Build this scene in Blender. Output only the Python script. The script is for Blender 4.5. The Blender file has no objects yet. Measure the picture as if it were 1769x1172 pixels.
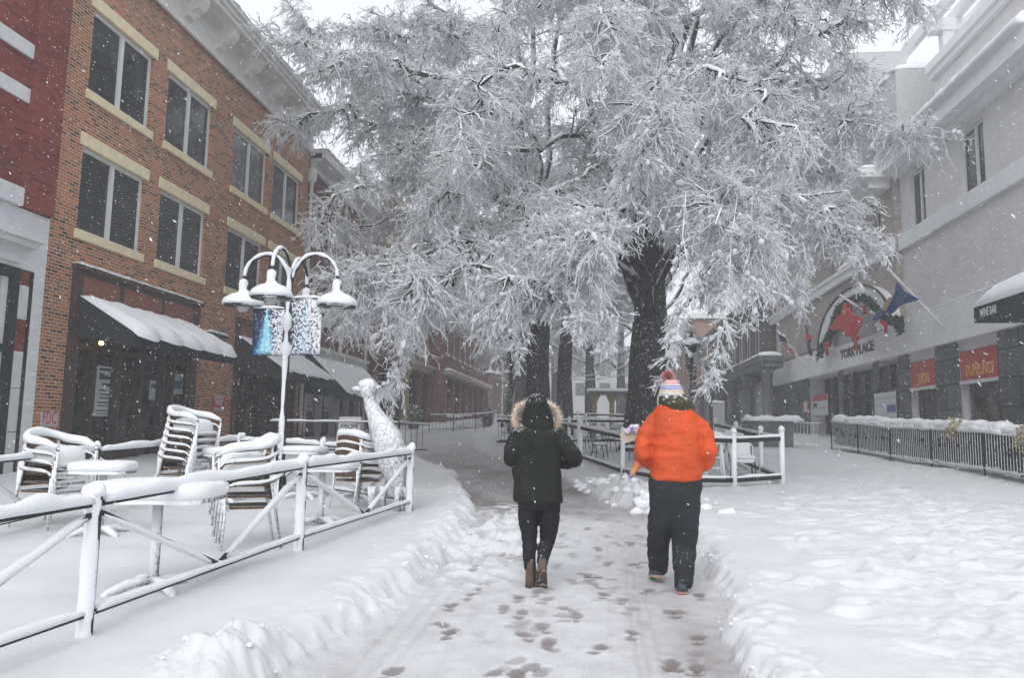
import bpy, bmesh, math, random
import numpy as np
from mathutils import Vector, Matrix

random.seed(7)
SC = bpy.context.scene
COL = SC.collection

# ------------------------------------------------------------------ camera
YAW, PITCH, ROLL, FPX = math.radians(6.23), math.radians(6.61), math.radians(1.0), 1349.0
CAM = np.array([0.0, 0.0, 1.55])
FW = np.array([-math.sin(YAW) * math.cos(PITCH), math.cos(YAW) * math.cos(PITCH), math.sin(PITCH)])
R0 = np.array([math.cos(YAW), math.sin(YAW), 0.0])
U0 = np.cross(R0, FW)
UP = U0 * math.cos(ROLL) - R0 * math.sin(ROLL)
RT = R0 * math.cos(ROLL) + U0 * math.sin(ROLL)
cam_data = bpy.data.cameras.new('camera')
cam_data.sensor_width = 36.0
cam_data.lens = FPX / 1769.0 * 36.0
cam_data.clip_start = 0.05
cam_data.clip_end = 2000.0
cam = bpy.data.objects.new('camera', cam_data)
cam.matrix_world = Matrix(((RT[0], UP[0], -FW[0], CAM[0]), (RT[1], UP[1], -FW[1], CAM[1]),
                           (RT[2], UP[2], -FW[2], CAM[2]), (0, 0, 0, 1)))
COL.objects.link(cam)
SC.camera = cam

# ------------------------------------------------------------------ sky, sun, exposure
SUN_EL, SUN_ROT = math.radians(42), math.radians(186)
world = bpy.data.worlds.new('World')
SC.world = world
world.use_nodes = True
nt = world.node_tree
nt.nodes.clear()
w_out = nt.nodes.new('ShaderNodeOutputWorld')
w_bg = nt.nodes.new('ShaderNodeBackground')
w_sky = nt.nodes.new('ShaderNodeTexSky')
w_sky.sky_type = 'NISHITA'
w_sky.sun_disc = False
w_sky.sun_elevation = SUN_EL
w_sky.sun_rotation = SUN_ROT
w_sky.air_density = 1.0
w_sky.dust_density = 3.0
w_hs = nt.nodes.new('ShaderNodeHueSaturation')
w_hs.inputs['Saturation'].default_value = 0.22
nt.links.new(w_sky.outputs['Color'], w_hs.inputs['Color'])
w_mix = nt.nodes.new('ShaderNodeMix'); w_mix.data_type = 'RGBA'          # cloud cover evens the clear sky out
w_mix.inputs[0].default_value = 0.78
nt.links.new(w_hs.outputs['Color'], w_mix.inputs[6])
w_mix.inputs[7].default_value = (8.5, 8.85, 9.5, 1)
nt.links.new(w_mix.outputs[2], w_bg.inputs['Color'])
w_bg.inputs['Strength'].default_value = 0.13
nt.links.new(w_bg.outputs['Background'], w_out.inputs['Surface'])
sun_data = bpy.data.lights.new('sun', 'SUN')
sun_data.energy = 1.35
sun_data.angle = math.radians(45)
sun_data.color = (1.0, 0.985, 0.97)
sun = bpy.data.objects.new('sun', sun_data)
_sd = Vector((math.sin(SUN_ROT) * math.cos(SUN_EL), math.cos(SUN_ROT) * math.cos(SUN_EL), math.sin(SUN_EL)))
sun.rotation_euler = _sd.to_track_quat('Z', 'Y').to_euler()
sun.location = (0, 0, 40)
COL.objects.link(sun)
SC.view_settings.view_transform = 'Standard'
SC.view_settings.look = 'None'
SC.view_settings.exposure = 0.10
SC.view_settings.gamma = 1.0
SC.render.engine = 'CYCLES'
SC.cycles.use_denoising = True
SC.cycles.max_bounces = 14
SC.cycles.diffuse_bounces = 10
SC.cycles.glossy_bounces = 2
SC.cycles.transmission_bounces = 6
SC.cycles.volume_bounces = 4
SC.cycles.sample_clamp_indirect = 6.0
HAZE_DENSITY = 0.0039

# ------------------------------------------------------------------ pixel -> world helpers (photo pixels)
def ray(px, py):
    return FW + RT * (px - 884.5) / FPX - UP * (py - 586.0) / FPX
def atX(px, py, X):
    d = ray(px, py); return CAM + d * (X / d[0])
def atY(px, py, Y):
    d = ray(px, py); return CAM + d * (Y / d[1])
def gz(y):
    y = np.asarray(y, float)
    return np.where(y < 15, .025 * y, np.where(y < 60, .375 + .037 * (y - 15), .375 + 1.665 + .028 * (y - 60)))
def onG(px, py, h=0.0):
    d = ray(px, py); lo, hi = .5, 300.
    for _ in range(50):
        m = (lo + hi) / 2; q = CAM + d * m
        if q[2] > float(gz(q[1])) + h: lo = m
        else: hi = m
    return CAM + d * lo

# ------------------------------------------------------------------ numpy noise
def _hash(ix, iy, iz, seed):
    h = (ix.astype(np.int64) * 374761393 + iy.astype(np.int64) * 668265263 + iz.astype(np.int64) * 2147483647 + seed * 144665) & 0xffffffff
    h = ((h ^ (h >> 13)) * 1274126177) & 0xffffffff
    h = ((h ^ (h >> 16)) * 2246822519) & 0xffffffff
    return ((h ^ (h >> 15)) & 0xffff) / 32767.5 - 1.0
def vnoise(x, y, z=None, seed=1):
    x = np.asarray(x, float); y = np.asarray(y, float)
    z = np.zeros_like(x) if z is None else np.asarray(z, float)
    ix, iy, iz = np.floor(x), np.floor(y), np.floor(z)
    fx, fy, fz = x - ix, y - iy, z - iz
    fx, fy, fz = [f * f * (3 - 2 * f) for f in (fx, fy, fz)]
    r = 0
    for a in (0, 1):
        for b in (0, 1):
            for c in (0, 1):
                r = r + _hash(ix + a, iy + b, iz + c, seed) * (fx if a else 1 - fx) * (fy if b else 1 - fy) * (fz if c else 1 - fz)
    return r
def fbm(x, y, z=None, oct=4, seed=1, gain=.5):
    s, a, f = 0, 1.0, 1.0
    for o in range(oct):
        s = s + a * vnoise(np.asarray(x) * f, np.asarray(y) * f, None if z is None else np.asarray(z) * f, seed + o * 17)
        a *= gain; f *= 2.03
    return s
def sstep(a, b, x):
    t = np.clip((x - a) / (b - a), 0, 1); return t * t * (3 - 2 * t)

# ------------------------------------------------------------------ materials
def new_mat(name):
    m = bpy.data.materials.new(name); m.use_nodes = True
    n = m.node_tree; n.nodes.clear()
    out = n.nodes.new('ShaderNodeOutputMaterial'); b = n.nodes.new('ShaderNodeBsdfPrincipled')
    n.links.new(b.outputs[0], out.inputs['Surface'])
    return m, n, b
def N(n, t, **kw):
    k = n.nodes.new(t)
    for a, v in kw.items():
        if a in k.inputs: k.inputs[a].default_value = v
        else: setattr(k, a, v)
    return k
def ramp(n, stops):
    r = n.nodes.new('ShaderNodeValToRGB'); e = r.color_ramp.elements
    while len(e) > 1: e.remove(e[0])
    e[0].position = stops[0][0]; e[0].color = (*stops[0][1], 1)
    for p, c in stops[1:]:
        k = e.new(p); k.color = (*c, 1)
    return r
def math_n(n, op, a, b=None, clamp=False):
    k = n.nodes.new('ShaderNodeMath'); k.operation = op; k.use_clamp = clamp
    for i, v in enumerate((a, b)):
        if v is None: continue
        if isinstance(v, (int, float)): k.inputs[i].default_value = v
        else: n.links.new(v, k.inputs[i])
    return k.outputs[0]
def mix_c(n, fac, a, b):
    k = n.nodes.new('ShaderNodeMix'); k.data_type = 'RGBA'
    ins = [i for i in k.inputs if i.enabled]
    if isinstance(fac, (int, float)): k.inputs[0].default_value = fac
    else: n.links.new(fac, k.inputs[0])
    for idx, v in ((6, a), (7, b)):
        if isinstance(v, tuple): k.inputs[idx].default_value = (*v, 1)
        else: n.links.new(v, k.inputs[idx])
    return k.outputs[2]
SNOW = (.84, .85, .868)
def coords(n, kind):
    if kind == 'pos': return n.nodes.new('ShaderNodeNewGeometry').outputs['Position']
    return n.nodes.new('ShaderNodeTexCoord').outputs['Object']
def M_snow(name='snow', scale=30., bump=.25, col=SNOW):
    m, n, b = new_mat(name)
    co = coords(n, 'pos')
    no = N(n, 'ShaderNodeTexNoise', Scale=scale, Detail=5.); n.links.new(co, no.inputs['Vector'])
    r = ramp(n, [(.3, tuple(c * .95 for c in col)), (.7, col)]); n.links.new(no.outputs['Fac'], r.inputs[0])
    n.links.new(r.outputs[0], b.inputs['Base Color'])
    b.inputs['Roughness'].default_value = .75
    b.inputs['Specular IOR Level'].default_value = .25
    bp = N(n, 'ShaderNodeBump', Strength=bump, Distance=.02); n.links.new(no.outputs['Fac'], bp.inputs['Height'])
    n.links.new(bp.outputs[0], b.inputs['Normal'])
    return m
def M_plain(name, col, rough=.6, var=.15, scale=8., bump=.1, metal=0., space='pos', stretch=(1, 1, 1), spec=.4):
    m, n, b = new_mat(name)
    mp = N(n, 'ShaderNodeMapping'); mp.inputs['Scale'].default_value = stretch
    n.links.new(coords(n, space), mp.inputs[0])
    no = N(n, 'ShaderNodeTexNoise', Scale=scale, Detail=6., Roughness=.6); n.links.new(mp.outputs[0], no.inputs['Vector'])
    r = ramp(n, [(.25, tuple(c * (1 - var) for c in col)), (.75, tuple(min(1, c * (1 + var)) for c in col))])
    n.links.new(no.outputs['Fac'], r.inputs[0]); n.links.new(r.outputs[0], b.inputs['Base Color'])
    b.inputs['Roughness'].default_value = rough; b.inputs['Metallic'].default_value = metal
    b.inputs['Specular IOR Level'].default_value = spec
    if bump:
        bp = N(n, 'ShaderNodeBump', Strength=bump, Distance=.01); n.links.new(no.outputs['Fac'], bp.inputs['Height'])
        n.links.new(bp.outputs[0], b.inputs['Normal'])
    return m
def M_dusted(name, col, amount=.5, scale=40., rough=.6, up=0., space='pos', soft=.12, bump=.3, var=.2, base_scale=10., wind=(0, 0, 1)):
    """material with snow stuck on it: noise patches, more where the surface faces `wind`"""
    m, n, b = new_mat(name)
    co = coords(n, space)
    no = N(n, 'ShaderNodeTexNoise', Scale=scale, Detail=4., Roughness=.6); n.links.new(co, no.inputs['Vector'])
    n2 = N(n, 'ShaderNodeTexNoise', Scale=base_scale, Detail=5.); n.links.new(co, n2.inputs['Vector'])
    r = ramp(n, [(.3, tuple(c * (1 - var) for c in col)), (.7, tuple(c * (1 + var) for c in col))])
    n.links.new(n2.outputs['Fac'], r.inputs[0])
    f = no.outputs['Fac']
    if up:
        g = n.nodes.new('ShaderNodeNewGeometry')
        dt = N(n, 'ShaderNodeVectorMath', operation='DOT_PRODUCT'); dt.inputs[1].default_value = wind
        n.links.new(g.outputs['Normal'], dt.inputs[0])
        f = math_n(n, 'ADD', f, math_n(n, 'MULTIPLY', dt.outputs['Value'], up))
    th = 1 - amount
    mr = N(n, 'ShaderNodeMapRange'); mr.inputs[1].default_value = th - soft; mr.inputs[2].default_value = th + soft
    n.links.new(f, mr.inputs[0])
    c = mix_c(n, mr.outputs[0], r.outputs[0], SNOW)
    n.links.new(c, b.inputs['Base Color'])
    b.inputs['Roughness'].default_value = rough
    b.inputs['Specular IOR Level'].default_value = .3
    bp = N(n, 'ShaderNodeBump', Strength=bump, Distance=.012); n.links.new(mr.outputs[0], bp.inputs['Height'])
    n.links.new(bp.outputs[0], b.inputs['Normal'])
    return m
def M_brick(name, c1, c2, mortar, axis='y', bw=.215, bh=.075, ms=.012, rough=.85, patch=.25, msm=.1, darkf=.38, snow_amt=.55):
    """running bond brick on a wall whose run is along world `axis`"""
    m, n, b = new_mat(name)
    sp = n.nodes.new('ShaderNodeSeparateXYZ'); n.links.new(coords(n, 'pos'), sp.inputs[0])
    cb = n.nodes.new('ShaderNodeCombineXYZ')
    n.links.new(sp.outputs['Y' if axis == 'y' else 'X'], cb.inputs[0]); n.links.new(sp.outputs['Z'], cb.inputs[1])
    br = n.nodes.new('ShaderNodeTexBrick')
    br.inputs['Scale'].default_value = 1.0
    br.inputs['Brick Width'].default_value = bw; br.inputs['Row Height'].default_value = bh
    br.inputs['Mortar Size'].default_value = ms; br.inputs['Mortar Smooth'].default_value = msm; br.inputs['Bias'].default_value = -.1
    br.inputs['Color1'].default_value = (0, 0, 0, 1); br.inputs['Color2'].default_value = (1, 1, 1, 1); br.inputs['Mortar'].default_value = (.5, .5, .5, 1)
    n.links.new(cb.outputs[0], br.inputs['Vector'])
    dark = tuple(c * darkf for c in c1)
    rc = ramp(n, [(0., dark), (.22, c1), (.5, c2), (.75, tuple((p + q) / 2 for p, q in zip(c1, c2))), (1., tuple(c * 1.25 for c in c2))])
    n.links.new(br.outputs['Color'], rc.inputs[0])
    no = N(n, 'ShaderNodeTexNoise', Scale=.9, Detail=5.); n.links.new(coords(n, 'pos'), no.inputs['Vector'])
    rp = ramp(n, [(.3, (1 - patch,) * 3), (.7, (1 + patch * .4,) * 3)]); n.links.new(no.outputs['Fac'], rp.inputs[0])
    mu = N(n, 'ShaderNodeMix', data_type='RGBA', blend_type='MULTIPLY'); mu.inputs[0].default_value = 1
    n.links.new(rc.outputs[0], mu.inputs[6]); n.links.new(rp.outputs[0], mu.inputs[7])
    c = mix_c(n, br.outputs['Fac'], mu.outputs[2], mortar)
    n3 = N(n, 'ShaderNodeTexNoise', Scale=7., Detail=3., Roughness=.7); n.links.new(coords(n, 'pos'), n3.inputs['Vector'])
    mr = N(n, 'ShaderNodeMapRange'); mr.inputs[1].default_value = .69; mr.inputs[2].default_value = .78; mr.inputs[4].default_value = snow_amt
    n.links.new(n3.outputs['Fac'], mr.inputs[0])
    c = mix_c(n, mr.outputs[0], c, (.7, .71, .73))
    n.links.new(c, b.inputs['Base Color']); b.inputs['Roughness'].default_value = rough
    b.inputs['Specular IOR Level'].default_value = .2
    bp = N(n, 'ShaderNodeBump', Strength=.6, Distance=.008); bp.invert = True
    n.links.new(br.outputs['Fac'], bp.inputs['Height']); n.links.new(bp.outputs[0], b.inputs['Normal'])
    return m
def M_glass(name, col=(.02, .023, .026), rough=.07, var=.5, scale=1.3):
    m, n, b = new_mat(name)
    no = N(n, 'ShaderNodeTexNoise', Scale=scale, Detail=3.); n.links.new(coords(n, 'pos'), no.inputs['Vector'])
    r = ramp(n, [(.35, tuple(c * (1 - var) for c in col)), (.65, tuple(c * (1 + var * 2) for c in col))]); n.links.new(no.outputs['Fac'], r.inputs[0])
    n.links.new(r.outputs[0], b.inputs['Base Color']); b.inputs['Roughness'].default_value = rough
    b.inputs['Specular IOR Level'].default_value = .32
    bp = N(n, 'ShaderNodeBump', Strength=.03, Distance=.05); n.links.new(no.outputs['Fac'], bp.inputs['Height']); n.links.new(bp.outputs[0], b.inputs['Normal'])
    return m
def M_blind(name):
    """venetian blinds close behind the pane: fine horizontal slats"""
    m, n, b = new_mat(name)
    sp = n.nodes.new('ShaderNodeSeparateXYZ'); n.links.new(coords(n, 'pos'), sp.inputs[0])
    s = math_n(n, 'SINE', math_n(n, 'MULTIPLY', sp.outputs['Z'], 110.))
    r = ramp(n, [(.2, (.012, .014, .016)), (.8, (.06, .062, .065))])
    n.links.new(math_n(n, 'ADD', math_n(n, 'MULTIPLY', s, .5), .5), r.inputs[0])
    n.links.new(r.outputs[0], b.inputs['Base Color']); b.inputs['Roughness'].default_value = .12
    return m

# ------------------------------------------------------------------ mesh helpers
class MB:
    def __init__(s): s.v = []; s.f = []; s.n = 0
    def add(s, V, F):
        s.v.extend([tuple(map(float, p)) for p in V]); s.f.extend([tuple(i + s.n for i in f) for f in F]); s.n += len(V); return s
    def box(s, a, b):
        x0, y0, z0 = a; x1, y1, z1 = b
        if x0 > x1: x0, x1 = x1, x0
        if y0 > y1: y0, y1 = y1, y0
        if z0 > z1: z0, z1 = z1, z0
        V = [(x0, y0, z0), (x1, y0, z0), (x1, y1, z0), (x0, y1, z0), (x0, y0, z1), (x1, y0, z1), (x1, y1, z1), (x0, y1, z1)]
        return s.add(V, [(0, 3, 2, 1), (4, 5, 6, 7), (0, 1, 5, 4), (1, 2, 6, 5), (2, 3, 7, 6), (3, 0, 4, 7)])
    def cbox(s, c, d): return s.box([c[i] - d[i] / 2 for i in range(3)], [c[i] + d[i] / 2 for i in range(3)])
    def tube(s, pts, r, n=8, cap=True, flat=1.0):
        pts = [np.array(p, float) for p in pts]; k = len(pts)
        rr = [r] * k if np.isscalar(r) else list(r)
        V = []; side0 = None
        for i in range(k):
            t = pts[min(i + 1, k - 1)] - pts[max(i - 1, 0)]; t = t / (np.linalg.norm(t) + 1e-9)
            if side0 is None:
                sd = np.cross(t, (0, 0, 1));
                if np.linalg.norm(sd) < .05: sd = np.cross(t, (0, 1, 0))
            else: sd = side0 - t * np.dot(side0, t)
            sd = sd / (np.linalg.norm(sd) + 1e-9); side0 = sd; u = np.cross(sd, t)
            for j in range(n):
                a = 2 * math.pi * (j + .5) / n
                V.append(pts[i] + rr[i] * (math.cos(a) * sd + math.sin(a) * u * flat))
        F = [(i * n + j, i * n + (j + 1) % n, (i + 1) * n + (j + 1) % n, (i + 1) * n + j) for i in range(k - 1) for j in range(n)]
        F = [f[::-1] for f in F]
        if cap: F += [tuple(range(n)), tuple((k - 1) * n + j for j in range(n))[::-1]]
        return s.add(V, F)
    def bar(s, p, q, w, h):
        """rectangular bar from p to q, w wide (sideways), h tall"""
        p = np.array(p, float); q = np.array(q, float); t = (q - p) / np.linalg.norm(q - p)
        sd = np.cross(t, (0, 0, 1));
        if np.linalg.norm(sd) < .05: sd = np.array((1., 0, 0))
        sd /= np.linalg.norm(sd); u = np.cross(sd, t)
        V = [c + sd * a * w / 2 + u * b * h / 2 for c in (p, q) for a, b in ((-1, -1), (1, -1), (1, 1), (-1, 1))]
        return s.add(V, [(0, 1, 2, 3), (7, 6, 5, 4), (0, 4, 5, 1), (1, 5, 6, 2), (2, 6, 7, 3), (3, 7, 4, 0)])
    def loft(s, rings, cap=True):
        n = len(rings[0]); V = [p for r in rings for p in r]
        F = [(i * n + j, i * n + (j + 1) % n, (i + 1) * n + (j + 1) % n, (i + 1) * n + j) for i in range(len(rings) - 1) for j in range(n)]
        if cap: F += [tuple(range(n))[::-1], tuple((len(rings) - 1) * n + j for j in range(n))]
        return s.add(V, F)
    def lathe(s, c, prof, n=20, a0=0., sq=None):
        """prof: (radius, z) from bottom to top, about the vertical through c"""
        rings = []
        for r, z in prof:
            ring = []
            for j in range(n):
                a = a0 + 2 * math.pi * j / n; k = r
                ring.append((c[0] + k * math.cos(a), c[1] + k * math.sin(a), c[2] + z))
            rings.append(ring)
        return s.loft(rings)
    def prism(s, poly, d):
        """closed polygon (list of 3D points) pushed by vector d"""
        n = len(poly); P = [np.array(p, float) for p in poly]; d = np.array(d, float)
        V = P + [p + d for p in P]
        return s.add(V, [tuple(range(n))[::-1], tuple(range(n, 2 * n))] + [(j, (j + 1) % n, n + (j + 1) % n, n + j) for j in range(n)])
    def snow(s, pts, w, h, seed=0, jit=.25, n=7, ends=True):
        """rounded strip of settled snow along a line: w wide, h high, with uneven height"""
        pts = resample(pts, max(3, int(polylen(pts) / .07) + 1)); k = len(pts); rng = random.Random(seed * 31 + k)
        V = []
        for i in range(k):
            t = pts[min(i + 1, k - 1)] - pts[max(i - 1, 0)]; t = t / (np.linalg.norm(t) + 1e-9)
            sd = np.cross(t, (0, 0, 1)); sd /= (np.linalg.norm(sd) + 1e-9)
            e = 1.0 if not ends else min(1., .35 + .65 * min(i, k - 1 - i) / 2.)
            hh = h * e * (1 + jit * float(vnoise(i * .35 + seed * 9.1, seed * 3.7))); ww = w * (.8 + .2 * e) * (1 + jit * .5 * float(vnoise(i * .4 + 50, seed * 2.3)))
            for j in range(n):
                a = math.pi * j / (n - 1)
                V.append(pts[i] + sd * (math.cos(a) * ww / 2) + np.array((0, 0, 1.)) * (math.sin(a) ** .75 * hh if 0 < j < n - 1 else -.012))
        F = [(i * n + j, (i + 1) * n + j, (i + 1) * n + (j + 1) % n, i * n + (j + 1) % n) for i in range(k - 1) for j in range(n)]
        F += [tuple(range(n)), tuple((k - 1) * n + j for j in range(n))[::-1]]
        return s.add(V, F)
def polylen(pts):
    P = np.array(pts, float); return float(np.linalg.norm(np.diff(P, axis=0), axis=1).sum())
def resample(pts, k):
    P = np.array(pts, float); d = np.r_[0, np.cumsum(np.linalg.norm(np.diff(P, axis=0), axis=1))]
    t = np.linspace(0, d[-1], k); return np.stack([np.interp(t, d, P[:, i]) for i in range(3)], 1)
def spline(pts, k):
    """catmull-rom through pts, k points"""
    P = np.array(pts, float); P = np.vstack([2 * P[0] - P[1], P, 2 * P[-1] - P[-2]]); out = []
    m = len(P) - 3
    for u in np.linspace(0, m - 1e-6, k):
        i = int(u); t = u - i; a, b, c, d = P[i:i + 4]
        out.append(.5 * ((2 * b) + (-a + c) * t + (2 * a - 5 * b + 4 * c - d) * t * t + (-a + 3 * b - 3 * c + d) * t ** 3))
    return np.array(out)

def root_of(o):
    while o.parent is not None: o = o.parent
    return o
def link_mesh(name, me, mat, parent):
    o = bpy.data.objects.new(name, me); COL.objects.link(o)
    if mat is not None and len(me.materials) == 0: me.materials.append(mat)
    if parent is not None: o.parent = parent
    return o
def part(name, mb, mat, parent=None, smooth=False, local=False, label=None):
    """one mesh object; vertices are given in world space unless local"""
    V = np.array(mb.v, float)
    if parent is not None and not local: V = V - np.array(root_of(parent).location)
    me = bpy.data.meshes.new(name); me.from_pydata(V.tolist(), [], mb.f); me.validate()
    me.polygons.foreach_set('use_smooth', [smooth] * len(me.polygons)); me.update()
    o = link_mesh(name, me, mat, parent)
    if label: o['label'] = label
    return o
def thing(name, label, cat, loc=(0, 0, 0), group=None, rz=0.):
    o = bpy.data.objects.new(name, None); COL.objects.link(o); o.empty_display_size = .2
    o.location = tuple(float(c) for c in loc); o.rotation_euler.z = rz; o['label'] = label; o['category'] = cat
    if group: o['group'] = group
    return o
def tag(o, label, cat, group=None):
    o['label'] = label; o['category'] = cat
    if group: o['group'] = group
    return o
def structure(o): o['kind'] = 'structure'; return o
def dup(root, loc, rz, label=None, group=None, scale=None, skip=()):
    r = root.copy(); COL.objects.link(r); r.location = tuple(float(c) for c in loc); r.rotation_euler = (0, 0, rz)
    if scale: r.scale = scale if hasattr(scale, '__len__') else (scale,) * 3
    if label: r['label'] = label
    if group: r['group'] = group
    for ch in list(root.children):
        if ch.name.split('.')[0] in skip: continue
        c = ch.copy(); COL.objects.link(c); c.parent = r
        for g in list(ch.children):
            d = g.copy(); COL.objects.link(d); d.parent = c
    return r
def fast_mesh(name, V, Q, mat, parent=None, smooth=True, off=(0, 0, 0)):
    """quads from numpy arrays"""
    me = bpy.data.meshes.new(name); V = np.asarray(V, np.float32) - np.asarray(off, np.float32); Q = np.asarray(Q, np.int32)
    me.vertices.add(len(V)); me.vertices.foreach_set('co', V.ravel())
    me.loops.add(Q.size); me.loops.foreach_set('vertex_index', Q.ravel())
    me.polygons.add(len(Q)); me.polygons.foreach_set('loop_start', np.arange(0, Q.size, Q.shape[1], dtype=np.int32))
    me.polygons.foreach_set('use_smooth', np.full(len(Q), smooth))
    me.update(calc_edges=True); me.validate()
    return link_mesh(name, me, mat, parent)
def text_part(name, txt, origin, u, up, height, mat, parent, width=None, depth=.02, bold=0., local=False):
    """flat letters standing proud of a surface; u = reading direction, height = cap height"""
    cu = bpy.data.curves.new('lettering', 'FONT'); cu.body = txt; cu.size = 1; cu.extrude = .5; cu.offset = bold; cu.resolution_u = 2
    ob = bpy.data.objects.new('lettering', cu); COL.objects.link(ob)
    dg = bpy.context.evaluated_depsgraph_get(); me0 = bpy.data.meshes.new_from_object(ob.evaluated_get(dg))
    V = np.array([v.co[:] for v in me0.vertices]); F = [tuple(p.vertices) for p in me0.polygons]
    bpy.data.objects.remove(ob); bpy.data.curves.remove(cu); bpy.data.meshes.remove(me0)
    V[:, :2] -= V[:, :2].min(0); sz = V[:, :2].max(0); s = height / sz[1]; sx = s if width is None else width / sz[0]
    u = np.array(u, float); up = np.array(up, float); nrm = np.cross(u, up)
    W = np.array(origin, float) + V[:, :1] * sx * u + V[:, 1:2] * s * up + (V[:, 2:3]) * depth * nrm
    mb = MB(); mb.v = [tuple(p) for p in W]; mb.f = F; mb.n = len(W)
    return part(name, mb, mat, parent, local=local)

# shared materials
SNOW_M = M_snow()
SNOW_FINE = M_snow('snow_fine', 60., .35)
BLACK_METAL = M_plain('black_metal', (.015, .015, .017), .5, .3, 20.)
POST_M = M_dusted('snow_plastered_post', (.03, .03, .033), .78, 55., up=.25, wind=(-.3, -.9, .1))
WHITE_PAINT = M_plain('white_paint', (.62, .62, .62), .6, .1, 4.)
# ------------------------------------------------------------------ GROUND (one sheet: snow, banks, trodden path)
PATH_L = [(-1.95, .6), (-1.88, 2.6), (-1.76, 4.4), (-1.64, 5.5), (-1.53, 7.2), (-1.55, 9.5), (-2.05, 13.0), (-2.95, 16.8), (-4.7, 21.2), (-7.6, 30.), (-9.3, 39.7), (-9.4, 50.), (-9.6, 84.)]
PATH_R = [(.78, .6), (.80, 3.4), (.83, 4.9), (.93, 5.8), (1.02, 6.8), (1.05, 8.2), (1.12, 10.), (1.02, 11.6), (.46, 12.8), (-.33, 15.3), (-.85, 18.), (-2.5, 21.8), (-4.1, 26.5), (-5.6, 34.), (-6.6, 48.), (-7.5, 84.)]
PATH = np.array(PATH_L + PATH_R[::-1])
def path_sd(X, Y):
    """signed distance to the path outline, negative inside"""
    d2 = np.full(X.shape, 1e9); inside = np.zeros(X.shape, bool); n = len(PATH)
    for i in range(n):
        a = PATH[i]; b = PATH[(i + 1) % n]; e = b - a
        t = np.clip(((X - a[0]) * e[0] + (Y - a[1]) * e[1]) / (e @ e), 0, 1)
        d2 = np.minimum(d2, (X - a[0] - t * e[0]) ** 2 + (Y - a[1] - t * e[1]) ** 2)
        if abs(e[1]) > 1e-9:
            c = (a[1] > Y) != (b[1] > Y)
            inside ^= c & (X < e[0] * (Y - a[1]) / e[1] + a[0])
    return np.where(inside, -1, 1) * np.sqrt(d2)
_rg = np.random.default_rng(11)
# footprints on the path: (x, y, heading, strength)
PRINTS = []
def walk(pts, step=.62, half=.09, st=.9, shuffle=.05):
    P = resample([(a, b, 0) for a, b in pts], max(2, int(polylen([(a, b, 0) for a, b in pts]) / step)))
    for i in range(len(P)):
        t = P[min(i + 1, len(P) - 1)] - P[max(i - 1, 0)]; h = math.atan2(t[0], t[1]); sgn = 1 if i % 2 else -1
        PRINTS.append((P[i, 0] + math.cos(h) * half * sgn + _rg.normal(0, shuffle), P[i, 1] + _rg.normal(0, shuffle), h + _rg.normal(0, .15), st * _rg.uniform(.75, 1.05)))
walk([(-1.05, 3.2), (-1.15, 5.), (-1.0, 7.5), (-.95, 10.), (-1.4, 13)], .7)
walk([(-.35, 3.4), (-.4, 5.), (-.5, 6.7)], .5)
walk([(-.1, 3.), (-.05, 5.), (.05, 8.), (-.1, 12.)], .66)
walk([(.35, 3.2), (.4, 5.), (.5, 7.2), (.45, 10.)], .55)
walk([(.05, 4.), (-.3, 6.), (-.35, 9.), (-.8, 13.), (-1.6, 17)], .6, st=.6)
walk([(.62, 3.8), (.7, 5.4), (.72, 6.9)], .48)
for _ in range(95):
    y = 3.1 + 10.5 * _rg.random() ** 1.5; PRINTS.append((_rg.uniform(-1.1, .75) - max(0, y - 11) * .2, y, _rg.normal(0, .5), _rg.uniform(.2, .85)))
PITS = []          # trodden holes in the right-hand snow field
for _ in range(260):
    y = 3.5 + 20 * _rg.random() ** 1.3; x = _rg.uniform(1.5, 8.6); PITS.append((x, y, _rg.uniform(.06, .14), _rg.uniform(.10, .2), _rg.uniform(0, 3.14), _rg.uniform(.015, .07)))
for k in range(5):
    x0, y0 = _rg.uniform(2.5, 5.), 4.; hx = _rg.uniform(-.05, .25)
    for i in range(22):
        PITS.append((x0 + hx * i * .65 + (.1 if i % 2 else -.1), y0 + i * .68, .08, .15, .1, _rg.uniform(.05, .09)))
PILE = onG(400, 1195)
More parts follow.
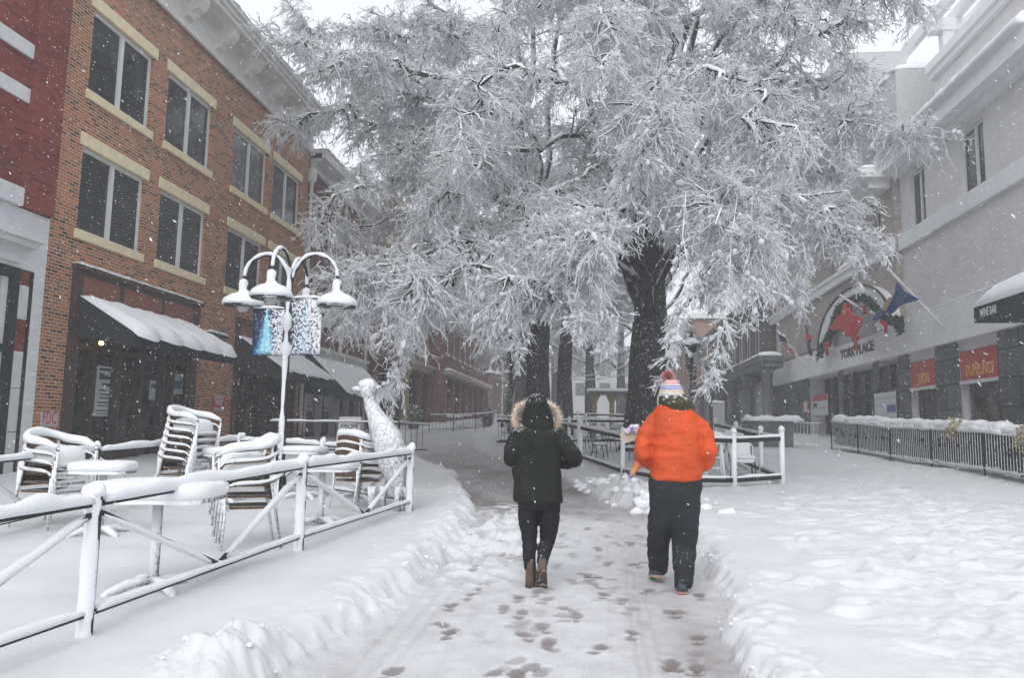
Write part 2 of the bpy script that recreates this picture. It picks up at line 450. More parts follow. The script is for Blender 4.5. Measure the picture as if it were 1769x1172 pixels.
def ground_fields(X, Y, detail=True):
    z = gz(Y); sd = path_sd(X, Y)
    warp = .10 * fbm(X * 2.2, Y * 2.2, seed=5, oct=3) * sstep(40, 10, Y) ** 1
    s = sd + warp + 0.03 * fbm(X * 9, Y * 9, seed=15, oct=2) * sstep(20, 12, Y)
    near = sstep(26, 15, Y)
    deep = .15 + .035 * fbm(X * .45, Y * .45, seed=9, oct=3) + .012 * fbm(X * 1.7, Y * 1.7, seed=21, oct=2)
    out = np.where(X > 0, sstep(-.03, .10, s), sstep(-.05, .17, s))
    chunk = fbm(X * 8.5, Y * 8.5, seed=31, oct=4, gain=.6); blocky = np.abs(fbm(X * 3.1, Y * 3.1, seed=77, oct=3))
    ridge = np.exp(-((s - .24) / .20) ** 2) * near * sstep(2.2, 3.4, Y)
    rL = (X < -.2 - Y * .06)
    lump = ridge * ((.025 + .045 * np.clip(chunk + .2, 0, 1.2) + .02 * blocky) * np.where(rL, .3 + .7 * sstep(5., 8.5, Y), .6))
    # bigger shovelled heap on the right where the path bends behind the people
    heap = np.exp(-(((X - .35) / 1.1) ** 2 + ((Y - 13.6) / 1.3) ** 2)) * sstep(-.05, .3, sd) * (.16 + .16 * np.clip(chunk + .3, 0, 1.2))
    z = z + out * deep + lump + heap
    # loose crumbs thrown on the path left of the walkers
    crumb = np.exp(-(((X + 1.2) / .55) ** 2 + ((Y - 9.6) / 2.3) ** 2)) * np.clip(fbm(X * 6.5, Y * 6.5, seed=41, oct=3) + .05, 0, 1) * (1 - out)
    z = z + crumb * .13
    pile = .135 * np.exp(-(((X - PILE[0] + .05) / .30) ** 2 + ((Y - PILE[1]) / .42) ** 2)) * (1 + .30 * chunk + .15 * fbm(X * 22, Y * 22, seed=71, oct=3))
    z = z + pile
    # right field: trampled
    tr = sstep(.5, 1.6, s) * (X > 0) * sstep(30, 20, Y)
    z = z + tr * (.013 * fbm(X * 1.9, Y * 2.6, seed=55, oct=4) + .014 * fbm(X * 12, Y * 12, seed=56, oct=2) + .012 * fbm(X * 6, Y * 6, seed=58, oct=3) - .022 * np.clip(np.abs(fbm(X * 3.3, Y * 3.3, seed=59, oct=2)) - .55, 0, 1))
    if not detail: return z, None
    for x, y, a, b, th, dp in PITS:
        m = (np.abs(X - x) < .6) & (np.abs(Y - y) < .6)
        if not m.any(): continue
        dx = X[m] - x; dy = Y[m] - y; u = dx * math.cos(th) + dy * math.sin(th); v = -dx * math.sin(th) + dy * math.cos(th)
        q = (u / b) ** 2 + (v / a) ** 2 + .35 * fbm(dx * 12 + x, dy * 12 + y, seed=3, oct=2)
        z[m] += -dp * np.exp(-np.abs(q) ** 2.4 * .9) + dp * .35 * np.exp(-(np.sqrt(np.abs(q)) - 1.6) ** 2 * 3)
    # path surface
    inside = 1 - out
    n1 = fbm(X * 1.3, Y * .8, seed=61, oct=4); n2 = fbm(X * 9, Y * 6, seed=63, oct=3)
    cov = .70 + .10 * n1 + .06 * n2
    cov = cov - .58 * sstep(10.5, 13.0, Y) * sstep(34, 17, Y) * (.8 + .5 * n1)                 # brown slush beyond the walkers
    cov = cov - .30 * np.exp(-((X - .62) / .35) ** 2) * sstep(12, 9., Y) * (.6 + .6 * n1)     # right wheel strip
    cov = cov - .22 * np.exp(-((X - .75) / .22) ** 2) * sstep(6.5, 5.2, Y)
    cov = cov - .20 * np.exp(-((X + 1.45) / .16) ** 2) * sstep(8, 4, Y) * (.7 + .8 * n2)
    xx = X + np.maximum(0, Y - 9) ** 1.5 * .05
    for c, w, k in ((-1.28, .025, .10), (-1.40, .02, .08), (.28, .02, .12), (.34, .02, .12), (.42, .018, .09), (.12, .02, .06), (-.9, .03, .05), (-1.17, .02, .09)):
        cov = cov - k * np.exp(-((xx - c - .02 * np.sin(Y * .9)) / w) ** 2) * sstep(2, 3, Y)
        z = z - inside * .006 * np.exp(-((xx - c) / w) ** 2)
    z = z + inside * (.014 + .008 * n2 + .010 * n1)
    for x, y, h, st in PRINTS:
        m = (np.abs(X - x) < .28) & (np.abs(Y - y) < .28)
        if not m.any(): continue
        dx = X[m] - x; dy = Y[m] - y; u = dx * math.cos(h) - dy * math.sin(h); v = dx * math.sin(h) + dy * math.cos(h)
        nz = .28 * fbm(dx * 22 + x * 7, dy * 22 + y * 7, seed=8, oct=2)
        sole = sstep(1.15, .88, (u / .052) ** 2 + ((v - .055) / .085) ** 2 + nz); heel = sstep(1.15, .88, (u / .040) ** 2 + ((v + .095) / .045) ** 2 + nz)
        k = np.maximum(sole, heel) * st * inside[m]
        cov[m] = cov[m] * (1 - .93 * np.minimum(k, 1)) ; z[m] -= .012 * k
    cov = np.where(out > .02, np.maximum(cov, sstep(0, .35, out)), cov)
    cov = np.maximum(cov, np.clip(crumb * 6, 0, 1)); cov = np.maximum(cov, np.clip(pile * 12, 0, 1))
    return z, np.clip(cov, .05, 1)
def HS(x, y):
    """height of the snow surface at a point"""
    z, _ = ground_fields(np.array([[float(x)]]), np.array([[float(y)]]), False); return float(z[0, 0])
def build_ground():
    us = np.r_[-6, -4.5, -3.5, -2.8, -2.2, -1.8, np.arange(-1.5, -.62, .012), np.arange(-.62, .42, .0042), np.arange(.42, 1.3, .0075), 1.3, 1.5, 1.8, 2.2, 3, 4.5, 6]
    ys = [.8]
    while ys[-1] < 230: ys.append(ys[-1] * (1.0042 if 3. < ys[-1] < 14 else 1.012))
    ys = np.array(ys)
    # rows behind the camera close the sheet
    U, Yg = np.meshgrid(us, ys); Xg = U * (Yg + .6)
    Xg = np.clip(Xg, -64, 64)
    z, cov = ground_fields(Xg, Yg)
    back = np.array([-14., -9., -5., -2.5, -1.]); Ub, Yb = np.meshgrid(us, back); Xb = Ub * 12.
    Xb = np.clip(Xb * 1.0, -64, 64)
    zb = gz(Yb) + .12; 
    Xa = np.vstack([Xb, Xg]); Ya = np.vstack([Yb, Yg]); Za = np.vstack([zb, z]); Ca = np.vstack([np.ones_like(zb), cov])
    r, c = Xa.shape; V = np.stack([Xa, Ya, Za], -1).reshape(-1, 3)
    idx = np.arange(r * c).reshape(r, c)
    Q = np.stack([idx[:-1, :-1], idx[:-1, 1:], idx[1:, 1:], idx[1:, :-1]], -1).reshape(-1, 4)
    m, n, b = new_mat('snow_and_trodden_path')
    at = n.nodes.new('ShaderNodeAttribute'); at.attribute_name = 'cover'
    co = coords(n, 'pos')
    no = N(n, 'ShaderNodeTexNoise', Scale=55., Detail=5., Roughness=.65); n.links.new(co, no.inputs['Vector'])
    nb = N(n, 'ShaderNodeTexNoise', Scale=3., Detail=4.); n.links.new(co, nb.inputs['Vector'])
    br = n.nodes.new('ShaderNodeTexBrick'); br.inputs['Scale'].default_value = 1.; br.inputs['Brick Width'].default_value = .2; br.inputs['Row Height'].default_value = .1
    br.inputs['Mortar Size'].default_value = .006
    br.inputs['Color1'].default_value = (.115, .082, .070, 1); br.inputs['Color2'].default_value = (.155, .105, .088, 1); br.inputs['Mortar'].default_value = (.09, .08, .075, 1)
    n.links.new(co, br.inputs['Vector'])
    rs = ramp(n, [(.3, tuple(x * .77 for x in SNOW)), (.7, tuple(x * .83 for x in SNOW))]); n.links.new(nb.outputs['Fac'], rs.inputs[0])
    f = math_n(n, 'ADD', at.outputs['Fac'], math_n(n, 'MULTIPLY', math_n(n, 'SUBTRACT', no.outputs['Fac'], .5), .45))
    mr = N(n, 'ShaderNodeMapRange'); mr.inputs[1].default_value = -.1; mr.inputs[2].default_value = .85; n.links.new(f, mr.inputs[0])
    c_ = mix_c(n, mr.outputs[0], br.outputs['Color'], rs.outputs[0]); n.links.new(c_, b.inputs['Base Color'])
    rr = N(n, 'ShaderNodeMapRange'); rr.inputs[3].default_value = .35; rr.inputs[4].default_value = .8; n.links.new(mr.outputs[0], rr.inputs[0]); n.links.new(rr.outputs[0], b.inputs['Roughness'])
    b.inputs['Specular IOR Level'].default_value = .25
    bp = N(n, 'ShaderNodeBump', Strength=.35, Distance=.02); n.links.new(no.outputs['Fac'], bp.inputs['Height']); n.links.new(bp.outputs[0], b.inputs['Normal'])
    o = fast_mesh('ground', V, Q, m)
    a = o.data.attributes.new('cover', 'FLOAT', 'POINT'); a.data.foreach_set('value', Ca.ravel().astype(np.float32))
    structure(o)
    # loose lumps of shovelled snow along both banks
    mb = MB(); rg = np.random.default_rng(5)
    def lump(x, y, r):
        zc = HS(x, y) + r * .1; P = []; F = []
        bm = bmesh.new(); bmesh.ops.create_icosphere(bm, subdivisions=2, radius=1)
        V = np.array([v.co[:] for v in bm.verts]); F = [tuple(v.index for v in f.verts) for f in bm.faces]; bm.free()
        k = 1 + .42 * fbm(V[:, 0] * 1.9 + x * 9, V[:, 1] * 1.9 + y * 9, V[:, 2] * 1.9, seed=2, oct=2)
        V = V * k[:, None] * np.array([r * rg.uniform(.8, 1.3), r * rg.uniform(.8, 1.3), r * rg.uniform(.55, .85)]) + (x, y, zc); mb.add(V, F)
    def edge(side, t0, t1, n, spread, r0, r1):
        P = resample([(a, b, 0) for a, b in side], 400); P = P[(P[:, 1] > t0) & (P[:, 1] < t1)]
        for _ in range(n):
            q = P[rg.integers(len(P))]; s = -1 if side is PATH_L else 1
            lump(q[0] + s * (abs(rg.normal(0, spread)) - .05), q[1] + rg.normal(0, .1), rg.uniform(r0, r1) * (1 if rg.random() < .85 else 1.7))
    edge(PATH_L, 5.5, 12, 70, .10, .006, .016); edge(PATH_R, 3.2, 12, 130, .10, .005, .016); edge(PATH_R, 11, 16, 90, .45, .03, .10)
    for _ in range(70): lump(rg.normal(-1.15, .3), rg.normal(9.6, 1.4), rg.uniform(.008, .035))
    for _ in range(8): lump(rg.normal(PILE[0], .16), rg.normal(PILE[1], .2), rg.uniform(.01, .03))
    o = part('snow_lumps', mb, SNOW_FINE, None, smooth=True); o['kind'] = 'stuff'
build_ground()
# ------------------------------------------------------------------ BUILDINGS
BRICK_L1 = M_brick('brown_orange_brick', (.30, .105, .045), (.46, .165, .065), (.44, .34, .25), msm=.2)
BRICK_L0 = M_brick('red_painted_brick', (.20, .045, .034), (.235, .056, .042), (.19, .06, .05), bh=.075, ms=.006, patch=.3, darkf=.75)
BRICK_L2 = M_brick('dark_red_brick', (.15, .055, .042), (.20, .075, .055), (.2, .14, .12))
BRICK_L3 = M_brick('tan_brick', (.22, .12, .075), (.28, .15, .09), (.3, .25, .2))
BRICK_L4 = M_brick('plum_red_brick', (.19, .06, .05), (.25, .085, .07), (.25, .18, .16))
BRICK_R1 = M_brick('pale_grey_brick', (.69, .67, .67), (.72, .695, .695), (.70, .68, .68), ms=.006, patch=.10, darkf=.97, snow_amt=.25)
BRICK_R1B = M_brick('taupe_brick', (.40, .345, .315), (.46, .395, .36), (.42, .38, .36), ms=.008, patch=.15, darkf=.85)
BRICK_R3 = M_brick('orange_brick', (.35, .17, .10), (.42, .21, .13), (.4, .33, .28))
BRICK_R3X = M_brick('orange_brick_end', (.35, .17, .10), (.42, .21, .13), (.4, .33, .28), axis='x')
STONE_Y = M_plain('yellow_limestone', (.74, .645, .42), .8, .15, 5., .2)
STONE_G = M_plain('grey_stone_slabs', (.13, .135, .14), .6, .35, 3., .2)
STONE_BLOCK = M_brick('grey_stone_blocks', (.115, .12, .125), (.145, .15, .155), (.03, .03, .03), bw=2.2, bh=.8, ms=.018, patch=.3, darkf=.85)
CREAM_AGED = M_plain('aged_cream_stone', (.40, .36, .29), .8, .15, 4.)
FASCIA_M = M_plain('grey_white_fascia', (.80, .80, .80), .7, .08, 2., .05)
TRIM_R = M_plain('pale_trim', (.78, .79, .79), .7, .08, 3., .1)
CORN_W = M_plain('weathered_white_paint', (.62, .61, .58), .7, .18, 5., .2, stretch=(1, .4, 3))
FRAME_W = M_plain('white_window_frame', (.66, .66, .65), .5, .06, 6.)
PANE = M_glass('dark_window_pane', (.016, .018, .020), .06, .7, 2.1)
PANE_G = M_glass('shopfront_glass', (.022, .022, .022), .12, .8, 2.2)
BLIND = M_blind('pane_with_blinds')
BROWN_P = M_plain('brown_timber_front', (.055, .032, .024), .6, .25, 6., .2)
RED_PANEL = M_plain('red_brown_panel', (.24, .085, .05), .6, .2, 5., .1)
AWN_DARK = M_plain('dark_awning_cloth', (.018, .019, .021), .8, .3, 12., .2)
AWN_GREEN = M_plain('dark_green_awning_cloth', (.018, .03, .028), .8, .3, 12., .2)
ROOF_M = SNOW_M
XL, XR = -11.6, 11.3

def facade(root, name, mat, X, y0, y1, z0, z1, holes, side, rec=.16, reveal_mat=None, thick=6.):
    """street wall in plane x=X with openings (ya,yb,za,zb); side=+1 faces +x (left row), -1 faces -x. Box behind closes it."""
    ys = sorted(set([y0, y1] + [h[i] for h in holes for i in (0, 1)])); zs = sorted(set([z0, z1] + [h[i] for h in holes for i in (2, 3)]))
    mb = MB()
    def q(a, b, c, d): mb.add([a, b, c, d] if side > 0 else [d, c, b, a], [(0, 1, 2, 3)])
    for i in range(len(ys) - 1):
        for j in range(len(zs) - 1):
            cy, cz = (ys[i] + ys[i + 1]) / 2, (zs[j] + zs[j + 1]) / 2
            if any(h[0] < cy < h[1] and h[2] < cz < h[3] for h in holes): continue
            q((X, ys[i], zs[j]), (X, ys[i + 1], zs[j]), (X, ys[i + 1], zs[j + 1]), (X, ys[i], zs[j + 1]))
    for ya, yb, za, zb, *r in holes:
        d = r[0] if r else rec; Xi = X - side * d
        q((X, ya, za), (X, yb, za), (Xi, yb, za), (Xi, ya, za)); q((Xi, ya, zb), (Xi, yb, zb), (X, yb, zb), (X, ya, zb))
        q((X, ya, zb), (X, ya, za), (Xi, ya, za), (Xi, ya, zb)); q((X, yb, za), (X, yb, zb), (Xi, yb, zb), (Xi, yb, za))
        q((Xi, ya, za), (Xi, yb, za), (Xi, yb, zb), (Xi, ya, zb))
    Xb = X - side * thick
    q((Xb, y0, z0), (X, y0, z0), (X, y0, z1), (Xb, y0, z1)); q((X, y1, z0), (Xb, y1, z0), (Xb, y1, z1), (X, y1, z1))
    q((X, y0, z1), (X, y1, z1), (Xb, y1, z1), (Xb, y0, z1)); q((Xb, y1, z0), (Xb, y0, z0), (Xb, y0, z1), (Xb, y1, z1))
    return part(name, mb, mat, root)
def window(root, X, ya, yb, za, zb, side, rec=.16, frame=.07, lintel=None, sill=None, mull=(.5,), rail=.5, pane=None, fm=None, lmat=None, thin=.009):
    """a window set in an opening: frame is the part's own mesh, with pane / lintel / sill as sub-parts"""
    xs = X - side * (rec - .012); xf = X - side * (rec - .075)
    f = MB()
    f.box((xs, ya, za), (xf, ya + frame, zb)); f.box((xs, yb - frame, za), (xf, yb, zb)); f.box((xs, ya + frame, za), (xf, yb - frame, za + frame)); f.box((xs, ya + frame, zb - frame * 1.3), (xf, yb - frame, zb))
    bounds = [ya + frame] + [ya + (yb - ya) * m for m in mull] + [yb - frame]
    for m in mull:
        c = ya + (yb - ya) * m; w = frame * .95; f.box((xs, c - w, za + frame), (xf + side * .01, c + w, zb - frame * 1.3))
    if rail:
        zr = za + (zb - za) * rail; prev = ya + frame
        for m in list(mull) + [None]:
            nx = yb - frame if m is None else ya + (yb - ya) * m - frame * .95
            f.box((xs, prev, zr - thin), (xf - side * .048, nx, zr + thin)); prev = nx + frame * 1.9
    w = part('window', f, fm or FRAME_W, root)
    xp = X - side * (rec - .03); p = MB(); p.box((xp, ya + frame * .5, za + frame * .5), (xp - side * .012, yb - frame * .5, zb - frame * .5)); part('pane', p, pane or PANE, w)
    if lintel:
        l = MB(); l.box((X - side * .05, ya - .12, zb - .002), (X + side * .035, yb + .12, zb + lintel)); part('lintel', l, lmat or STONE_Y, w)
    if sill:
        l = MB(); l.box((X - side * rec, ya - .08, za - sill), (X + side * .07, yb + .08, za + .004)); sl = part('sill', l, lmat or STONE_Y, w)
    return w
def awning(root, X, ya, yb, z_top, z_low, out, side, drop, mat, snow_t=.1, scal=5, snow_to=1., label=None, seed=1):
    """sloping cloth awning: cloth + closed ends + valance, with the snow lying on it as a sub-part"""
    Xo = X + side * out; mb = MB()
    A, B, C, D = (X + side * .01, ya, z_top), (X + side * .01, yb, z_top), (Xo, yb, z_low), (Xo, ya, z_low)
    mb.prism([A, B, C, D] if side < 0 else [D, C, B, A], (0, 0, .03))
    mb.box((Xo - side * .02, ya, z_low - drop), (Xo, yb, z_low + .01))
    for y in (ya, yb):
        mb.prism([(X + side * .01, y, z_top), (Xo - side * .02, y, z_low), (Xo - side * .02, y, z_low - drop), (X + side * .01, y, z_low - drop * .2)], (0, .015 if y == ya else -.015, 0))
    a = part('awning', mb, mat, root, label=label)
    # snow: grid with ridges along the frame ribs and a lumpy lower edge
    nu, nv = 40, 12; V = []; F = []
    rg = np.random.default_rng(seed)
    for k in (0, 1):
        for i in range(nu + 1):
            for j in range(nv + 1):
                u = i / nu; v = j / nv * snow_to; y = ya + .03 + (yb - ya - .06) * u
                over = .05 + .05 * abs(math.sin(u * scal * math.pi)) + .05 * float(vnoise(u * 9, seed * 3.3, seed=seed))
                vv = v * (1 + over * (1 if snow_to == 1 else 0))
                x = X + side * (.02 + out * vv); z = z_top + (z_low - z_top) * vv + .032
                e = min(1, min(i, nu - i) / 1.5) * min(1, (nv - j) / 1.5 + .35) * min(1, j / 1. + .2)
                t = snow_t * (.45 + .75 * v) * (.75 + .25 * abs(math.sin(u * scal * math.pi))) * (1 + .25 * float(fbm(u * 14, v * 5, seed=seed + 3, oct=2)))
                if k: z += t * e
                elif j == nv: z -= .03
                V.append((x, y, z))
    n = (nu + 1) * (nv + 1); I = lambda i, j, k: k * n + i * (nv + 1) + j
    for i in range(nu):
        for j in range(nv):
            f = (I(i, j, 1), I(i, j + 1, 1), I(i + 1, j + 1, 1), I(i + 1, j, 1)); F.append(f if side > 0 else f[::-1])
    for i in range(nu):
        F.append((I(i, nv, 0), I(i + 1, nv, 0), I(i + 1, nv, 1), I(i, nv, 1))); F.append((I(i, 0, 0), I(i, 0, 1), I(i + 1, 0, 1), I(i + 1, 0, 0)))
    for j in range(nv):
        F.append((I(0, j, 0), I(0, j + 1, 0), I(0, j + 1, 1), I(0, j, 1))); F.append((I(nu, j, 0), I(nu, j, 1), I(nu, j + 1, 1), I(nu, j + 1, 0)))
    mb = MB(); mb.add(V, F); part('snow_cover', mb, SNOW_M, a, smooth=True)
    return a
def board(name, X, ya, yb, za, zb, side, mat, label, cat, group=None, t=.015, draw=None):
    """a flat poster or notice hanging on a wall at x=X"""
    o = thing(name, label, cat, (X, (ya + yb) / 2, za), group)
    mb = MB(); mb.box((X, ya, za), (X + side * t, yb, zb)); part('sheet', mb, mat, o)
    if draw:
        for dname, dm, cells in draw:
            mb = MB()
            for a, b, c, d in cells:   # fractions along y and z
                mb.box((X + side * (t - .002), ya + (yb - ya) * a, za + (zb - za) * c), (X + side * (t + .004), ya + (yb - ya) * b, za + (zb - za) * d))
            part(dname, mb, dm, o)
    return o
INK = M_plain('dark_ink', (.05, .055, .06), .7, .1)
PAPER = M_plain('pale_paper', (.52, .58, .55), .7, .06)
PAPER_W = M_plain('white_paper', (.62, .63, .63), .7, .05)
PAPER_BLUE = M_plain('blue_print', (.06, .12, .25), .6, .3, 9.)
RED_SIGN = M_plain('red_sign', (.40, .045, .04), .5, .15, 6.)

# ---------------- L1: the brown-orange brick building with paired windows
b = thing('brick_building', 'three storey brown orange brick building with paired windows and cream lintels', 'building', (XL, 15.1, .4))
Y1 = [(15.95, 18.42), (19.15, 21.62), (23.03, 25.62), (26.18, 28.72)]
rows = ((5.84, 7.80), (9.10, 11.10))
holes = [(ya, yb, za, zb) for ya, yb in Y1 for za, zb in rows]
shop1 = (15.95, 21.5, .30, 5.0, .30); shop2 = (23.9, 29.1, .30, 5.0, .30)
facade(b, 'wall', BRICK_L1, XL, 15.1, 29.55, .1, 12.62, holes + [shop1, shop2], 1)
for i, (ya, yb) in enumerate(Y1):
    for r, (za, zb) in enumerate(rows):
        window(b, XL, ya, yb, za, zb, 1, lintel=.29, sill=.20, pane=BLIND if (i, r) in ((0, 0), (1, 0), (2, 1)) else PANE)
mb = MB(); mb.box((XL - .02, 15.1, 12.62), (XL + .10, 29.55, 13.6)); mb.box((XL + .10, 15.1, 12.55), (XL + .16, 29.55, 12.70))
mb.box((XL + .10, 15.1, 13.52), (XL + .78, 29.55, 13.66)); mb.box((XL + .55, 15.1, 13.66), (XL + .86, 29.55, 13.80)); mb.box((XL + .75, 15.1, 13.80), (XL + .95, 29.55, 13.94)); mb.box((XL - 4, 15.1, 13.5), (XL + .75, 29.55, 13.9))
cor = part('cornice', mb, CORN_W, b)
for k in range(8):
    y = 16.0 + k * 1.84; mb = MB(); prof = [(.10, 13.50), (.66, 13.50), (.66, 13.32), (.52, 13.12), (.30, 13.05), (.24, 12.92), (.10, 12.86)]
    mb.prism([(XL + a, y - .17, z) for a, z in prof], (0, .34, 0)); part('bracket', mb, CORN_W, cor)
mb = MB(); mb.snow([(XL + .5, 15.1, 13.93), (XL + .5, 29.5, 13.93)], .95, .12, 3); part('snow_cover', mb, SNOW_M, cor, True)
# shopfront 1
f = MB(); x0, x1 = XL - .28, XL + .06; ya, yb = 15.95, 21.5
f.box((XL + .004, ya - .02, .35), (x1, ya + .32, 4.95)); f.box((XL + .004, yb - .32, .35), (x1, yb + .02, 4.95)); f.box((XL + .004, ya - .06, 4.95), (x1 + .10, yb + .06, 5.06))
f.box((XL + .004, ya + .32, 4.30), (x1 - .01, yb - .32, 4.44)); f.box((XL + .004, ya + .32, 4.86), (x1 - .01, yb - .32, 4.95))
for y in (17.0, 18.0, 18.95, 20.0, 20.45): f.box((x0, y - .06, .35), (XL - .02, y + .06, 4.30))
f.box((x0, ya + .3, 3.2), (XL - .03, yb - .3, 3.32)); f.box((x0, ya + .3, .35), (XL - .02, 18.0, .95))
sf = part('shopfront', f, BROWN_P, b)
f = MB(); f.box((XL - .02, ya + .32, 4.44), (XL + .02, yb - .32, 4.86))
part('sign_panel', f, RED_PANEL, sf)
f = MB()
for y in (17.75, 19.6): f.box((XL + .02, y - .07, 4.44), (XL + .045, y + .07, 4.86))
part('panel_divider', f, BROWN_P, sf)
f = MB(); f.box((XL - .26, ya + .02, .35), (XL - .24, yb - .02, 4.3)); part('glazing', f, PANE_G, sf)
f = MB(); f.snow([(x1 - .0, ya - .05, 5.06), (x1 - .0, yb + .05, 5.06)], .2, .06, 5); part('snow_cover', f, SNOW_M, sf, True)
f = MB(); f.box((XL - .22, 18.08, .42), (XL - .17, 18.88, 2.9)); dr = part('door', f, BROWN_P, b); f = MB(); f.box((XL - .168, 18.22, 1.1), (XL - .160, 18.74, 2.7)); part('glazing', f, PANE_G, dr)
f = MB(); f.tube([(XL - .14, 18.76, 1.25), (XL - .14, 18.76, 1.6)], .015); part('handle', f, BLACK_METAL, dr)
awning(b, XL, 16.15, 20.95, 4.36, 3.50, 1.42, 1, .28, AWN_DARK, .20, 5, seed=2)
# shopfront 2
f = MB(); ya, yb = 23.9, 29.1
f.box((XL + .004, ya, .35), (x1, ya + .28, 4.9)); f.box((XL + .004, yb - .28, .35), (x1, yb, 4.9)); f.box((XL + .004, ya, 4.9), (x1 + .06, yb, 5.0)); f.box((XL + .004, ya + .28, 3.4), (x1 - .01, yb - .28, 3.55))
for y in (25.2, 26.5, 27.8): f.box((x0, y - .05, .5), (XL - .02, y + .05, 4.9))
sf = part('shopfront', f, BROWN_P, b)
f = MB(); f.box((XL - .26, ya + .02, .5), (XL - .24, yb - .02, 4.9)); part('glazing', f, PANE_G, sf)
f = MB(); f.box((XL - .02, ya + .28, 3.55), (XL + .02, yb - .28, 4.9)); part('sign_panel', f, RED_PANEL, sf)
awning(b, XL, 24.0, 28.9, 4.42, 3.35, 1.6, 1, .36, AWN_DARK, .07, 6, seed=4)
# ground-floor brick pier cap and drainpipe
f = MB(); f.box((XL + .01, 22.0, 4.22), (XL + .14, 23.2, 4.30)); pc = part('ledge', f, BROWN_P, b); f = MB(); f.snow([(XL + .09, 21.95, 4.30), (XL + .09, 23.2, 4.30)], .18, .07, 8); part('snow_cover', f, SNOW_M, pc, True)
f = MB(); f.tube([(XL + .10, 29.62, 1.2), (XL + .10, 29.62, 11.3)], .07, 10); f.tube([(XL + .10, 29.62, 11.3), (XL + .10, 29.62, 11.42), (XL + .10, 29.62, 11.6), (XL + .10, 29.62, 11.9)], [.07, .17, .2, .2], 10)
for z in (3.5, 6., 8.5, 10.8): f.box((XL, 29.52, z), (XL + .18, 29.72, z + .06))
part('drainpipe', f, CORN_W, b)

# lit bulb lamp under the awning
lp = atX(175, 593, XL + .25)
o = thing('wall_lamp', 'small round glowing amber bulb under the first brick building awning', 'lamp', lp)
f = MB(); f.lathe(lp, [(.0, -.055), (.04, -.04), (.055, 0), (.04, .04), (.02, .06)], 12)
mg, ng, bg = new_mat('warm_bulb'); bg.inputs['Base Color'].default_value = (1, .8, .45, 1); bg.inputs['Emission Color'].default_value = (1., .62, .22, 1); bg.inputs['Emission Strength'].default_value = 9.
part('bulb', f, mg, o, True)
f = MB(); f.tube([lp + (0, 0, .05), lp + (0, 0, .16), lp + (-.12, 0, .22), lp + (-.27, 0, .22)], .02); part('bracket', f, BLACK_METAL, o)

# posters and notices on the shopfront
xg = XL - .235
p0 = atX(168, 628, xg); p1 = atX(194, 720, xg)
board('poster', xg, p0[1], p1[1] + .02, p1[2], p0[2] - .05, 1, PAPER, 'tall pale green poster with dark triangle pennant in brown shop window', 'poster', None, .01,
      [('printing', INK, [(.12, .9, .91, .96), (.3, .75, .60, .66), (.15, .55, .50, .53), (.2, .8, .42, .445), (.2, .7, .35, .375), (.12, .92, .26, .285), (.12, .85, .20, .22), (.1, .92, .1, .12), (.1, .92, .045, .06)])])
f = MB(); yy0, yy1, zz0, zz1 = p0[1], p1[1] + .02, p1[2], p0[2] - .05; hh = zz1 - zz0; ww = yy1 - yy0
f.prism([(xg + .012, yy0 + ww * .14, zz0 + hh * .87), (xg + .012, yy0 + ww * .14, zz0 + hh * .72), (xg + .012, yy0 + ww * .9, zz0 + hh * .76)], (.004, 0, 0)); part('pennant', f, INK, bpy.data.objects['poster'])
def px_board(name, x0, y0, x1, y1, X, side, mat, label, cat, draw=None, t=.01, group=None):
    a = atX(x0, y0, X); c = atX(x1, y1, X); ya, yb = sorted((a[1], c[1])); za, zb = sorted((a[2], c[2]))
    return board(name, X, ya, yb, za, zb, side, mat, label, cat, group, t, draw)
px_board('poster', 291, 644, 314, 682, xg, 1, PAPER, 'pale poster with dark blue picture high in brown shop window', 'poster', [('printing', PAPER_BLUE, [(.08, .92, .28, .65)])])
px_board('poster', 259, 657, 272, 692, xg, 1, PAPER, 'narrow pale leaflet beside the blue picture poster', 'poster', [('printing', INK, [(.15, .85, .62, .82)])])
px_board('poster', 273, 669, 284, 694, xg, 1, PAPER_W, 'small cream notice with four dark numerals between two posters', 'poster', [('printing', INK, [(.2, .42, .6, .85), (.55, .8, .6, .85), (.2, .42, .15, .45), (.55, .8, .15, .45)])])
px_board('poster', 288, 697, 312, 722, xg, 1, PAPER_W, 'whitish photo notice directly below the blue picture poster', 'poster', [('printing', INK, [(.1, .55, .35, .9)])])
px_board('notice_board', 71, 711, 97, 737, XL, 1, M_plain('notice_grey', (.42, .41, .42), .6, .08), 'grey square sign reading FDC in red on brown brick pier', 'sign', t=.03)
nb_ = [o for o in COL.objects if o.name == 'notice_board'][0]
a = atX(73, 733, XL + .031); text_part('lettering', 'FDC', (XL + .031, a[1], a[2]), (0, 1, 0), (0, 0, 1), .27, M_plain('red_letter', (.42, .03, .04), .5, .1), nb_, width=.42, depth=.006, bold=.01)
px_board('notice_board', 368, 682, 386, 710, XL + .01, 1, RED_SIGN, 'red notice with rows of white lettering on brick pier between shops', 'sign',
         [('lettering', PAPER_W, [(.06, .94, .93, .98), (.1, .9, .80, .85), (.1, .9, .70, .74), (.15, .85, .58, .64), (.2, .8, .46, .51), (.2, .8, .36, .40), (.1, .9, .14, .18), (.06, .94, .02, .07)])], .015)

px_board('poster', 514, 669, 540, 712, xg, 1, PAPER_W, 'pale framed notice low in the second shop window behind the lamp pole', 'poster', [('rule', INK, [(.0, 1, .2, .22)])])
px_board('poster', 560, 668, 584, 714, XL - .235, 1, PAPER_W, 'pale framed notice in the shop window under the green awning', 'poster', [('rule', INK, [(.0, 1, .15, .17)])])
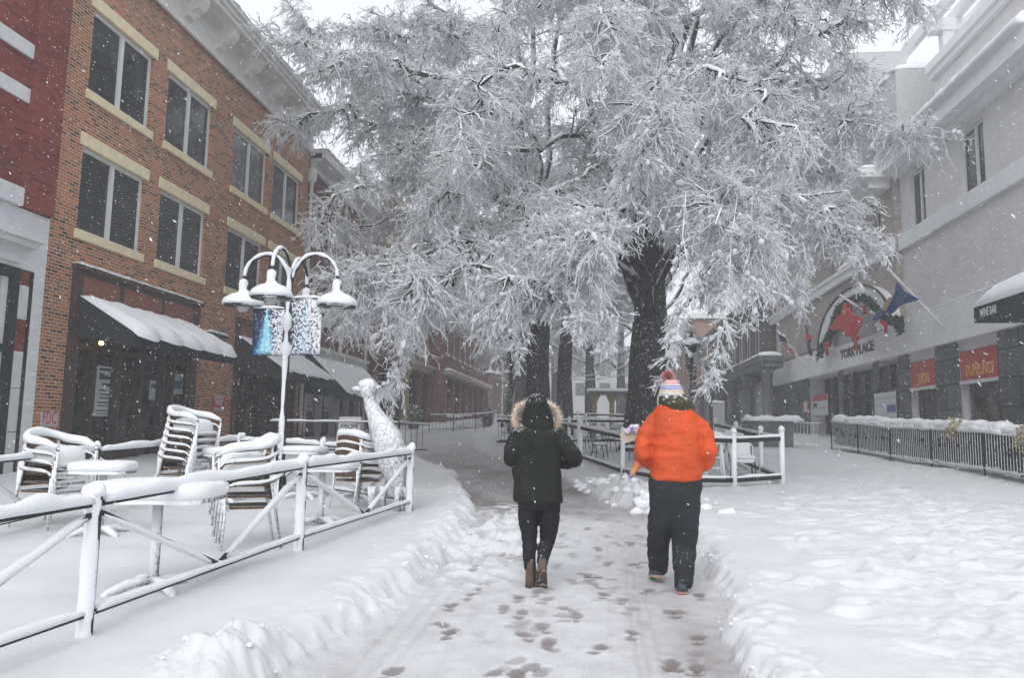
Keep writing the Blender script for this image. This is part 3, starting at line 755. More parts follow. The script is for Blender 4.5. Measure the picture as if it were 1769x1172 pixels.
# fairy lights round a dark fir in the second shop window
rgl = np.random.default_rng(12); o = thing('string_lights', 'amber fairy lights scattered on dark greenery in the second shop window', 'string lights', (XL - .1, 25.5, 1.2)); f = MB(); g_ = MB()
for _ in range(110):
    y_, z_ = rgl.uniform(24.3, 28.8), 1.3 + 2.1 * rgl.random(); c_ = np.array((XL - .10 + rgl.uniform(-.06, .05), y_, z_)); (f if rgl.random() < .5 else g_).lathe(c_, [(.003, -.011), (.011, 0), (.003, .011)], 6)
ml, nl, bl = new_mat('amber_fairy_bulb'); bl.inputs['Base Color'].default_value = (.8, .5, .15, 1); bl.inputs['Emission Color'].default_value = (1., .62, .2, 1); bl.inputs['Emission Strength'].default_value = 1.6
part('bulbs', f, ml, o)
g2_ = MB()
for _ in range(1500):
    p_ = np.array((XL - .13 + rgl.normal(0, .03), rgl.uniform(24.2, 28.9), 1.0 + 2.4 * rgl.random())); u_ = rgl.normal(size=3); u_ /= np.linalg.norm(u_); v_ = rgl.normal(size=3); v_ /= np.linalg.norm(v_); g2_.add([p_ - u_ * .09, p_ - v_ * .03, p_ + u_ * .09, p_ + v_ * .03], [(0, 1, 2, 3)])
part('greenery', g2_, M_plain('dark_fir', (.02, .035, .022), .8, .4, 9.), o)

# ---------------- L0: red painted brick building at the far left
b = thing('brick_building', 'dark red painted brick building with white stone bands and white lower wall', 'building', (XL, 9., .2))
facade(b, 'wall', BRICK_L0, XL, 5.5, 15.08, 5.84, 16.5, [], 1)
yq = lambda px, py: float(atX(px, py, XL)[1])
yp = yq(50, 150); f = MB(); f.box((XL - .02, yp, 5.86), (XL + .12, 15.06, 16.5)); part('pilaster', f, BRICK_L0, b)
WHB = M_brick('white_painted_brick', (.66, .665, .67), (.69, .695, .70), (.64, .65, .66), ms=.006, patch=.08, darkf=.95)
yo = yq(57, 500)
facade(b, 'lower_wall', WHB, XL + .01, 5.5, 15.09, .1, 5.83, [(8.3, yo, .3, 4.62, .3)], 1)
f = MB(); f.box((XL + .012, 5.5, 5.835), (XL + .16, yq(28, 350), 6.2)); part('ledge', f, WHITE_PAINT, b)
for z in (8.0, 8.95, 10.35):
    f = MB(); f.box((XL + .004, 5.5, z), (XL + .06, yp - .01, z + .3)); part('stone_band', f, WHITE_PAINT, b)
yc = yq(55, 412); f = MB(); f.box((XL + .02, 5.5, 5.16), (XL + .34, yc, 5.26)); f.box((XL + .02, 5.5, 5.04), (XL + .25, yc - .08, 5.16)); f.box((XL + .02, 5.5, 4.70), (XL + .08, yc - .3, 4.80)); part('shop_cornice', f, WHITE_PAINT, b)
y1_, y2_, y3_, y4_ = yq(49, 560), yq(25, 560), yq(13, 560), yq(2, 560)
f = MB(); f.box((XL - .28, y1_, .4), (XL + .0, yo - .005, 4.6)); f.box((XL - .28, y3_, .4), (XL + .04, y2_, 4.6)); f.box((XL - .28, 8.4, 4.42), (XL + .03, y3_, 4.6)); f.box((XL - .28, 8.4, 2.9), (XL + .03, y3_, 3.05)); f.box((XL - .28, 10.9, .4), (XL, 11.1, 4.4))
sf = part('shopfront', f, BLACK_METAL, b)
for nm, za, zb, mt_ in (('white_panel', .4, 1.32, WHITE_PAINT), ('white_panel', 1.335, 2.2, WHITE_PAINT), ('white_panel', 2.215, 2.95, WHITE_PAINT), ('brick_panel', 2.97, 3.6, BRICK_L0), ('white_panel', 3.61, 4.3, WHITE_PAINT), ('brick_panel', 4.31, 4.6, BRICK_L0)):
    f = MB(); f.box((XL - .27, y2_ + .005, za), (XL - .05, y1_ - .005, zb)); part(nm, f, mt_, sf)
f = MB(); f.box((XL - .27, y4_, .4), (XL - .06, y3_ - .01, 4.4)); part('white_panel', f, WHITE_PAINT, sf)
f = MB(); f.box((XL - .24, 8.42, .4), (XL - .22, y4_ - .01, 4.4)); part('glazing', f, M_glass('pale_glass', (.10, .13, .13), .1), sf)

# ---------------- L2 .. L5: further buildings down the left side
def row_window(b, ys, w, za, zb, X, side, **kw): return [window(b, X, y, y + w, za, zb, side, **kw) for y in ys]
ba = thing('brick_building', 'dark red brick building with grey cornice and narrow sash windows behind drainpipe', 'building', (XL, 34, .9))
ys2 = [30.15, 31.75, 33.3, 34.85, 36.4]; rows2 = ((5.9, 7.75), (9.0, 10.9))
facade(ba, 'wall', BRICK_L2, XL, 29.7, 38.2, .3, 11.9, [(y, y + .8, za, zb) for y in ys2 for za, zb in rows2] + [(30.2, 37.6, .6, 4.3, .3)], 1)
for za, zb in rows2: row_window(ba, ys2, .8, za, zb, XL, 1, mull=(), frame=.11, lintel=.16, sill=.12, lmat=CORN_W)
f = MB(); f.box((XL - .02, 29.72, 11.9), (XL + .12, 38.2, 12.5)); f.box((XL + .12, 29.72, 12.3), (XL + .45, 38.2, 12.62)); f.box((XL + .12, 29.72, 11.86), (XL + .2, 38.2, 11.98)); f.box((XL - 3, 29.72, 12.4), (XL + .6, 38.2, 12.8)); cor = part('cornice', f, CORN_W, ba)
f = MB(); f.snow([(XL + .42, 29.75, 12.8), (XL + .42, 38.2, 12.8)], .5, .1, 6); part('snow_cover', f, SNOW_M, cor, True)
f = MB()
for y in (30.3, 32.1, 33.9, 35.7, 37.45): f.box((XL - .26, y - .08, .7), (XL + .03, y + .08, 4.25))
f.box((XL + .01, 30.1, 4.3), (XL + .25, 37.7, 4.65)); f.box((XL + .01, 30.1, 4.65), (XL + .4, 37.7, 4.78))
sf = part('shopfront', f, CORN_W, ba)
f = MB(); f.box((XL - .26, 30.22, .7), (XL - .24, 37.58, 4.28)); part('glazing', f, PANE_G, sf)
awning(ba, XL, 30.0, 37.2, 4.6, 2.95, 1.7, 1, .35, AWN_GREEN, .05, 7, seed=7)
f = MB()
for y in (34.0, 37.9): f.tube([(XL + .1, y, 1.), (XL + .1, y, 11.6)], .07, 8)
part('drainpipe', f, CORN_W, ba)
bb = thing('brick_building', 'tan brick building with cream cornice and round stone columns at street level', 'building', (XL, 45, 1.2))
ys3 = [39.2, 41.2, 43.2, 45.2, 47.2, 49.2, 51.2]
facade(bb, 'wall', BRICK_L3, XL, 38.3, 53.5, .5, 14.2, [(y, y + 1.1, za, zb) for y in ys3 for za, zb in ((6.4, 8.4), (9.8, 11.8))] + [(39., 52.8, .8, 5.2, 1.2)], 1)
for za, zb in ((6.4, 8.4), (9.8, 11.8)): row_window(bb, ys3, 1.1, za, zb, XL, 1, mull=(), lintel=.2, sill=.15)
f = MB(); f.box((XL - .02, 38.32, 13.3), (XL + .15, 53.5, 14.0)); f.box((XL + .15, 38.32, 13.8), (XL + .7, 53.5, 14.3)); cor = part('cornice', f, CREAM_AGED, bb)
f = MB(); f.snow([(XL + .35, 38.35, 14.3), (XL + .35, 53.5, 14.3)], .6, .15, 6); part('snow_cover', f, SNOW_M, cor, True)
f = MB(); f.box((XL + .01, 38.4, 5.2), (XL + .25, 53.4, 5.7)); f.box((XL + .25, 38.4, 5.55), (XL + .5, 53.4, 5.75)); part('string_course', f, CREAM_AGED, bb)
TAN = M_plain('tan_column', (.34, .26, .16), .8, .15, 3.)
for y in (39.3, 42.6, 46.0, 49.3, 52.6):
    f = MB(); f.lathe((XL + .12, y, .6), [(.4, 0), (.4, .5), (.32, .6), (.30, 4.0), (.34, 4.1), (.45, 4.3), (.45, 4.6)], 14); part('column', f, TAN if 45 < y < 48 else BRICK_L2, bb, True)
f = MB(); f.box((XL - 1.15, 39.02, .8), (XL - 1.1, 52.78, 5.18)); part('glazing', f, PANE_G, bb)
bc = thing('brick_building', 'hazy plum red brick building with white framed windows beyond the tan columns', 'building', (XL, 60, 2.))
ys4 = [54.6 + 2.6 * i for i in range(8)]
facade(bc, 'wall', BRICK_L4, XL + .9, 53.6, 76, .8, 16., [(y, y + 1.3, za, zb) for y in ys4 for za, zb in ((6.9, 9.), (10.6, 12.7))] + [(54.2, 75.4, 1.5, 5.2, .3)], 1)
for za, zb in ((6.9, 9.), (10.6, 12.7)): row_window(bc, ys4, 1.3, za, zb, XL + .9, 1, mull=(), frame=.12, lintel=.2, sill=.16, lmat=WHITE_PAINT)
f = MB(); f.box((XL + .91, 53.7, 5.3), (XL + 1.5, 76, 5.6)); sc_ = part('string_course', f, CREAM_AGED, bc); f = MB(); f.snow([(XL + 1.25, 53.7, 5.6), (XL + 1.25, 76, 5.6)], .55, .14, 9); part('snow_cover', f, SNOW_M, sc_, True)
f = MB(); f.box((XL + .64, 54.25, 1.5), (XL + .66, 75.4, 5.18)); part('glazing', f, PANE_G, bc)
for y in (54.4, 57.5, 60.6, 63.7, 66.8, 69.9, 73.):
    f = MB(); f.box((XL + .62, y, 1.6), (XL + .95, y + .9, 5.19)); part('pier', f, BRICK_L4, bc)
f = MB(); f.box((XL - .2, 53.62, 2), (XL + .88, 53.58, 16.)); part('end_wall', f, M_brick('plum_brick_end', (.19, .06, .05), (.25, .085, .07), (.25, .18, .16), axis='x'), bc)
bd = thing('brick_building', 'farthest pale brick block on the left fading into the falling snow', 'building', (XL, 90, 3.))
ys5 = [77.6 + 3 * i for i in range(12)]
facade(bd, 'wall', BRICK_L3, XL + 1., 76.2, 115, 1., 14.5, [(y, y + 1.5, za, zb) for y in ys5 for za, zb in ((7.2, 9.4), (10.8, 12.8))], 1)
for za, zb in ((7.2, 9.4), (10.8, 12.8)): row_window(bd, ys5, 1.5, za, zb, XL + 1., 1, mull=(), frame=.14, sill=.16, lmat=WHITE_PAINT)

# ---------------- R1: pale grey brick building with the arch sign
br = thing('grey_building', 'large pale grey brick building with arched sign over its entrance', 'building', (XR, 30, .5))
ZB, ZC = 8.95, 11.2
up_w = [(23.5, 24.97), (27.68, 28.92), (14.8, 16.3), (18.9, 20.4)]
gw = {}
def iv(x0, x1, y=690): a = atX(x0, y, XR)[1]; c = atX(x1, y, XR)[1]; return tuple(sorted((a, c)))
win2, win1, brd, door, posterw = iv(1664, 1732), iv(1577, 1622), iv(1519, 1556), iv(1459, 1512), iv(1403, 1452)
entr = (brd[0] - .2, posterw[1] + .3, .7, 4.5, .9)
facade(br, 'wall', BRICK_R1, XR, 11.0, 50.6, .1, ZC + .3, [(a, c, 8.98, 11.0) for a, c in up_w] + [(win2[0], win2[1], .9, 4.2, .2), (win1[0], win1[1], .9, 4.2, .2), entr], -1)
for a, c in up_w: window(br, XR, a, c, 8.98, 11.0, -1, frame=.06, mull=(.42,), rail=.62, pane=PANE, fm=FRAME_W, thin=.012)
# bay with taupe brick and narrow windows, standing a little proud
bw = [(31.35, 31.95), (34.5, 35.1), (37.6, 38.2), (41.4, 42.), (45.6, 46.2)]
f = facade(br, 'bay_wall', BRICK_R1B, XR - .22, 29.9, 48.5, 5.9, 11.5, [(a, c, 9.05, 10.9) for a, c in bw], -1, thick=.21)
for a, c in bw: window(br, XR - .22, a, c, 9.05, 10.9, -1, frame=.06, mull=(), rail=.55, thin=.012)
f = MB(); f.box((XR - .004, 11., ZB - .55), (XR - .14, 29.88, ZB)); f.box((XR - .24, 29.88, ZB - .55), (XR - .42, 50.6, ZB)); f.box((XR - .42, 29.88, ZB - .22), (XR - .50, 50.6, ZB - .05)); part('string_course', f, TRIM_R, br)
f = MB(); f.box((XR - .004, 11., ZC), (XR - .25, 29.9, ZC + .55)); f.box((XR - .25, 11., ZC + .25), (XR - .62, 29.9, ZC + .8)); f.box((XR + 2, 11., ZC + .3), (XR - .2, 29.9, ZC + .85))
cor = part('cornice', f, TRIM_R, br)
f = MB(); f.snow([(XR - .42, 19.9, ZC + .8), (XR - .42, 30.4, ZC + .8)], .75, .42, 2, jit=.12); part('snow_cover', f, SNOW_M, cor, True)
f = MB(); f.snow([(XR - .42, 11.0, ZC + .8), (XR - .42, 18.9, ZC + .8)], .75, .42, 4, jit=.12); part('snow_cover', f, SNOW_M, cor, True)
# balcony canopies above the bay
for ya, yb, z in ((29.9, 33.6, 11.3), (36., 39.5, 11.0)):
    f = MB(); f.box((XR - .2, ya, z), (XR - 1.5, yb, z + .35)); f.box((XR - .2, ya + .3, z - .35), (XR - 1.0, yb - .3, z)); cp = part('balcony', f, TRIM_R, br)
    f = MB(); f.box((XR - .25, ya + .2, z - .36), (XR - 1.4, yb - .2, z - .355 + .002)); 
    f = MB(); f.snow([(XR - .85, ya, z + .35), (XR - .85, yb, z + .35)], 1.3, .16, 9); part('snow_cover', f, SNOW_M, cp, True)
# fascia over the shops and the arch
f = MB(); f.box((XR - .004, 11., 4.52), (XR - .26, 50.6, 5.78)); part('fascia', f, FASCIA_M, br)
f = MB(); f.snow([(XR - .14, 11., 5.78), (XR - .14, 27., 5.78)], .26, .05, 8); part('snow_cover', f, SNOW_M, br, True)
yA, yB = atX(1424, 600, XR - .3)[1], atX(1556, 600, XR - .3)[1]      # far and near foot of the arch
ymid = (yA + yB) / 2; rad = (yA - yB) / 2; zt = atX(1490, 494, XR - .3)[2]
zb0 = 5.6; ah = zt - zb0; ring = []
ptsO = [(ymid + (rad + .0) * math.cos(t), zb0 + ah * math.sin(t)) for t in np.linspace(0, math.pi, 33)]
ptsI = [(ymid + (rad - 1.5) * math.cos(t), zb0 + (ah - .75) * math.sin(t)) for t in np.linspace(math.pi, 0, 33)]
f = MB()
for k in range(32):
    o0, o1 = ptsO[k], ptsO[k + 1]; i1, i0 = ptsI[31 - k], ptsI[32 - k]
    f.prism([(XR - .23, *o0), (XR - .23, *o1), (XR - .23, *i1), (XR - .23, *i0)], (-.35, 0, 0))
ar = part('arch', f, FASCIA_M, br)
f = MB(); f.tube([(XR - .6, y, z + .03) for y, z in ptsO], .05, 6); part('arch_edge', f, BLACK_METAL, ar)
f = MB(); f.prism([(XR - .232, y, z) for y, z in ptsI], (-.06, 0, 0)); part('arch_infill', f, M_plain('arch_infill', (.40, .40, .41), .8, .1), ar)
f = MB(); f.prism([(XR - .28, ymid + 5.6, 5.9), (XR - .28, ymid + 3.6, 6.0), (XR - .28, ymid + 3.4, 6.05), (XR - .28, ymid + 5.6, 5.95)], (-.02, 0, 0)); part('arch_foot', f, BLACK_METAL, ar)
a = atX(1452, 619, XR - .262); c = atX(1510, 607, XR - .262)
text_part('lettering', 'YORK PLACE', (XR - .262, a[1], 4.95), (0, -1, 0), (0, 0, 1), .44, M_plain('black_letter', (.02, .02, .022), .5, .1), br, width=a[1] - c[1], depth=.05, bold=.025)
# stone piers and shop windows
prev = 11.0
for a, c in [(win2[0] - .12, win2[1] + .12), (win1[0] - .12, win1[1] + .12), (entr[0], entr[1]), (50.5, 51)]:
    f = MB(); f.box((XR - .004, prev, .2), (XR - .12, a, 4.5)); part('stone_pier', f, STONE_BLOCK, br); prev = c
DUMP = M_plain('red_orange_panel', (.46, .055, .03), .5, .25, 3.)
GOLD = M_plain('gold_letter', (.75, .42, .10), .5, .15)
for k, (a, c) in enumerate((win2, win1)):
    w = window(br, XR, a, c, .9, 4.2, -1, rec=.2, frame=.09, mull=(), rail=.0, pane=M_glass('shop_pane', (.05, .045, .035), .1, .9, 1.5) if k == 0 else PANE_G)
    f = MB(); f.box((XR - .02, a + .05, 3.28), (XR - .06, c - .05, 4.18)); sp_ = part('sign_panel', f, DUMP, w)
    f = MB(); f.box((XR - .02, a, 3.16), (XR - .09, c, 3.27)); part('transom', f, FRAME_W, w)
    text_part('lettering', 'DUMPLINGS' if k == 0 else 'DUMPLINGS', (XR - .061, c - .05 - (c - a) * (.16 if k == 0 else .3), 3.40), (0, -1, 0), (0, 0, 1), .34, GOLD, w, width=(c - a) * (.70 if k == 0 else .45), depth=.012)
    if k == 0: text_part('lettering', 'NOOD', (XR + .155, a + .95, 1.75), (0, -1, 0), (0, 0, 1), .28, PAPER_W, w, width=.75, depth=.01)
# entrance recess: dark doors
f = MB(); xe = XR + .82
for x in np.linspace(entr[0] + .1, entr[1] - .1, 9): f.box((xe, x - .05, .8), (xe - .1, x + .05, 4.48))
f.box((xe, entr[0], 3.35), (xe - .1, entr[1], 3.5)); ef = part('entrance_frame', f, BLACK_METAL, br)
f = MB(); f.box((XR + .84, entr[0] + .02, .75), (XR + .86, entr[1] - .02, 4.48)); part('glazing', f, PANE_G, ef)
for y in (posterw[0] - .3, door[0] - .35):
    f = MB(); f.box((XR - .02, y - .25, .3), (XR - .1, y + .25, 4.49)); part('stone_pier', f, STONE_BLOCK, br)
# boards at the entrance (hang in front, own things)
ya, yb = brd; z0_, z1_ = atX(1537, 727, XR)[2], atX(1537, 672, XR)[2]
bo = board('notice_board', XR - .16, ya, yb, z0_, z1_ - .1, -1, PAPER_W, 'tall pale hanging notice board with blue patch beside the grey building entrance', 'sign', None, .03,
      [('printing', PAPER_BLUE, [(.0, .4, .27, .5)]), ('rule', INK, [(0, 1, .96, 1.), (0, 1, .755, .765), (0, 1, .5, .51), (0, 1, .24, .25)])])
f = MB(); ym = (ya + yb) / 2; f.tube([(XR - .17, yb, z1_ - .1), (XR - .17, ym, z1_ + .22), (XR - .17, ya, z1_ - .1)], .012, 5); part('wire', f, BLACK_METAL, bo)
px_board('notice_board', 1404, 684, 1431, 718, XR - .14, -1, PAPER, 'beige poster with red heading and black dish on entrance pillar', 'sign', [('heading', RED_SIGN, [(0, 1, .7, 1.)]), ('dish', INK, [(.7, .95, .42, .62)]), ('rule', INK, [(0, 1, .36, .375), (0, 1, .0, .02)])], .02)
px_board('notice_board', 1387, 694, 1397, 713, XR - .14, -1, M_plain('faded_red', (.45, .14, .10), .6, .15), 'small faded red notice left of the beige dish poster', 'sign', [('lettering', PAPER_W, [(.25, .7, .1, .9)])], .02)
# set-back top storey and rooftop pergola
XS = 13.4
f = MB(); f.box((XS, 11., ZC + .3), (XS + 6, 31.5, 16.2)); st = part('upper_storey', f, BRICK_R1, br)
f = MB(); f.box((XS - .004, 11., 15.75), (XS - .2, 31.5, 16.25)); f.box((XS - .2, 11., 16.0), (XS - .32, 31.5, 16.35)); part('coping', f, TRIM_R, st)
# pergola standing on the parapet, and blocks on the roof farther back
pg = part('pergola_post', MB().box((13.42, 30.6, 15.9), (13.85, 31.0, 17.4)), TRIM_R, br)
f = MB(); f.box((13.0, 30.55, 17.4), (16.2, 31.05, 17.9)); part('beam', f, TRIM_R, pg)
for k, yf in enumerate((41., 32., 32., 32., 32.)):
    x = 13.15 + k * .75; f = MB(); f.prism([(x, yf, 17.9), (x, yf - .4, 18.35), (x, 24.9, 18.35), (x, 24.5, 17.9)], (.24, 0, 0)); part('rafter', f, TRIM_R, pg)
f = MB(); f.snow([(13.05, 30.8, 17.9), (16.2, 30.8, 17.9)], .4, .06, 3); part('snow_cover', f, SNOW_M, pg, True)
RB_M = M_plain('roof_block', (.46, .46, .46), .8, .12, 2.)
for (xa, ya, yb, zt__, sd_) in ((12.5, 33., 38., 17.0, 3), (12.9, 42., 46.5, 22.2, 4)):
    f = MB(); f.box((xa, ya, 11.3), (16.5, yb, zt__)); rb = part('roof_block', f, RB_M, br); f = MB(); f.snow([((xa + 16.5) / 2, ya, zt__), ((xa + 16.5) / 2, yb, zt__)], 16.5 - xa, .3, sd_); part('snow_cover', f, SNOW_M, rb, True)
for k in range(2):
    f = MB(); f.box((12.49, 33.6 + 2.1 * k, 13.2), (12.44, 35.1 + 2.1 * k, 15.4)); part('window', f, PANE, br)

# wine bar awning at the right edge
XA = 9.3
a = atX(1682, 533, XA); a2 = atX(1682, 559, XA); c = atX(1769, 510, XA); c2 = atX(1769, 559, XA)
aw = thing('patio_awning', 'black awning lettered WINE BAR under thick snow at right edge', 'awning', (XA, a[1], 3.6))
def lerp(k): return (XA, a[1] + (c[1] - a[1]) * k)
f = MB(); y_far, y_near = a[1], a[1] - 5.2
zt_ = a[2]; slope_b = (c2[2] - a2[2]) / (c[1] - a[1])
f.prism([(XA, y_far, zt_), (XA, y_near, zt_), (XA, y_near, a2[2] + slope_b * (y_near - y_far)), (XA, y_far, a2[2])], (.02, 0, 0)); vl = part('valance', f, AWN_DARK, aw)
f = MB(); f.prism([(XA + .02, y_far, zt_), (XR - .28, y_far, zt_ + .95), (XR - .28, y_far, zt_ - .3), (XA + .02, y_far, a2[2])], (0, -.02, 0)); f.prism([(XA, y_far, zt_), (XR - .27, y_far, zt_ + .95), (XR - .27, y_near, zt_ + .95), (XA, y_near, zt_)], (0, 0, .02)); part('cloth', f, AWN_DARK, aw)
V = []; F = []; nu, nv = 40, 10
for i in range(nu + 1):
    for j in range(nv + 1):
        u, v = i / nu, j / nv; x = XA - .06 + (XR - .28 - XA + .06) * v; y = y_far + .05 + (y_near - y_far - .05) * u
        e = min(1, i / 4. + .1) ** .5; V.append((x, y, zt_ + .95 * v + .0 + .30 * e * (min(1, j / 2.2 + .12)) ** .5 * (1 + .1 * float(vnoise(u * 9, v * 3)))))
for i in range(nu + 1): V.append((XA - .03, y_far + .05 + (y_near - y_far - .05) * i / nu, zt_))
for i in range(nu):
    for j in range(nv): F.append((i * (nv + 1) + j, (i + 1) * (nv + 1) + j, (i + 1) * (nv + 1) + j + 1, i * (nv + 1) + j + 1))
    F.append(((nu + 1) * (nv + 1) + i, (nu + 1) * (nv + 1) + i + 1, (i + 1) * (nv + 1), i * (nv + 1)))
F.append(tuple(range(nv + 1)) + ())
f = MB(); f.add(V, F); part('snow_cover', f, SNOW_M, aw, True)
t0 = atX(1693, 549, XA - .004); t1 = atX(1722, 544, XA - .004)
text_part('lettering', 'WINE BAR', (XA - .004, t0[1], t0[2]), (0, -1, 0), (0, 0, 1), .21, PAPER_W, vl, width=t0[1] - t1[1], depth=.006, bold=.01)

# ---------------- R2: dark colonnaded building beyond, R3: orange brick, far blocks
b2 = thing('dark_building', 'dark brown building with snow edged flat porch roof beyond the grey building', 'building', (10., 60, 1.5))
DKB = M_brick('dark_brown_brick', (.12, .09, .075), (.16, .115, .095), (.16, .14, .12))
facade(b2, 'wall', DKB, 10.6, 50.8, 76, 1.0, 10.2, [(52 + 3 * i, 54 + 3 * i, 6.7, 8.8) for i in range(8)] + [(51.5, 75, 1.5, 5.2, .5)], -1)
for i in range(8): window(b2, 10.6, 52 + 3 * i, 54 + 3 * i, 6.7, 8.8, -1, rail=.5)
f = MB(); f.box((10.55, 51., 10.2), (9.9, 76, 10.5)); f.box((10.6, 51, 10.5), (13., 76, 10.9)); part('cornice', f, DKB, b2)
f = MB(); f.box((10.58, 45.6, 5.7), (9.2, 76, 6.0)); f.box((10.58, 45.7, 5.35), (9.35, 76, 5.7)); pr = part('porch_roof', f, STONE_G, b2)
f = MB(); f.snow([(9.85, 45.6, 6.0), (9.85, 76, 6.0)], 1.3, .2, 3); part('snow_cover', f, SNOW_M, pr, True)
for y in (46.2, 52., 58., 64., 70., 75.5):
    f = MB(); zz = float(gz(y)); f.lathe((9.75, y, zz), [(.42, 0), (.42, .5), (.32, .6), (.30, 5.1 - zz + .0), (.42, 5.2 - zz), (.42, 5.36 - zz)], 12); part('column', f, STONE_G, b2, True)
f = MB(); f.box((11.05, 51.6, 1.5), (11.08, 75, 5.2)); part('glazing', f, PANE_G, b2)
b3 = thing('brick_building', 'orange brick building with white balcony hazy behind the dark porch', 'building', (9.4, 85, 2.5))
facade(b3, 'wall', BRICK_R3, 9.2, 77, 100, 1.5, 12.6, [(80 + 4 * i, 81.6 + 4 * i, 8., 10.2) for i in range(5)], -1)
for i in range(5): window(b3, 9.2, 80 + 4 * i, 81.6 + 4 * i, 8., 10.2, -1)
f = MB(); f.box((9.2, 76.93, 1.5), (15, 76.97, 12.6)); part('end_wall', f, BRICK_R3X, b3)
f = MB()
for z in (6.2, 7.4): f.box((10.2, 75.8, z), (12.4, 75.9, z + .1))
for x in np.linspace(10.2, 12.35, 9): f.box((x, 75.8, 6.3), (x + .06, 75.88, 7.4))
f.box((10.2, 75.8, 5.9), (12.4, 76.9, 6.1)); part('balcony', f, WHITE_PAINT, b3)
f = MB(); f.box((10.4, 76.85, 6.2), (11.5, 76.92, 8.6)); part('window', f, PANE, b3)
f = MB(); f.box((9.0, 76.5, 12.6), (15.2, 100, 13.0)); cn = part('cornice', f, TRIM_R, b3); f = MB(); f.snow([(10.4, 76.5, 13.), (10.4, 100, 13.)], 2.4, .3, 4); part('snow_cover', f, SNOW_M, cn, True)
b4 = thing('grey_building', 'pale distant building closing the street behind the far trees', 'building', (0, 150, 4))
f = MB(); f.box((-30, 150, 3.), (30, 160, 17)); wl = part('wall', f, M_plain('distant_wall', (.35, .34, .33), .8, .15, .3), b4)
for i in range(12):
    for z in (8.2, 12.):
        f = MB(); f.box((-27 + i * 4.6, 149.9, z), (-25 + i * 4.6, 149.98, z + 2.4)); part('window', f, PANE, b4)
# ------------------------------------------------------------------ TREES
def M_twig(name, bark, lo, hi, jit, trans=0., snow=SNOW):
    """snow lies on the upper and windward faces, bark shows beneath"""
    m, n, b = new_mat(name)
    g = n.nodes.new('ShaderNodeNewGeometry')
    dt = N(n, 'ShaderNodeVectorMath', operation='DOT_PRODUCT'); dt.inputs[1].default_value = (-.25, -.45, .86); n.links.new(g.outputs['Normal'], dt.inputs[0])
    no = N(n, 'ShaderNodeTexNoise', Scale=6., Detail=3.); n.links.new(g.outputs['Position'], no.inputs['Vector'])
    f = math_n(n, 'ADD', dt.outputs['Value'], math_n(n, 'MULTIPLY', math_n(n, 'SUBTRACT', no.outputs['Fac'], .5), jit))
    mr = N(n, 'ShaderNodeMapRange'); mr.inputs[1].default_value = lo; mr.inputs[2].default_value = hi; n.links.new(f, mr.inputs[0])
    c = mix_c(n, mr.outputs[0], bark, snow); n.links.new(c, b.inputs['Base Color'])
    b.inputs['Roughness'].default_value = .8; b.inputs['Specular IOR Level'].default_value = .2
    if trans:        # light passes through loosely packed snow
        tr = n.nodes.new('ShaderNodeBsdfTranslucent'); n.links.new(c, tr.inputs[0]); mx = n.nodes.new('ShaderNodeMixShader'); mx.inputs[0].default_value = trans
        n.links.new(b.outputs[0], mx.inputs[1]); n.links.new(tr.outputs[0], mx.inputs[2]); out = [k for k in n.nodes if k.type == 'OUTPUT_MATERIAL'][0]; n.links.new(mx.outputs[0], out.inputs['Surface'])
    return m
LIMB_M = M_twig('snowy_limb', (.04, .036, .033), .0, .35, 1.0)
TWIG_M = M_twig('snowy_twig', (.2, .195, .19), -1.1, -.6, 1.1, .58, (.93, .94, .955))
def M_trunk():
    m, n, b = new_mat('oak_bark')
    co = coords(n, 'pos'); mp = N(n, 'ShaderNodeMapping'); mp.inputs['Scale'].default_value = (1, 1, .18); n.links.new(co, mp.inputs[0])
    no = N(n, 'ShaderNodeTexNoise', Scale=14., Detail=6., Roughness=.7); n.links.new(mp.outputs[0], no.inputs['Vector'])
    r = ramp(n, [(.3, (.018, .017, .016)), (.7, (.07, .064, .06))]); n.links.new(no.outputs['Fac'], r.inputs[0])
    ns = N(n, 'ShaderNodeTexNoise', Scale=16., Detail=4., Roughness=.7); n.links.new(co, ns.inputs['Vector'])
    mr = N(n, 'ShaderNodeMapRange'); mr.inputs[1].default_value = .60; mr.inputs[2].default_value = .66; n.links.new(ns.outputs['Fac'], mr.inputs[0])
    n.links.new(mix_c(n, mr.outputs[0], r.outputs[0], SNOW), b.inputs['Base Color']); b.inputs['Roughness'].default_value = .9
    bp = N(n, 'ShaderNodeBump', Strength=.9, Distance=.05); n.links.new(no.outputs['Fac'], bp.inputs['Height']); n.links.new(bp.outputs[0], b.inputs['Normal'])
    return m
TRUNK_M = M_trunk()
def norm(a): return a / (np.linalg.norm(a, axis=-1, keepdims=True) + 1e-9)
def tubes(P, R, sides):
    """tubes round many polylines at once: P (N,K,3), R (N,K) -> verts, quads"""
    n, k, _ = P.shape
    T = np.empty_like(P); T[:, 1:-1] = P[:, 2:] - P[:, :-2]; T[:, 0] = P[:, 1] - P[:, 0]; T[:, -1] = P[:, -1] - P[:, -2]; T = norm(T)
    S = np.cross(T, np.array([0, 0, 1.])); bad = np.linalg.norm(S, axis=-1) < .08; S[bad] = np.cross(T[bad], np.array([0, 1., 0])); S = norm(S); Uv = np.cross(S, T)
    a = 2 * np.pi * (np.arange(sides) + .25) / sides
    V = P[:, :, None] + R[:, :, None, None] * (np.cos(a)[:, None] * S[:, :, None] + np.sin(a)[:, None] * Uv[:, :, None])
    base = (np.arange(n) * k * sides)[:, None, None]; i = np.arange(k - 1)[:, None] * sides; j = np.arange(sides)[None]; j2 = (j + 1) % sides
    q = np.stack([base + i + j, base + i + sides + j, base + i + sides + j2, base + i + j2], -1)
    return V.reshape(-1, 3), q.reshape(-1, 4)
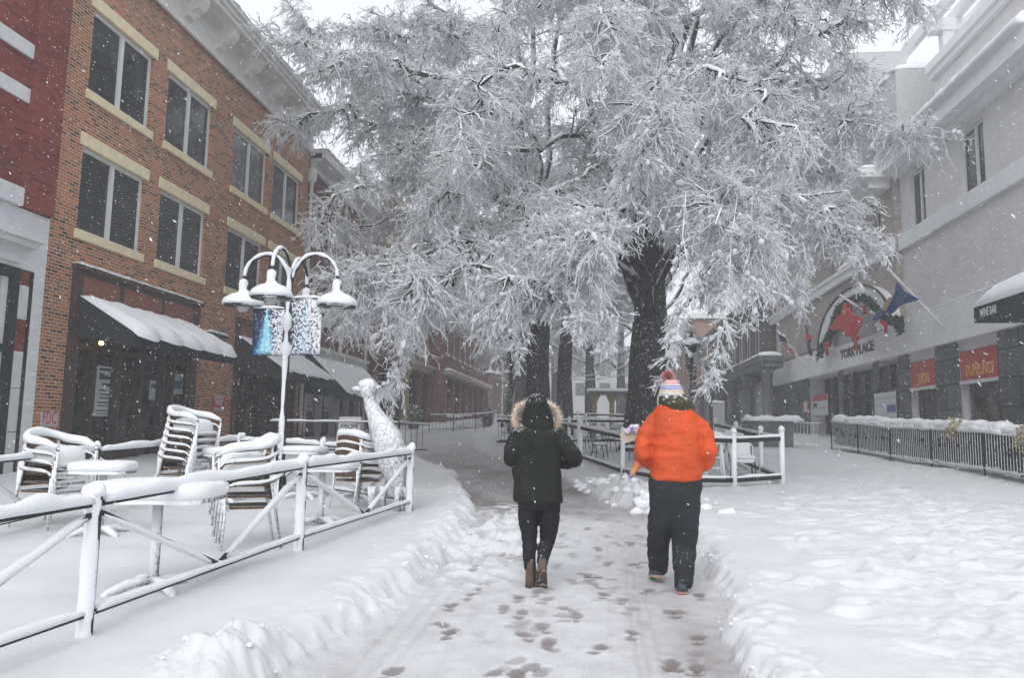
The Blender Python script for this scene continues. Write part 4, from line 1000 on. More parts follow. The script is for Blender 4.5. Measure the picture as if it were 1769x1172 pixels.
def spawn(P, R, m, t0, L, ang, droop, K, rng, flat=.6, taper=.6, rad=None, up=0., tpow=1.0):
    """m children spread over the parent lines in proportion to their length"""
    n, k, _ = P.shape
    ln = np.linalg.norm(np.diff(P, axis=1), axis=-1).sum(1); pi = rng.choice(n, m, p=ln / ln.sum())
    t = t0 + (1 - t0) * rng.random(m) ** tpow; f = t * (k - 1); i = np.minimum(f.astype(int), k - 2); fr = (f - i)[:, None]
    p = P[pi, i] * (1 - fr) + P[pi, i + 1] * fr; tg = norm(P[pi, i + 1] - P[pi, i])
    sd = norm(np.cross(tg, np.array([0, 0, 1.])) + 1e-6) * np.where(rng.random(m) < .5, -1, 1)[:, None]
    pr = norm(sd * flat + rng.normal(size=(m, 3)) * (1 - flat)); pr = norm(pr - tg * (pr * tg).sum(1, keepdims=True))
    a = (ang * (.7 + .6 * rng.random(m)))[:, None]; d = norm(np.cos(a) * tg + np.sin(a) * pr + np.array([0, 0, up]))
    ll = (L[0] + (L[1] - L[0]) * rng.random(m)) * (1 - taper * t)
    s = np.linspace(0, 1, K)[None, :, None]; l = ll[:, None, None]
    C = p[:, None] + d[:, None] * s * l + np.array([0, 0, -1.]) * droop * l * s ** 2
    C[:, 1:] += rng.normal(size=(m, K - 1, 3)) * (.06 * l) * s[:, 1:]
    rp = R[pi, i] * (1 - fr[:, 0]) + R[pi, i + 1] * fr[:, 0]
    r0 = np.minimum(rp * .8, rad[0] * (.6 + .8 * rng.random(m)) if rad else rp * .6)
    RR = r0[:, None] * np.linspace(1, rad[1] if rad else .35, K)[None]
    return C, RR
def make_tree(base, height, trunk_r, limbs, rng, n2, n3, n4, label, group, twig_r=.0125, trunk_top=None, seed=0, name='oak_tree', l2=(.7, 2.3), l4=(.06, .23), hang=(), lean=(0, 0), ivy=False):
    bx, by = base; bz = float(gz(by)); o = thing(name, label, 'tree', (bx, by, bz), group)
    # trunk with root flare and slight twist
    k = 26; zz = np.linspace(-.3, height, k); Tr = np.stack([bx + lean[0] * (zz / height) ** 1.3 + .12 * vnoise(zz * .35, zz * 0 + seed), by + lean[1] * (zz / height) + .12 * vnoise(zz * .35 + 9, zz * 0 + seed), bz + zz], 1)
    rr = trunk_r * (1 + .32 * np.exp(-np.maximum(zz, 0) / .45)) * (1 - .72 * np.clip(zz / height, 0, 1) ** 1.2)
    sides = 20; a = np.linspace(0, 2 * np.pi, sides, endpoint=False)
    bark = 1 + .07 * fbm(np.cos(a)[None] * 2 + seed, np.sin(a)[None] * 2, zz[:, None] * .5, oct=3, seed=seed + 1)
    V = np.stack([Tr[:, 0:1] + np.cos(a)[None] * rr[:, None] * bark, Tr[:, 1:2] + np.sin(a)[None] * rr[:, None] * bark, np.repeat(Tr[:, 2:3], sides, 1)], -1).reshape(-1, 3)
    idx = np.arange(k * sides).reshape(k, sides); Q = np.stack([idx[:-1], np.roll(idx[:-1], -1, 1), np.roll(idx[1:], -1, 1), idx[1:]], -1).reshape(-1, 4)
    fast_mesh('trunk', V, Q, TRUNK_M, o, True, (bx, by, bz))
    K = 16; LP = []; LR = []
    for L in limbs:
        h0 = L[0]; pts = [np.array(q) for q in L[1]]
        i = int(np.clip(h0 / height, 0, 1) * (k - 1)); st = Tr[i]
        c = spline([st] + pts, K); ln = polylen(c)
        c[1:-1] += rng.normal(size=(K - 2, 3)) * .018 * ln * np.array([1, 1, .7]); r0 = L[2] if len(L) > 2 else min(.17, .5 * rr[i])
        LP.append(c); LR.append(np.linspace(1, .13, K) ** .9 * r0)
    LP = np.array(LP); LR = np.array(LR)
    v1, q1 = tubes(LP, LR, 8)
    P2, R2 = spawn(LP, LR, n2, .22, l2, .95, .24, 8, rng, flat=.6, taper=.72, rad=(.034, .3), tpow=.85)
    def clear(P):   # gaps in the crown in front of the trunks: (x/y from, to, height above eye per metre)
        c = P[:, P.shape[1] // 2:].mean(1); e = P[:, -1]; keep = np.ones(len(P), bool)
        for a, b, k, ymax in GAPS:
            for q in (c, e): keep &= ~((q[:, 0] > a * q[:, 1]) & (q[:, 0] < b * q[:, 1]) & (q[:, 2] < 1.55 + k * q[:, 1]) & (q[:, 1] < ymax))
        return keep
    g2 = clear(P2); P2, R2 = P2[g2], R2[g2]
    if hang:      # single low sprays hanging clear of the crown
        H = np.array([spline([np.array(q) for q in h], 8) for h in hang]); H[:, 1:-1] += rng.normal(size=(len(H), 6, 3)) * .06; P2 = np.vstack([P2] + [H] * 1); R2 = np.vstack([R2, np.linspace(.008, .006, 8)[None].repeat(len(H), 0)])
    v2, q2 = tubes(P2, R2, 5)
    V = np.vstack([v1, v2]); Q = np.vstack([q1, q2 + len(v1)])
    fast_mesh('limbs', V, Q, LIMB_M, o, True, (bx, by, bz))
    # fine sprays, all with settled snow
    P3a, R3a = spawn(P2, R2, int(n3 * .9), .22, (.4, 1.05), .85, .34, 5, rng, flat=.5, taper=.5, rad=(twig_r * 1.25, .55))
    P3b, R3b = spawn(LP, LR, int(n3 * .1), .45, (.4, 1.1), 1.1, .34, 5, rng, flat=.3, taper=.5, rad=(twig_r * 1.25, .55))
    P3 = np.vstack([P3a, P3b]); R3 = np.vstack([R3a, R3b])
    g3 = clear(P3); P3, R3 = P3[g3], R3[g3]
    if hang:
        P3h, R3h = spawn(H, R2[-len(H):], 38 * len(H), .02, (.15, .5), .9, .25, 5, rng, flat=.4, taper=.5, rad=(twig_r * 1.2, .55)); P3 = np.vstack([P3, P3h]); R3 = np.vstack([R3, R3h])
    v3, q3 = tubes(P3, R3, 4)
    P4, R4 = spawn(P3, R3, n4, .05, l4, .85, .22, 3, rng, flat=.3, taper=.35, rad=(twig_r, .45))
    R4 = np.maximum(R4, twig_r * .55) * np.exp(rng.normal(0, .28, len(R4)))[:, None]; R4[:, 1] *= 1.15
    v4, q4 = tubes(P4, R4, 3)
    # uneven clumps of settled snow on the sprays
    nc = int(n3 * 1.5); pi = rng.integers(0, len(P3), nc); t = rng.random(nc); kk = P3.shape[1] - 1; ii = np.minimum((t * kk).astype(int), kk - 1); fr = (t * kk - ii)[:, None]
    a_, b_ = P3[pi, ii], P3[pi, ii + 1]; cc = a_ * (1 - fr) + b_ * fr + np.array([0, 0, twig_r * .7]); dd = norm(b_ - a_); ll = twig_r * np.exp(rng.normal(1.2, .5, nc))[:, None]
    PC = np.stack([cc - dd * ll, cc - dd * ll * .35, cc + dd * ll * .35, cc + dd * ll], 1); rc = twig_r * np.exp(rng.normal(.62, .42, nc)); RC = rc[:, None] * np.array([.25, 1., .9, .2])[None]
    v5, q5 = tubes(PC, RC, 5)
    fast_mesh('crown', np.vstack([v3, v4, v5]), np.vstack([q3, q4 + len(v3), q5 + len(v3) + len(v4)]), TWIG_M, o, True, (bx, by, bz))
    return o
def W(px, py, Y): return atY(px, py, Y)
GAPS = [(.028, .094, .225, 25.5), (-.092, -.028, .135, 36.), (-.03, .03, .10, 40.), (.09, .25, .135, 40.), (-.24, -.09, .075, 40.), (.26, .44, .205, 40.)]
rngA = np.random.default_rng(3)
limbsA = [
    (4.6, [W(1000, 360, 23), W(860, 413, 18.5), W(690, 472, 15.8), W(620, 499, 15.2)]),
    (4.6, [W(1030, 330, 22), W(930, 393, 16.5), W(780, 479, 13.6), W(690, 552, 12.8)]),
    (5.0, [W(1090, 320, 21), W(1030, 360, 15.5), W(960, 446, 12.8), W(850, 525, 12.2)]),
    (5.0, [W(1100, 330, 20), W(1080, 350, 15), W(1010, 395, 12.8), W(975, 455, 12)], .12),
    (5.2, [W(1180, 310, 20), W(1230, 330, 15), W(1275, 380, 13), W(1290, 440, 12.4)], .11),
    (5.5, [W(1240, 330, 22), W(1330, 340, 18), W(1430, 387, 15.8), W(1472, 430, 15.2)], .12),
    (6.0, [W(1250, 270, 23), W(1370, 240, 20.5), W(1500, 215, 18.8), W(1600, 215, 18)], .12),
    (7.5, [W(1270, 160, 24), W(1390, 75, 21.5), W(1480, 20, 20.5), W(1585, 5, 20)], .14),
    (8.0, [W(1200, 60, 24), W(1290, -60, 22), W(1400, -160, 21)], .15),
    (9.0, [W(1130, 0, 24.5), W(1150, -160, 23), W(1180, -300, 22)], .15),
    (7.0, [W(1080, 150, 22), W(1060, 60, 18), W(1050, 30, 15.5), W(1040, 120, 13.8)], .13),
    (7.5, [W(1190, 150, 21), W(1230, 110, 17), W(1290, 150, 14.5), W(1350, 260, 13.6)], .12),
    (6.5, [W(1130, 210, 20), W(1120, 170, 16.5), W(1110, 200, 14), W(1100, 270, 13)], .12),
    (7.0, [W(1010, 180, 22), W(930, 110, 18), W(860, 150, 15.5), W(800, 260, 14.4)], .13),
    (6.0, [W(1010, 250, 22.5), W(900, 260, 19), W(800, 300, 16.8), W(720, 380, 16)], .12),
    (8.5, [W(1060, 60, 24), W(980, -60, 21), W(900, -130, 19)], .14),
    (8.0, [W(1150, 20, 22), W(1190, -60, 18.5), W(1230, -80, 16)], .12),
    (7.6, [W(1260, 140, 24), W(1390, 150, 22), W(1500, 120, 20.5)], .12), (8.4, [W(1250, 60, 23), W(1380, -10, 21.5), W(1490, -30, 20.5)], .13), (6.6, [W(1270, 240, 23), W(1400, 200, 21), W(1510, 165, 19.5)], .11), (6.8, [W(1260, 200, 25), W(1370, 250, 24), W(1450, 290, 23)], .11),
    (9.0, [W(1040, -40, 25), W(940, 0, 22), W(830, 40, 19.5)], .13), (8.6, [W(1190, 40, 24), W(1290, 20, 21), W(1400, 60, 19)], .13), (8.2, [W(1110, 60, 22), W(1090, -20, 19), W(1120, 20, 16.5)], .12), (5.8, [W(1060, 290, 23), W(1000, 330, 20), W(930, 380, 18)], .11), (5.8, [W(1190, 300, 22), W(1280, 390, 19), W(1330, 470, 17.5)], .11),
    (6.0, [W(1200, 300, 26), W(1330, 300, 27), W(1420, 330, 28)], .12), (6.5, [W(1050, 260, 29), W(1000, 240, 33), W(960, 240, 36)], .12), (7.5, [W(1160, 180, 29), W(1230, 140, 33), W(1280, 140, 36)], .12),
]
HANG_A = [[W(1185, 330, 12.4), W(1170, 500, 11.2), W(1158, 590, 11), W(1148, 672, 10.9)], [W(1275, 330, 12.8), W(1258, 510, 11.7), W(1240, 600, 11.5), W(1222, 668, 11.4)], [W(1290, 420, 12.2), W(1300, 500, 12), W(1296, 570, 12)],
          [W(990, 370, 12.8), W(1040, 500, 11.8), W(1052, 560, 11.6), W(1040, 610, 11.5)], [W(940, 390, 12.6), W(985, 520, 11.6), W(1000, 585, 11.4)], [W(900, 500, 12.4), W(905, 570, 12.1), W(895, 630, 12)], [W(700, 560, 13), W(690, 620, 12.8), W(672, 672, 12.7)], [W(1440, 380, 15.4), W(1478, 440, 15), W(1480, 500, 15)], [W(1380, 400, 15), W(1392, 480, 14.8), W(1386, 545, 14.7)], [W(640, 540, 14.6), W(610, 545, 14.4), W(600, 585, 14.3)]]
make_tree((1.62, 26.0), 11.0, .70, limbsA, rngA, 1620, 18000, 155000, 'great snow laden oak with its thick dark trunk right behind the walkers', 'snow laden oaks along the mall', seed=1, lean=(.12, -.3), hang=HANG_A)
limbsB = [
    (5.0, [W(850, 330, 27), W(740, 300, 24), W(600, 330, 21.5), W(545, 387, 20.5)]),
    (5.5, [W(860, 280, 27), W(730, 230, 24.5), W(590, 190, 22.5), W(478, 205, 21.5)], .15),
    (6.0, [W(850, 250, 27), W(700, 170, 24), W(590, 90, 22.5), W(500, 10, 22)], .15),
    (4.8, [W(860, 393, 26), W(780, 406, 22), W(680, 439, 19.5), W(620, 472, 18.8)], .13),
    (4.6, [W(870, 413, 26), W(830, 439, 22.5), W(770, 499, 20), W(715, 565, 19.4)], .12),
    (7.5, [W(860, 130, 28), W(770, 20, 26), W(680, -80, 25)], .15),
    (8.0, [W(900, 80, 28), W(870, -60, 27), W(840, -180, 26)], .15),
    (8.5, [W(960, 80, 28), W(990, -60, 27), W(1000, -200, 26)], .14),
    (6.5, [W(900, 220, 26), W(860, 190, 22), W(820, 230, 20), W(790, 330, 19)], .12),
    (5.0, [W(930, 393, 26), W(915, 413, 22), W(890, 472, 20), W(880, 525, 19.4)], .11),
    (7.2, [W(850, 180, 28), W(740, 175, 25), W(650, 190, 23)], .13), (8.2, [W(840, 90, 27), W(720, 60, 23.5), W(590, 55, 21.5)], .13), (6.4, [W(860, 300, 27), W(760, 245, 23.5), W(660, 265, 21.5)], .13), (7.6, [W(830, 200, 28.5), W(720, 230, 27), W(640, 240, 26)], .12),
    (8.5, [W(850, 60, 27), W(740, 40, 24), W(640, 20, 22)], .13), (7.8, [W(820, 140, 29), W(720, 140, 28), W(620, 130, 27)], .13), (9., [W(900, -40, 28), W(800, -60, 25), W(700, -20, 23)], .13), (6.2, [W(870, 260, 27), W(800, 260, 24), W(700, 300, 22)], .12), (5.0, [W(800, 400, 28), W(700, 380, 25), W(590, 400, 22.5)], .11),
    (6.5, [W(800, 250, 30), W(690, 260, 31), W(600, 300, 32)], .13), (7., [W(830, 180, 31), W(740, 120, 33), W(650, 60, 34)], .13),
    (5.5, [W(800, 380, 31), W(740, 413, 33), W(690, 472, 34)], .12), (7.2, [W(820, 170, 26), W(680, 120, 22), W(560, 90, 20), W(470, 60, 19.5)], .13),
]
make_tree((-2.15, 30.5), 11.0, .50, limbsB, rngA, 1200, 13000, 90000, 'snow laden oak with slender dark trunk just behind the hooded walker', 'snow laden oaks along the mall', seed=2, lean=(-.2, 0))
def auto_limbs(base, rng, n, h0, h1, reach, top):
    out = []; bz = float(gz(base[1]))
    for i in range(n):
        az = 2 * math.pi * i / n + rng.uniform(-.4, .4); h = rng.uniform(h0, h1); r = reach * rng.uniform(.7, 1.1); d = np.array([math.cos(az), math.sin(az)])
        e = (h - h0) / (h1 - h0 + 1e-6); zt = h + r * (.2 + .75 * e); P = [(base[0] + d[0] * r * .4, base[1] + d[1] * r * .4, bz + h + (zt - h) * .6), (base[0] + d[0] * r * .75, base[1] + d[1] * r * .75, bz + zt), (base[0] + d[0] * r, base[1] + d[1] * r, bz + zt - (1 - e) * r * .25)]
        out.append((h, P, .13))
    for i in range(2):
        out.append((h1, [(base[0] + rng.normal(0, 1), base[1] + rng.normal(0, 1), bz + h1 + 2.5), (base[0] + rng.normal(0, 1.6), base[1] + rng.normal(0, 1.6), bz + top)], .13))
    return out
rngC = np.random.default_rng(8)
bC = (-1.45, 36.5)
tC = make_tree(bC, 10., .42, auto_limbs(bC, rngC, 13, 5.5, 9.5, 7.5, 14.), rngC, 420, 5200, 21000, 'second slender oak trunk close behind the first one', 'snow laden oaks along the mall', twig_r=.024, seed=3, l4=(.2, .55))
bD = (-.55, 66.)
tD = make_tree(bD, 10., .50, auto_limbs(bD, rngC, 13, 4.5, 9.5, 8., 14.), rngC, 420, 4600, 17000, 'pale distant oak trunk seen between the two near trunks', 'hazy oaks farther along the mall', twig_r=.036, seed=4, l4=(.25, .65))
far_spots = [((4.2, 50.), 1.0, 1.1, 'distant oak behind the thick trunk of the great oak'), ((-5.2, 54.), .95, 2.3, 'distant oak left of the wreathed lantern posts'), ((2.6, 82.), 1.1, 4.0, 'farthest oak on the right, almost lost in the falling snow'),
             ((-4.6, 88.), 1.05, 5.2, 'farthest oak on the left, almost lost in the falling snow'), ((-1., 105.), 1.15, .5, 'last grey oak at the end of the street')]
for (x, y), s, r, lab in far_spots: dup(tD, (x, y, float(gz(y))), r, lab, 'hazy oaks farther along the mall', s)
# ------------------------------------------------------------------ FENCES, FURNITURE, LAMPS
def left_fence(name, pts, label, group, h=.88, brace=True, thick=1.):
    """black steel rail fence caked in snow: posts, top + bottom rail and a V of braces in every bay"""
    p0 = pts[0]; o = thing(name, label, 'fence', (p0[0], p0[1], HS(*p0)), group)
    P = [np.array((x, y, HS(x, y))) for x, y in pts]
    for i, p in enumerate(P):
        f = MB(); f.tube([p + (0, 0, -.15), p + (0, 0, .4), p + (0, 0, h)], .034 * thick, 10); po = part('post', f, BLACK_METAL, o, True)
        f = MB(); z = np.linspace(-.05, h + .02, 16)
        f.tube([p + (-.012 + .004 * float(vnoise(q * 9, i)), -.016, q) for q in z], [(.048 + .006 * float(vnoise(q * 14, i * 3.3 + 5))) * thick for q in z], 10)
        f.lathe(p + (0, -.01, h - .01), [(.045 * thick, -.03), (.056 * thick, .0), (.052 * thick, .03), (.034 * thick, .055), (.01, .066)], 12); part('snow_cover', f, POST_M, po, True)
    for i in range(len(P) - 1):
        a, b = P[i], P[i + 1]; t = b - a; L = np.linalg.norm(t); u = t / L; a2 = a + u * .03; b2 = b - u * .03
        for nm, z, w, sh, sw in (('top_rail', h - .085, .034, .085, .084), ('bottom_rail', .13, .03, .038, .056)):
            f = MB(); f.bar(a2 + (0, 0, z), b2 + (0, 0, z), .035, w); r = part(nm, f, BLACK_METAL, o)
            f = MB(); f.snow([a2 + (0, 0, z + w / 2) + u * .02, b2 + (0, 0, z + w / 2) - u * .02], sw, sh * .85, i * 7 + int(z * 10), .42); part('snow_cover', f, SNOW_FINE, r, True)
        if brace:
            m = (a + b) / 2 + (0, 0, .15)
            for k, e in enumerate((a2, b2)):
                e = e + (0, 0, h - .14); mm = m + (e - m) * .02; f = MB(); f.bar(e, mm, .03, .03); r = part('brace', f, BLACK_METAL, o)
                f = MB(); f.snow([e * .97 + mm * .03 + (-.006, -.014, -.004), e * .06 + mm * .94 + (-.006, -.014, -.004)], .052, .036, i * 5 + k, .3); part('snow_cover', f, SNOW_FINE, r, True)
    return o
FG = 'snow caked rail fences round the left patio'
Pq = [onG(150, 1094, .15), onG(518, 955, .15), onG(708, 882, .15)]
Pn = [(2 * Pq[0][0] - Pq[1][0], 2 * Pq[0][1] - Pq[1][1])] + [(float(q[0]), float(q[1])) for q in Pq]
left_fence('rail_fence', Pn, 'near snow caked rail fence running beside the path on the left', FG)
left_fence('rail_fence', [(Pn[-1][0] - .02, Pn[-1][1] + .12), (-4.4, 12.4), (-6.2, 13.2)], 'snow topped rail fence across the back of the patio behind the street lamp', FG, thick=.8)
left_fence('rail_fence', [(-6.28, 13.5), (-6.35, 11.6), (-6.5, 9.7), (-6.3, 7.4), (-6.3, 5.4)], 'snow topped rail fence on the shop side of the patio by the chair stacks', FG, thick=.8)

ALU = M_dusted('frosted_aluminium', (.32, .32, .33), .50, 40., up=.3, wind=(-.2, -.6, .6), rough=.4)
WICKER = M_dusted('brown_slat_seat', (.105, .062, .034), .22, 70., up=.3, wind=(0, -.3, .9), rough=.7)
ARM_BROWN = M_dusted('brown_bent_arm', (.11, .068, .038), .34, 30., up=.35, wind=(-.1, -.4, .9), rough=.6)
def arm_chair(label, group):
    o = thing('stacking_chair', label, 'chair', (0, 0, 0), group)
    f = MB(); f.box((-.225, -.22, .425), (.225, .20, .45))
    part('seat', f, WICKER, o, local=True)
    f = MB()      # curved slatted back
    P = [(x, .215 + .03 * (1 - (x / .21) ** 2)) for x in np.linspace(-.21, .21, 9)]; V = []; F = []
    for k in range(9):
        for x, y in P: V.append((x, y + .05 * k / 8 + (.008 if k % 2 else 0), .49 + k * .032))
    for k in range(9):
        for x, y in P: V.append((x, y + .02 + .05 * k / 8, .49 + k * .032))
    for k in range(8):
        for i in range(8): q = k * 9 + i; F += [(q, q + 1, q + 10, q + 9), (81 + q, 81 + q + 9, 81 + q + 10, 81 + q + 1)]
    f.add(V, F); part('backrest', f, WICKER, o, local=True)
    # one bent tube: arm, round the back, other arm
    f = MB(); loop = spline([(-.285, -.27, .60), (-.29, -.22, .655), (-.287, -.05, .67), (-.275, .14, .69), (-.20, .265, .74), (0, .305, .765), (.20, .265, .74), (.275, .14, .69), (.287, -.05, .67), (.29, -.22, .655), (.285, -.27, .60)], 50); f.tube(loop, .017, 8); lp_ = part('arm_loop', f, ARM_BROWN, o, True, local=True)
    f = MB(); f.snow([p + (0, 0, .012) for p in loop[3:47]], .036, .021, 4, .4); part('snow_cover', f, SNOW_FINE, lp_, True, local=True)
    for s in (-1, 1):
        f = MB(); f.tube([(s * .275, -.27, 0), (s * .28, -.25, .35), (s * .285, -.265, .60)], .0135, 8); part('leg', f, ALU, o, True, local=True)
        f = MB(); f.tube([(s * .245, .31, 0), (s * .24, .235, .40), (s * .235, .24, .72)], .0135, 8); part('leg', f, ALU, o, True, local=True)
    f = MB(); f.bar((-.24, -.215, .425), (.24, -.215, .425), .02, .03); part('cross_bar', f, ALU, o, True, local=True)
    f = MB(); f.snow([(-.22, -.22, .445), (.22, -.22, .445)], .05, .03, 5, .4); part('snow_cover', f, SNOW_FINE, o, True, local=True)
    return o
ch0 = arm_chair('aluminium armchair', 'stacked patio armchairs'); first = [ch0]
def stack(x, y, rz, n, where, pitch=.105, dy=-.022):
    z = HS(x, y) - .04
    for k in range(n):
        pos = (x - math.sin(rz) * dy * k, y + math.cos(rz) * dy * k, z + pitch * k)
        lab = ('lowest', 'second', 'third', 'fourth', 'fifth', 'sixth', 'seventh', 'eighth')[k] + ' armchair from the ground in the stack ' + where
        if k == n - 1: lab = 'topmost snow heaped armchair in the stack ' + where
        if first: o = first.pop(); o.location = pos; o.rotation_euler.z = rz; o['label'] = lab
        else: o = dup(ch0, pos, rz, lab, 'stacked patio armchairs')
    # the heap of snow on the top chair
    f = MB(); V = []; rings = []
    for q, (sc, zz) in enumerate(((.94, .45), (1.03, .49), (1.0, .56), (.86, .62), (.55, .655), (.05, .665))):
        ring = []
        for j in range(20):
            a = 2 * math.pi * j / 20; c_, s_ = math.cos(a), math.sin(a); r = 1 / (abs(c_) ** 4 + abs(s_) ** 4) ** .25
            ring.append((.245 * sc * r * c_, .225 * sc * r * s_, zz + .02 * float(vnoise(j * .7, q * .9 + x))))
        rings.append(ring)
    f.loft(rings); part('snow_heap', f, SNOW_FINE, o, True, local=True)
    f = MB(); lp_ = spline([(-.285, -.25, .64), (-.287, -.05, .68), (-.275, .14, .70), (-.20, .265, .75), (0, .305, .775), (.20, .265, .75), (.275, .14, .70), (.287, -.05, .68), (.285, -.25, .64)], 40); f.snow(lp_, .085, .075, int(abs(x * 7)), .35)
    part('snow_ridge', f, SNOW_FINE, o, True, local=True)
s1 = atY(92, 800, 8.6); s2 = atY(316, 800, 11.0); s3 = atY(448, 850, 7.95); s4 = atY(612, 800, 10.5)
stack(s1[0], 8.6, math.radians(82), 4, 'by the white shopfront', .10)
stack(s2[0], 11.0, math.radians(84), 7, 'before the brown shop window', .10)
stack(s3[0], 7.7, math.radians(-58), 4, 'just behind the near fence', .11)
stack(-3.38, 11.0, math.radians(150), 4, 'beside the animal sculpture')

def slab_rings(hx, hy, prof, n=28, pw=5.):
    rings = []
    for q, (s, z) in enumerate(prof):
        ring = []
        for j in range(n):
            a = 2 * math.pi * j / n; c, d = math.cos(a), math.sin(a); r = 1 / (abs(c) ** pw + abs(d) ** pw) ** (1 / pw)
            ring.append((hx * s * r * c, hy * s * r * d, z + .006 * float(vnoise(j * .8, q * 1.7 + hx * 9))))
        rings.append(ring)
    return rings
IRON = M_dusted('frosted_iron', (.10, .085, .075), .55, 45., up=.3, wind=(-.2, -.8, .3), rough=.5)
def table(x, y, hx, hy, zt, rz, label, group, snow=.11):
    o = thing('patio_table', label, 'table', (x, y, HS(x, y) - .05), group, rz)
    f = MB(); f.loft(slab_rings(hx, hy, [(1, zt - .03), (1, zt)])); part('tabletop', f, IRON, o, local=True)
    f = MB(); f.tube([(0, 0, .08), (0, 0, zt - .03)], .038, 10); part('pedestal', f, IRON, o, True, local=True)
    for k in range(4):
        a = math.pi / 4 + k * math.pi / 2; f = MB(); f.tube([(0, 0, .12), (.18 * math.cos(a), .18 * math.sin(a), .10), (.36 * math.cos(a), .36 * math.sin(a), .04)], [.03, .028, .025], 8); ft = part('foot', f, IRON, o, True, local=True)
        f = MB(); f.snow([(.05 * math.cos(a), .05 * math.sin(a), .13), (.34 * math.cos(a), .34 * math.sin(a), .065)], .075, .045, k, .2); part('snow_cover', f, SNOW_FINE, ft, True, local=True)
    f = MB(); f.loft(slab_rings(hx, hy, [(1.0, zt), (1.035, zt + .015), (1.05, zt + snow * .45), (1.03, zt + snow * .75), (.95, zt + snow * .95), (.75, zt + snow * 1.03), (.4, zt + snow * 1.06), (.02, zt + snow * 1.07)])); part('snow_cover', f, SNOW_FINE, o, True, local=True)
    return o
TG = 'snow covered patio tables on the left'
q = onG(246, 1030, .15); table(q[0] - .02, 5.75, .44, .38, .74, .15, 'nearest square table under a thick snow slab behind the rail fence', TG, .12)
q = atY(180, 800, 8.2); table(q[0], 8.2, .30, .30, .74, .3, 'small table between the two shop side chair stacks', TG, .1)
q = atY(388, 780, 11.2); table(q[0], 11.2, .26, .28, .74, .1, 'small table tucked against the stack of eight chairs', TG, .1)
q = atY(527, 780, 12.0); table(q[0], 12., .30, .30, .76, .0, 'snowy table just behind the foot of the street lamp', TG, .09)
table(-3.3, 9.3, .40, .34, .72, .1, 'square snow slab table between the fence post and the sculpture', TG, .11)
q = atY(612, 780, 12.2); table(-3.78, 12.25, .26, .26, .76, .0, 'small round edged table behind the animal sculpture', TG, .1)
# chain hanging by the chair stack
# ---------------- animal sculpture
sx, sy = -3.05, 10.75; sz = HS(sx, sy); o = thing('animal_sculpture', 'tall long necked animal sculpture plastered with snow at the patio corner', 'sculpture', (sx, sy, sz))
SCULPT_M = M_dusted('snow_on_wire_sculpture', (.09, .09, .09), .48, 30., soft=.2, up=.28, wind=(-.25, -.55, .75), bump=.9)
Z = lambda py, px=640: float(atY(px, py, sy)[2]) - sz
Xp = lambda px: float(atY(px, 760, sy)[0])
rings = []
for py, xl, xr, d in ((868, 690, 702, .04), (840, 678, 702, .07), (800, 652, 704, .15), (770, 646, 702, .17), (745, 640, 692, .17), (725, 634, 672, .13), (708, 629, 657, .095), (692, 626, 647, .075), (686, 623, 645, .08), (680, 618, 647, .10), (670, 616, 648, .11), (664, 616, 647, .105), (660, 618, 645, .09), (657, 623, 640, .05)):
    cx = (Xp(xl) + Xp(xr)) / 2; hw = (Xp(xr) - Xp(xl)) / 2; z = sz + Z(py); ring = []
    for j in range(20):
        a = 2 * math.pi * j / 20; k = 1 + .10 * float(vnoise(j * 1.1, py * .13))
        ring.append((cx + hw * math.cos(a) * k, sy + d * math.sin(a) * k, z))
    rings.append(ring)
f = MB(); f.loft(rings)
part('body', f, SCULPT_M, o, True)
f = MB(); hz = sz + Z(672)
f.tube([(Xp(624), sy - .02, hz - .01), (Xp(614), sy - .05, hz - .01), (Xp(608), sy - .06, hz - .005)], [.06, .04, .028], 10); part('muzzle', f, SCULPT_M, o, True)
f = MB(); f.tube([(Xp(638), sy, hz + .0), (Xp(648), sy + .01, hz + .012), (Xp(655), sy + .02, hz + .02)], [.045, .034, .016], 8); part('ear', f, SCULPT_M, o, True)
f = MB(); f.lathe((Xp(632), sy, sz + Z(662)), [(.09, -.02), (.095, .02), (.06, .05), (.01, .06)], 14); part('snow_cover', f, SNOW_FINE, o, True)
for px, dx in ((648, -.01), (662, .02), (692, .0), (699, .01)):
    f = MB(); f.tube([(Xp(px), sy + dx * 4, sz + .34), (Xp(px) - .01, sy + dx * 4, sz + .15), (Xp(px) + dx, sy + dx * 4, sz - .1)], [.075, .05, .045], 10); part('leg', f, SCULPT_M, o, True)

